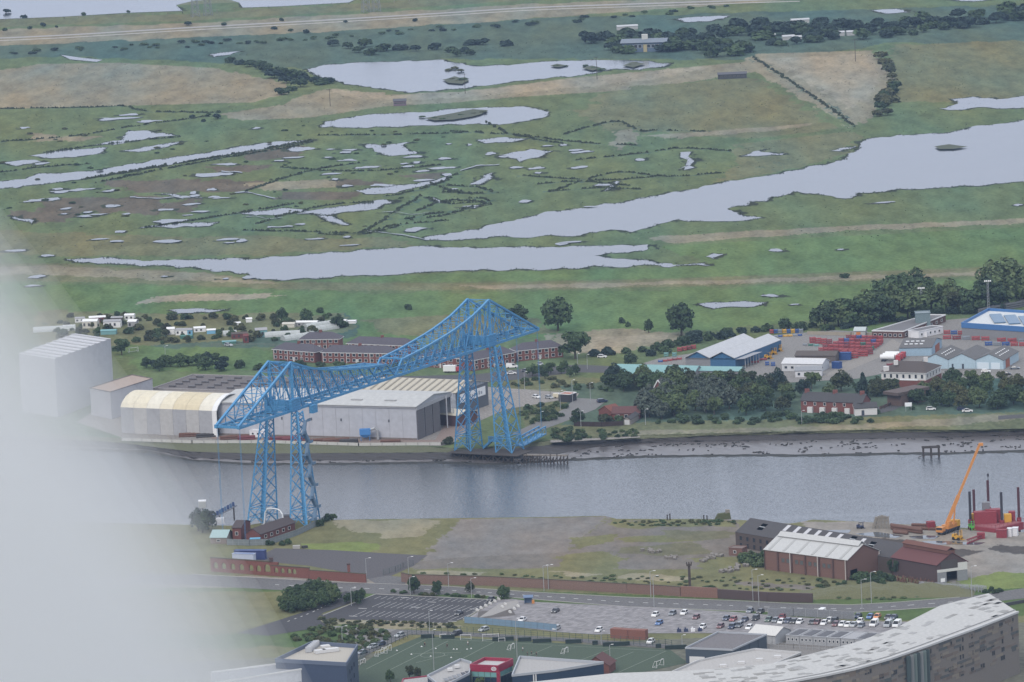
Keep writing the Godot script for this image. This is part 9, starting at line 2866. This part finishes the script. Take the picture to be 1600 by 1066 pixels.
	wpart(t, "glazed_roof", s, mats.pane_pale)
	h = 5.6
	p = [flat(v3(57.9, 5.6, -2016.6)), flat(v3(74.8, 5.6, -2009.4)), flat(v3(88.4, 5.6, -2033.5)), flat(v3(70.9, 5.6, -2042.1))]
	t = thing("slate_block", "dark slate-blue flat-roofed block with white garage door", "building", middle(p))
	flat_roofed(t, p, h - 0.3, mat("slate_clad_blue", 0.055, 0.075, 0.10, 0.6, 8.0), mat("mauve_felt", 0.20, 0.185, 0.19, 0.9, 10.0), 0.6, mats.rim_grey)
	panel(t, "garage_door", p[0], p[1], 0.08, 0.4, 0.1, 2.6, 0.15, mat("door_offwhite", 0.60, 0.60, 0.60, 0.6))
	for j in 3: panel(t, "cladding_seam", p[1], p[2], 0.22 + j * 0.26, 0.225 + j * 0.26, 0.1, 5.2, 0.12, mat("seam_dark", 0.03, 0.04, 0.055, 0.6))
	p = plot3(on(82.8, -2048.8), on(89.8, -2040.4), on(96.4, -2049.2))
	p = plot(on(82.5, -2047.7), on(91.9, -2041), 11.0)
	t = thing("marquee", "white marquee with ridged roof beside the grey cabins", "marquee", middle(p))
	gabled(t, p, 3.4, 5.6, mat("marquee_side", 0.54, 0.55, 0.57, 0.7, 4.0), mat("marquee_roof", 0.58, 0.565, 0.54, 0.7, 6.0))
	for j in 5: panel(t, "frame_post", p[0], p[1], j / 5.0 + 0.08, j / 5.0 + 0.09, 0.0, 3.3, 0.15, mats.galvanised)
	var a0: Vector3 = on(95.8, -2042.4)
	var a1: Vector3 = on(135, -2022.1)
	for i in 8:
		var q := plot(a0.lerp(a1, i / 8.0 + 0.002), a0.lerp(a1, (i + 1) / 8.0 - 0.002), 12.0)
		t = thing("modular_cabin", ["leftmost", "second", "third", "fourth", "fifth", "sixth", "seventh", "rightmost"][i] + " grey modular cabin in the row of eight from the marquee", "cabin", middle(q), 0.0, "row of grey modular cabins")
		flat_roofed(t, q, 3.2, mat("cabin_grey", 0.46, 0.47, 0.49, 0.6, 6.0), mat("cabin_roof_pale", 0.34, 0.34, 0.35, 0.8, 5.0), 0.15)
		for j in 3:
			win(t, q[0], q[1], 0.2 + j * 0.3, 1.3, 0.8, 1.0)
		if i in [0, 1, 2, 3, 5, 6, 7]:
			s = shape()
			s.prism(ring([q[0].lerp(q[1], 0.15) + (q[3] - q[0]) * 0.12, q[0].lerp(q[1], 0.8) + (q[3] - q[0]) * 0.12, q[3].lerp(q[2], 0.8) - (q[3] - q[0]) * 0.1, q[3].lerp(q[2], 0.15) - (q[3] - q[0]) * 0.1]), 3.2, 3.32)
			wpart(t, "roof_sheet", s, mat("cabin_sheet_dark", 0.10, 0.10, 0.11, 0.8, 4.0))
	fence([90, -2036.9, 98.1, -2032.8, 111.7, -2025.1, 121.1, -2025.3], 2.0, 2.4, mats.galvanised, "temporary steel fence panels in front of the grey cabins")
	sheet("cabin_yard", [86.8, -2042.2, 96.4, -2044.6, 135.1, -2024.3, 140.9, -2039, 144.7, -2026.7, 110.2, -2000.9, 85.5, -2017.6], 0.07, mat("yard_dusty", 0.24, 0.225, 0.21, 0.95, 8.0))
	t = thing("parked_machines", "row of dark mowers and trolleys beside the car park edge", "machine", on(62.4, -2072.1))
	for i in 4:
		s = shape()
		s.box(v3(-5.0 + i * 2.6, 0.6, 0.1 * i), v3(1.6, 1.2, 1.1))
		s.box(v3(-5.2 + i * 2.6, 1.4, 0.1 * i), v3(0.5, 0.7, 0.6))
		part(t, "machine", s, mats.machine_navy if i != 2 else mats.cabin_white)

# The college: a long curving block with a white roof and a slate-panelled wall.
func college() -> void:
	var h := 22.0
	var front := [v3(175.7, 22, -1972.9), v3(159.7, 22, -1949.7), v3(138.7, 22, -1921.7), v3(125.2, 22, -1904.6), v3(112.2, 22, -1890.8), v3(101.4, 22, -1882.8), v3(87.8, 22, -1874.6), v3(63.6, 22, -1867.7), v3(37.5, 22, -1863.4), v3(2.9, 22, -1861)]
	var rear := [v3(168.2, 22, -2005.8), v3(149.3, 22, -1988.2), v3(130.6, 22, -1953.1), v3(114.9, 22, -1931.5), v3(97.4, 22, -1915.1), v3(84.1, 22, -1903.3), v3(71.6, 22, -1899.8), v3(55, 22, -1898.3), v3(29.7, 22, -1899.8), v3(-3.4, 22, -1890.6)]
	var t := thing("college", "huge curving college block with white roof and mottled slate walls", "building", flat(front[3]))
	var roof_m := mat("college_roof", 0.455, 0.45, 0.435, 0.75, 14.0)
	var wall_m := mat("college_wall", 0.185, 0.165, 0.148, 0.85, 5.0)
	for i in front.size() - 1:
		var s := shape()
		slab(s, front[i], front[i + 1], rear[i + 1] + v3(0, 0.6, 0), rear[i] + v3(0, 0.6, 0), 0.3)
		wpart(t, "roof_section", s, roof_m)
		s = shape()
		s.bar(up(front[i], 0.35), up(front[i + 1], 0.35), 0.8, 0.7)
		wpart(t, "eaves", s, mats.eaves_pale)
		s = shape()
		var g0: Vector3 = front[i].lerp(rear[i], 0.1)
		var g1: Vector3 = front[i + 1].lerp(rear[i + 1], 0.1)
		s.bar(up(g0, 0.5), up(g1, 0.5), 0.35, 0.3)
		wpart(t, "roof_rail", s, mat("rail_grey", 0.26, 0.26, 0.26, 0.8))
		s = shape()
		var a := flat(front[i])
		var b := flat(front[i + 1])
		s.quad(a, up(a, h), up(b, h), b)
		var c := flat(rear[i])
		var d := flat(rear[i + 1])
		s.quad(c, d, up(d, h + 0.6), up(c, h + 0.6))
		if i == 0: s.quad(a, c, up(c, h + 0.6), up(a, h))
		wpart(t, "wall_section", s, wall_m)
	var sm := [mat("shingle_grey", 0.37, 0.365, 0.35, 0.8, 2.0), mat("shingle_warm", 0.33, 0.32, 0.30, 0.8, 2.0), mat("shingle_light", 0.43, 0.425, 0.415, 0.8, 2.0)]
	var r := RandomNumberGenerator.new()
	r.seed = 77
	for i in 120:
		var k := r.randi() % 7
		var u := r.randf_range(0.03, 0.97)
		var v := snappedf(r.randf_range(0.14, 0.95), 0.03)
		var a: Vector3 = front[k].lerp(front[k + 1], u)
		var b: Vector3 = rear[k].lerp(rear[k + 1], u)
		var q := a.lerp(b, v)
		var d: Vector3 = (front[k + 1] - front[k]).normalized().lerp((rear[k + 1] - rear[k]).normalized(), v).normalized()
		var s := shape()
		s.bar(up(q, 0.32 + 0.6 * v) - d * r.randf_range(0.8, 2.8), up(q, 0.32 + 0.6 * v) + d * r.randf_range(0.8, 2.8), [1.2, 1.8, 2.4][r.randi() % 3], 0.08)
		wpart(t, "shingle", s, sm[r.randi() % 3])
	var wm := []
	for e in [[0.22, 0.18, 0.15], [0.15, 0.14, 0.13], [0.26, 0.225, 0.185], [0.12, 0.125, 0.125], [0.19, 0.15, 0.125], [0.105, 0.12, 0.115], [0.29, 0.25, 0.20]]: wm.append(mat("slate_panel_%s" % ["brown", "grey", "tan", "blue", "umber", "green", "buff"][wm.size()], e[0], e[1], e[2], 0.8, 1.6))
	for i in 5:
		var a := flat(front[i])
		var b := flat(front[i + 1])
		var w := a.distance_to(b)
		for row in 15:
			var x := -r.randf_range(0.0, 3.0)
			while x < w:
				var len_ := r.randf_range(2.6, 6.0)
				if r.randf() < 0.42:
					var x0 := maxf(0.05, x)
					var x1 := minf(w - 0.05, x + len_ - 0.1)
					if x1 - x0 > 0.6: panel(t, "slate_panel", a, b, x0 / w, x1 / w, 6.9 + row * 1.0, 6.9 + row * 1.0 + 0.94, 0.06 + 0.05 * r.randf(), wm[r.randi() % wm.size()])
				x += len_
	for i in 4:
		var a := flat(front[i])
		var b := flat(front[i + 1])
		var w := a.distance_to(b)
		for row in 5:
			for k in int(w / 7.0):
				if r.randf() < 0.62:
					for j in 1 + r.randi() % 3: win(t, a, b, (4.0 + k * 7.0 + j * 0.9 + r.randf()) / w, 7.4 + row * 3.0, 0.7, 1.5, mat("frame_slate", 0.07, 0.07, 0.07, 0.7))
	for i in 7:
		var q := flat(front[2]).lerp(flat(front[3]), 0.02 + i * 0.09)
		var o := face_out(flat(front[2]), flat(front[3]))
		var s := shape()
		s.box(up(q + o * 0.7, (h - 0.6) / 2.0), v3(1.5, h - 0.6, 1.4), Basis(Vector3.UP, 0.2))
		wpart(t, "glazed_fin", s, [mat("fin_dark", 0.05, 0.07, 0.075, 0.25), mat("fin_green", 0.12, 0.155, 0.15, 0.3), mat("fin_grey", 0.17, 0.18, 0.185, 0.4)][i % 3])
	h = 12.0
	var p := [flat(v3(50.7, 12, -1945.5)), flat(v3(79.7, 12, -1939.1)), flat(v3(97.6, 12, -1967.4)), flat(v3(81.7, 12, -1977.6)), flat(v3(60.9, 12, -1962.6))]
	var l := thing("college_annexe", "lower pale flat-roofed college hall behind the great roof", "building", flat(p[2]))
	flat_roofed(l, p, h, wall_m, mat("annexe_roof", 0.40, 0.385, 0.37, 0.85, 8.0), 0.7, mats.eaves_pale)
	for i in 4:
		var s := shape()
		var q: Vector3 = v3(69.1, 12, -1952.1).lerp(v3(88.9, 12, -1962.8), i / 3.0)
		s.box(v3(q.x, 12.4, q.z), v3(2.4, 0.9, 1.6))
		wpart(l, "roof_vent", s, mats.duct_white)
	wall_run("planter_wall", [180.8, -2091, 189, -2096.3, 202.9, -2089.4], 1.2, 0.6, mat("planter_dark", 0.07, 0.07, 0.08, 0.8, 3.0), "dark low planter wall beyond the tip of the college roof")

func south_plants() -> void:
	belt(scatter_in([-95, -2160, -88, -2177, -80, -2185, -74, -2176, -72, -2161, -78, -2150, -87, -2142, -93, -2138], 34, 3.2), "tree", "broad", ["mid", "light", "mid", "dark"], 4.5, 7.5, 1.0, "bushy green tree in the copse beside the side road", "tree", "copse beside the side road")
	belt([-69, -2155, -67, -2158, -64, -2159, -63, -2161, -65, -2152], "tree", "broad", ["dark", "mid"], 4.5, 6.5, 0.7, "slim tree at the left corner of the dark car park", "tree", "trees at the car park corner")
	belt([-43, -2169, -43, -2171], "tree", "broad", ["dark"], 7.0, 8.0, 0.75, "upright dark tree behind the dark car park", "tree", "trees behind the dark car park")
	belt([-34, -2172, -34, -2163], "tree", "broad", ["dark"], 5.0, 6.0, 0.9, "dark round tree by the road behind the car park", "tree", "trees behind the dark car park")
	belt([-21, -2166, -8, -2152, -8, -2150], "tree", "broad", ["hazel", "mid"], 4.5, 6.0, 0.9, "small tree between car park and road", "tree", "trees behind the dark car park")
	belt([-51, -2173, -48, -2170, -47, -2171, -40, -2166, -38, -2164, -36, -2162, -27, -2160, -25, -2158, -23, -2157, -18, -2155, -16, -2154, -13, -2153, -30, -2163], "bush", "bush", ["mid", "olive", "dark"], 1.2, 2.4, 1.6, "low bush in the strip behind the dark car park", "bush", "bushes behind the dark car park")
	belt(scatter_in([-86, -2109, -69, -2113, -51, -2095, -53, -2079, -63, -2065, -78, -2084, -90, -2092], 60, 2.6), "scrub_bush", "bush", ["light", "mid", "olive"], 1.4, 3.2, 1.4, "green bush in the rough between side road and blue-walled block", "bush", "rough beside the blue-walled block")
	belt(scatter_in([-79, -2128, -29, -2106, -25, -2098, -54, -2107, -76, -2117], 40, 2.4), "grass_tuft", "scrub", ["olive", "hazel"], 0.9, 1.6, 2.0, "dry shrub in the strip below the dark car park", "bush", "dry shrubs below the dark car park")
	belt([-50, -2008, -43, -2013, -31, -2004, -40, -2010], "tree", "broad", ["mid", "hazel"], 5.0, 6.5, 0.6, "slim young tree between pitch and leisure building", "tree", "young trees by the leisure building")
	belt([-17, -1988], "tree", "broad", ["light"], 6.0, 6.5, 0.9, "bright green tree in front of the red entrance", "tree", "")
	belt(scatter_in([85, -2211, 97, -2216, 96, -2189, 88, -2191], 10, 3.0), "bush", "bush", ["mid", "light"], 3.0, 5.0, 1.2, "green bush at the left end of the brick shed", "bush", "bushes at the left end of the brick shed")
	belt(scatter_in([128, -2157, 139, -2161, 144, -2153, 141, -2141, 129, -2145], 16, 2.6), "bush", "bush", ["dark", "mid"], 2.5, 4.5, 1.2, "dark bush between the brick shed and the rusty shed", "bush", "bushes between the sheds")
	belt([144, -2162, 146, -2159], "tree", "broad", ["dark"], 8.0, 9.0, 0.6, "dark slim tree against the rusty shed wall", "tree", "trees against the rusty shed")
	belt(scatter_in([115, -2156, 127, -2148, 123, -2132, 111, -2132], 16, 2.4), "bush", "bush", ["mid", "olive"], 1.2, 2.2, 1.6, "low bush at the left foot of the grassy mound", "bush", "bushes at the foot of the mound")
	belt(scatter_in([119, -2143, 163, -2137, 167, -2121, 142, -2112, 118, -2118], 60, 2.6), "grass_tuft", "scrub", ["olive", "olive", "light"], 0.8, 1.5, 2.2, "coarse grass clump on the grassy mound", "grass clump", "coarse grass on the mound")
	belt([177, -2119, 179, -2121, 180, -2116, 182, -2119], "bush", "bush", ["dark"], 2.0, 3.0, 1.4, "dark bush right of the wire cages", "bush", "bushes right of the wire cages")
	belt([-83, -2328, -81, -2332, -79, -2336, -84, -2322], "bush", "bush", ["dark", "mid"], 2.6, 4.5, 1.0, "dark bush on the quay right of the near tower", "bush", "bushes right of the near tower")
	belt([-105, -2285, -103, -2285, -98, -2283, -96, -2284], "bush", "bush", ["dark", "mid"], 2.6, 4.0, 1.2, "bush inside the bridge yard fence", "bush", "bushes inside the bridge yard")
	belt([-135, -2324, -133, -2320, -131, -2326], "tree", "broad", ["dark", "blue"], 9.0, 11.0, 0.8, "dark tree below the pale boxy cabin in the mist", "tree", "trees in the mist by the river")
	belt([25, -2173, 27, -2173], "bush", "bush", ["dark"], 1.8, 2.2, 1.8, "dark bush on top of the long faded wall", "bush", "bushes on the long wall")
	belt([70, -2153, 71, -2152, 73, -2153], "bush", "bush", ["mid"], 1.2, 1.8, 1.8, "low bush beside the tall thin post", "bush", "bushes beside the tall post")
	belt(scatter_in([39, -2301, 89, -2290, 88, -2279, 39, -2291], 46, 2.2), "grass_tuft", "scrub", ["olive", "mid"], 0.6, 1.2, 2.4, "weed clump along the quay edge", "weeds", "weeds along the quay edge")
	belt(scatter_in([-43, -2210, 113, -2161, 111, -2136, -43, -2202], 90, 3.0), "grass_tuft", "scrub", ["olive", "light"], 0.5, 1.0, 2.6, "weed clump on the waste ground behind the long wall", "weeds", "weeds behind the long wall")

# Nested fog wisps standing in for an out-of-focus white part of the aircraft.
func build_fog_blur() -> void:
	var c := Node3D.new()
	c.name = "cloud"
	add_child(c)
	c.set_meta("kind", "stuff")
	tag(c, "soft white fog standing in for a blurred aircraft part at lower left", "cloud")
	var lie := v3(-0.1165, -0.1982, -0.9732)
	for i in 12:
		var v := FogVolume.new()
		v.name = "wisp" if i == 0 else "wisp_%03d" % i
		v.shape = RenderingServer.FOG_VOLUME_SHAPE_ELLIPSOID
		var k := 0.46 + 0.040 * i
		v.size = v3(84.0 * k, 240.0 * k, 1260.0)
		var m := FogMaterial.new()
		m.density = 0.00085
		m.albedo = Color(0.985, 0.995, 1.0)
		v.material = m
		c.add_child(v)
		v.look_at_from_position(EYE + lie * 860.0, EYE, v3(-0.49, 0.87, 0))

# materials used in several places
func palette() -> void:
	mat("white_trim", 0.62, 0.62, 0.62, 0.6)
	mat("bark", 0.06, 0.05, 0.04, 0.95)
	mat("galvanised", 0.36, 0.37, 0.38, 0.5, 0.0, 0.3)
	mat("lamp_cover", 0.7, 0.7, 0.7, 0.4)
	mat("tyre", 0.012, 0.012, 0.013, 0.9)
	mat("bridge_blue", 0.088, 0.330, 0.62, 0.5, 9.0)
	mat("pale_concrete", 0.36, 0.35, 0.33, 0.9, 5.0)
	mat("shed_white", 0.66, 0.66, 0.66, 0.7)
	mat("sign_white", 0.72, 0.73, 0.75, 0.6)
	mat("rust_steel", 0.17, 0.085, 0.06, 0.9, 2.0)
	mat("dark_steel", 0.06, 0.055, 0.055, 0.8, 3.0)
	mat("cabin_white", 0.66, 0.66, 0.68, 0.6)
	mat("cabin_roof", 0.6, 0.6, 0.6, 0.7)
	mat("red_brick", 0.23, 0.085, 0.07, 0.9, 5.0)
	mat("door_white", 0.5, 0.5, 0.5, 0.5)
	mat("lorry_white", 0.66, 0.66, 0.66, 0.6)
	mat("lorry_red", 0.34, 0.04, 0.05, 0.5)
	mat("depot_wall", 0.22, 0.22, 0.23, 0.8, 8.0)
	mat("gable_blue", 0.04, 0.16, 0.33, 0.6, 10.0)
	mat("shed_grey", 0.30, 0.30, 0.31, 0.8, 8.0)
	mat("teal_sheet", 0.20, 0.36, 0.36, 0.7, 14.0)
	mat("rooflight_white", 0.72, 0.73, 0.74, 0.5)
	mat("roller_orange", 0.30, 0.10, 0.06, 0.8)
	mat("door_dark", 0.04, 0.05, 0.07, 0.6)
	mat("felt_roof", 0.15, 0.145, 0.15, 0.9, 10.0)
	mat("mast_grey", 0.24, 0.25, 0.27, 0.6)
	mat("machine_yellow", 0.55, 0.30, 0.03, 0.6)
	mat("container_blue", 0.03, 0.09, 0.30, 0.6, 5.0)
	mat("container_blue_roof", 0.06, 0.12, 0.30, 0.7, 5.0)
	mat("wall_buff", 0.33, 0.29, 0.23, 0.9, 5.0)
	mat("render_white", 0.62, 0.61, 0.60, 0.85, 6.0)
	mat("maroon_tile", 0.14, 0.060, 0.055, 0.9, 5.0)
	mat("brown_timber", 0.055, 0.035, 0.035, 0.9, 3.0)
	mat("weathered_post", 0.2, 0.18, 0.15, 0.9)
	mat("goal_white", 0.56, 0.56, 0.56, 0.5)
	mat("reserve_yellow", 0.36, 0.31, 0.18, 0.8)
	mat("pylon_grey", 0.19, 0.20, 0.21, 0.8)
	mat("jetty_timber", 0.075, 0.062, 0.055, 0.95, 3.0)
	mat("new_tarmac", 0.062, 0.060, 0.066, 0.95, 10.0)
	mat("mossy_coping", 0.11, 0.095, 0.06, 0.95, 3.0)
	mat("gate_green", 0.05, 0.08, 0.075, 0.7)
	mat("new_white_sheet", 0.47, 0.47, 0.46, 0.7, 8.0)
	mat("pipe_pale", 0.45, 0.42, 0.40, 0.7)
	mat("grimy_pane", 0.09, 0.10, 0.10, 0.3)
	mat("gable_white", 0.58, 0.58, 0.56, 0.8, 5.0)
	mat("gable_grey", 0.30, 0.31, 0.33, 0.8, 4.0)
	mat("post_dark", 0.09, 0.07, 0.06, 0.95, 2.0)
	mat("machine_navy", 0.03, 0.04, 0.09, 0.6)
	mat("ruin_concrete", 0.30, 0.275, 0.24, 0.95, 2.0)
	mat("bench_green", 0.014, 0.028, 0.026, 0.8)
	mat("duct_white", 0.52, 0.52, 0.52, 0.7)
	mat("pane_pale", 0.30, 0.32, 0.34, 0.3)
	mat("navy_wall", 0.022, 0.045, 0.085, 0.5, 6.0)
	mat("rim_grey", 0.33, 0.35, 0.38, 0.6)
	mat("eaves_pale", 0.50, 0.50, 0.50, 0.7, 5.0)
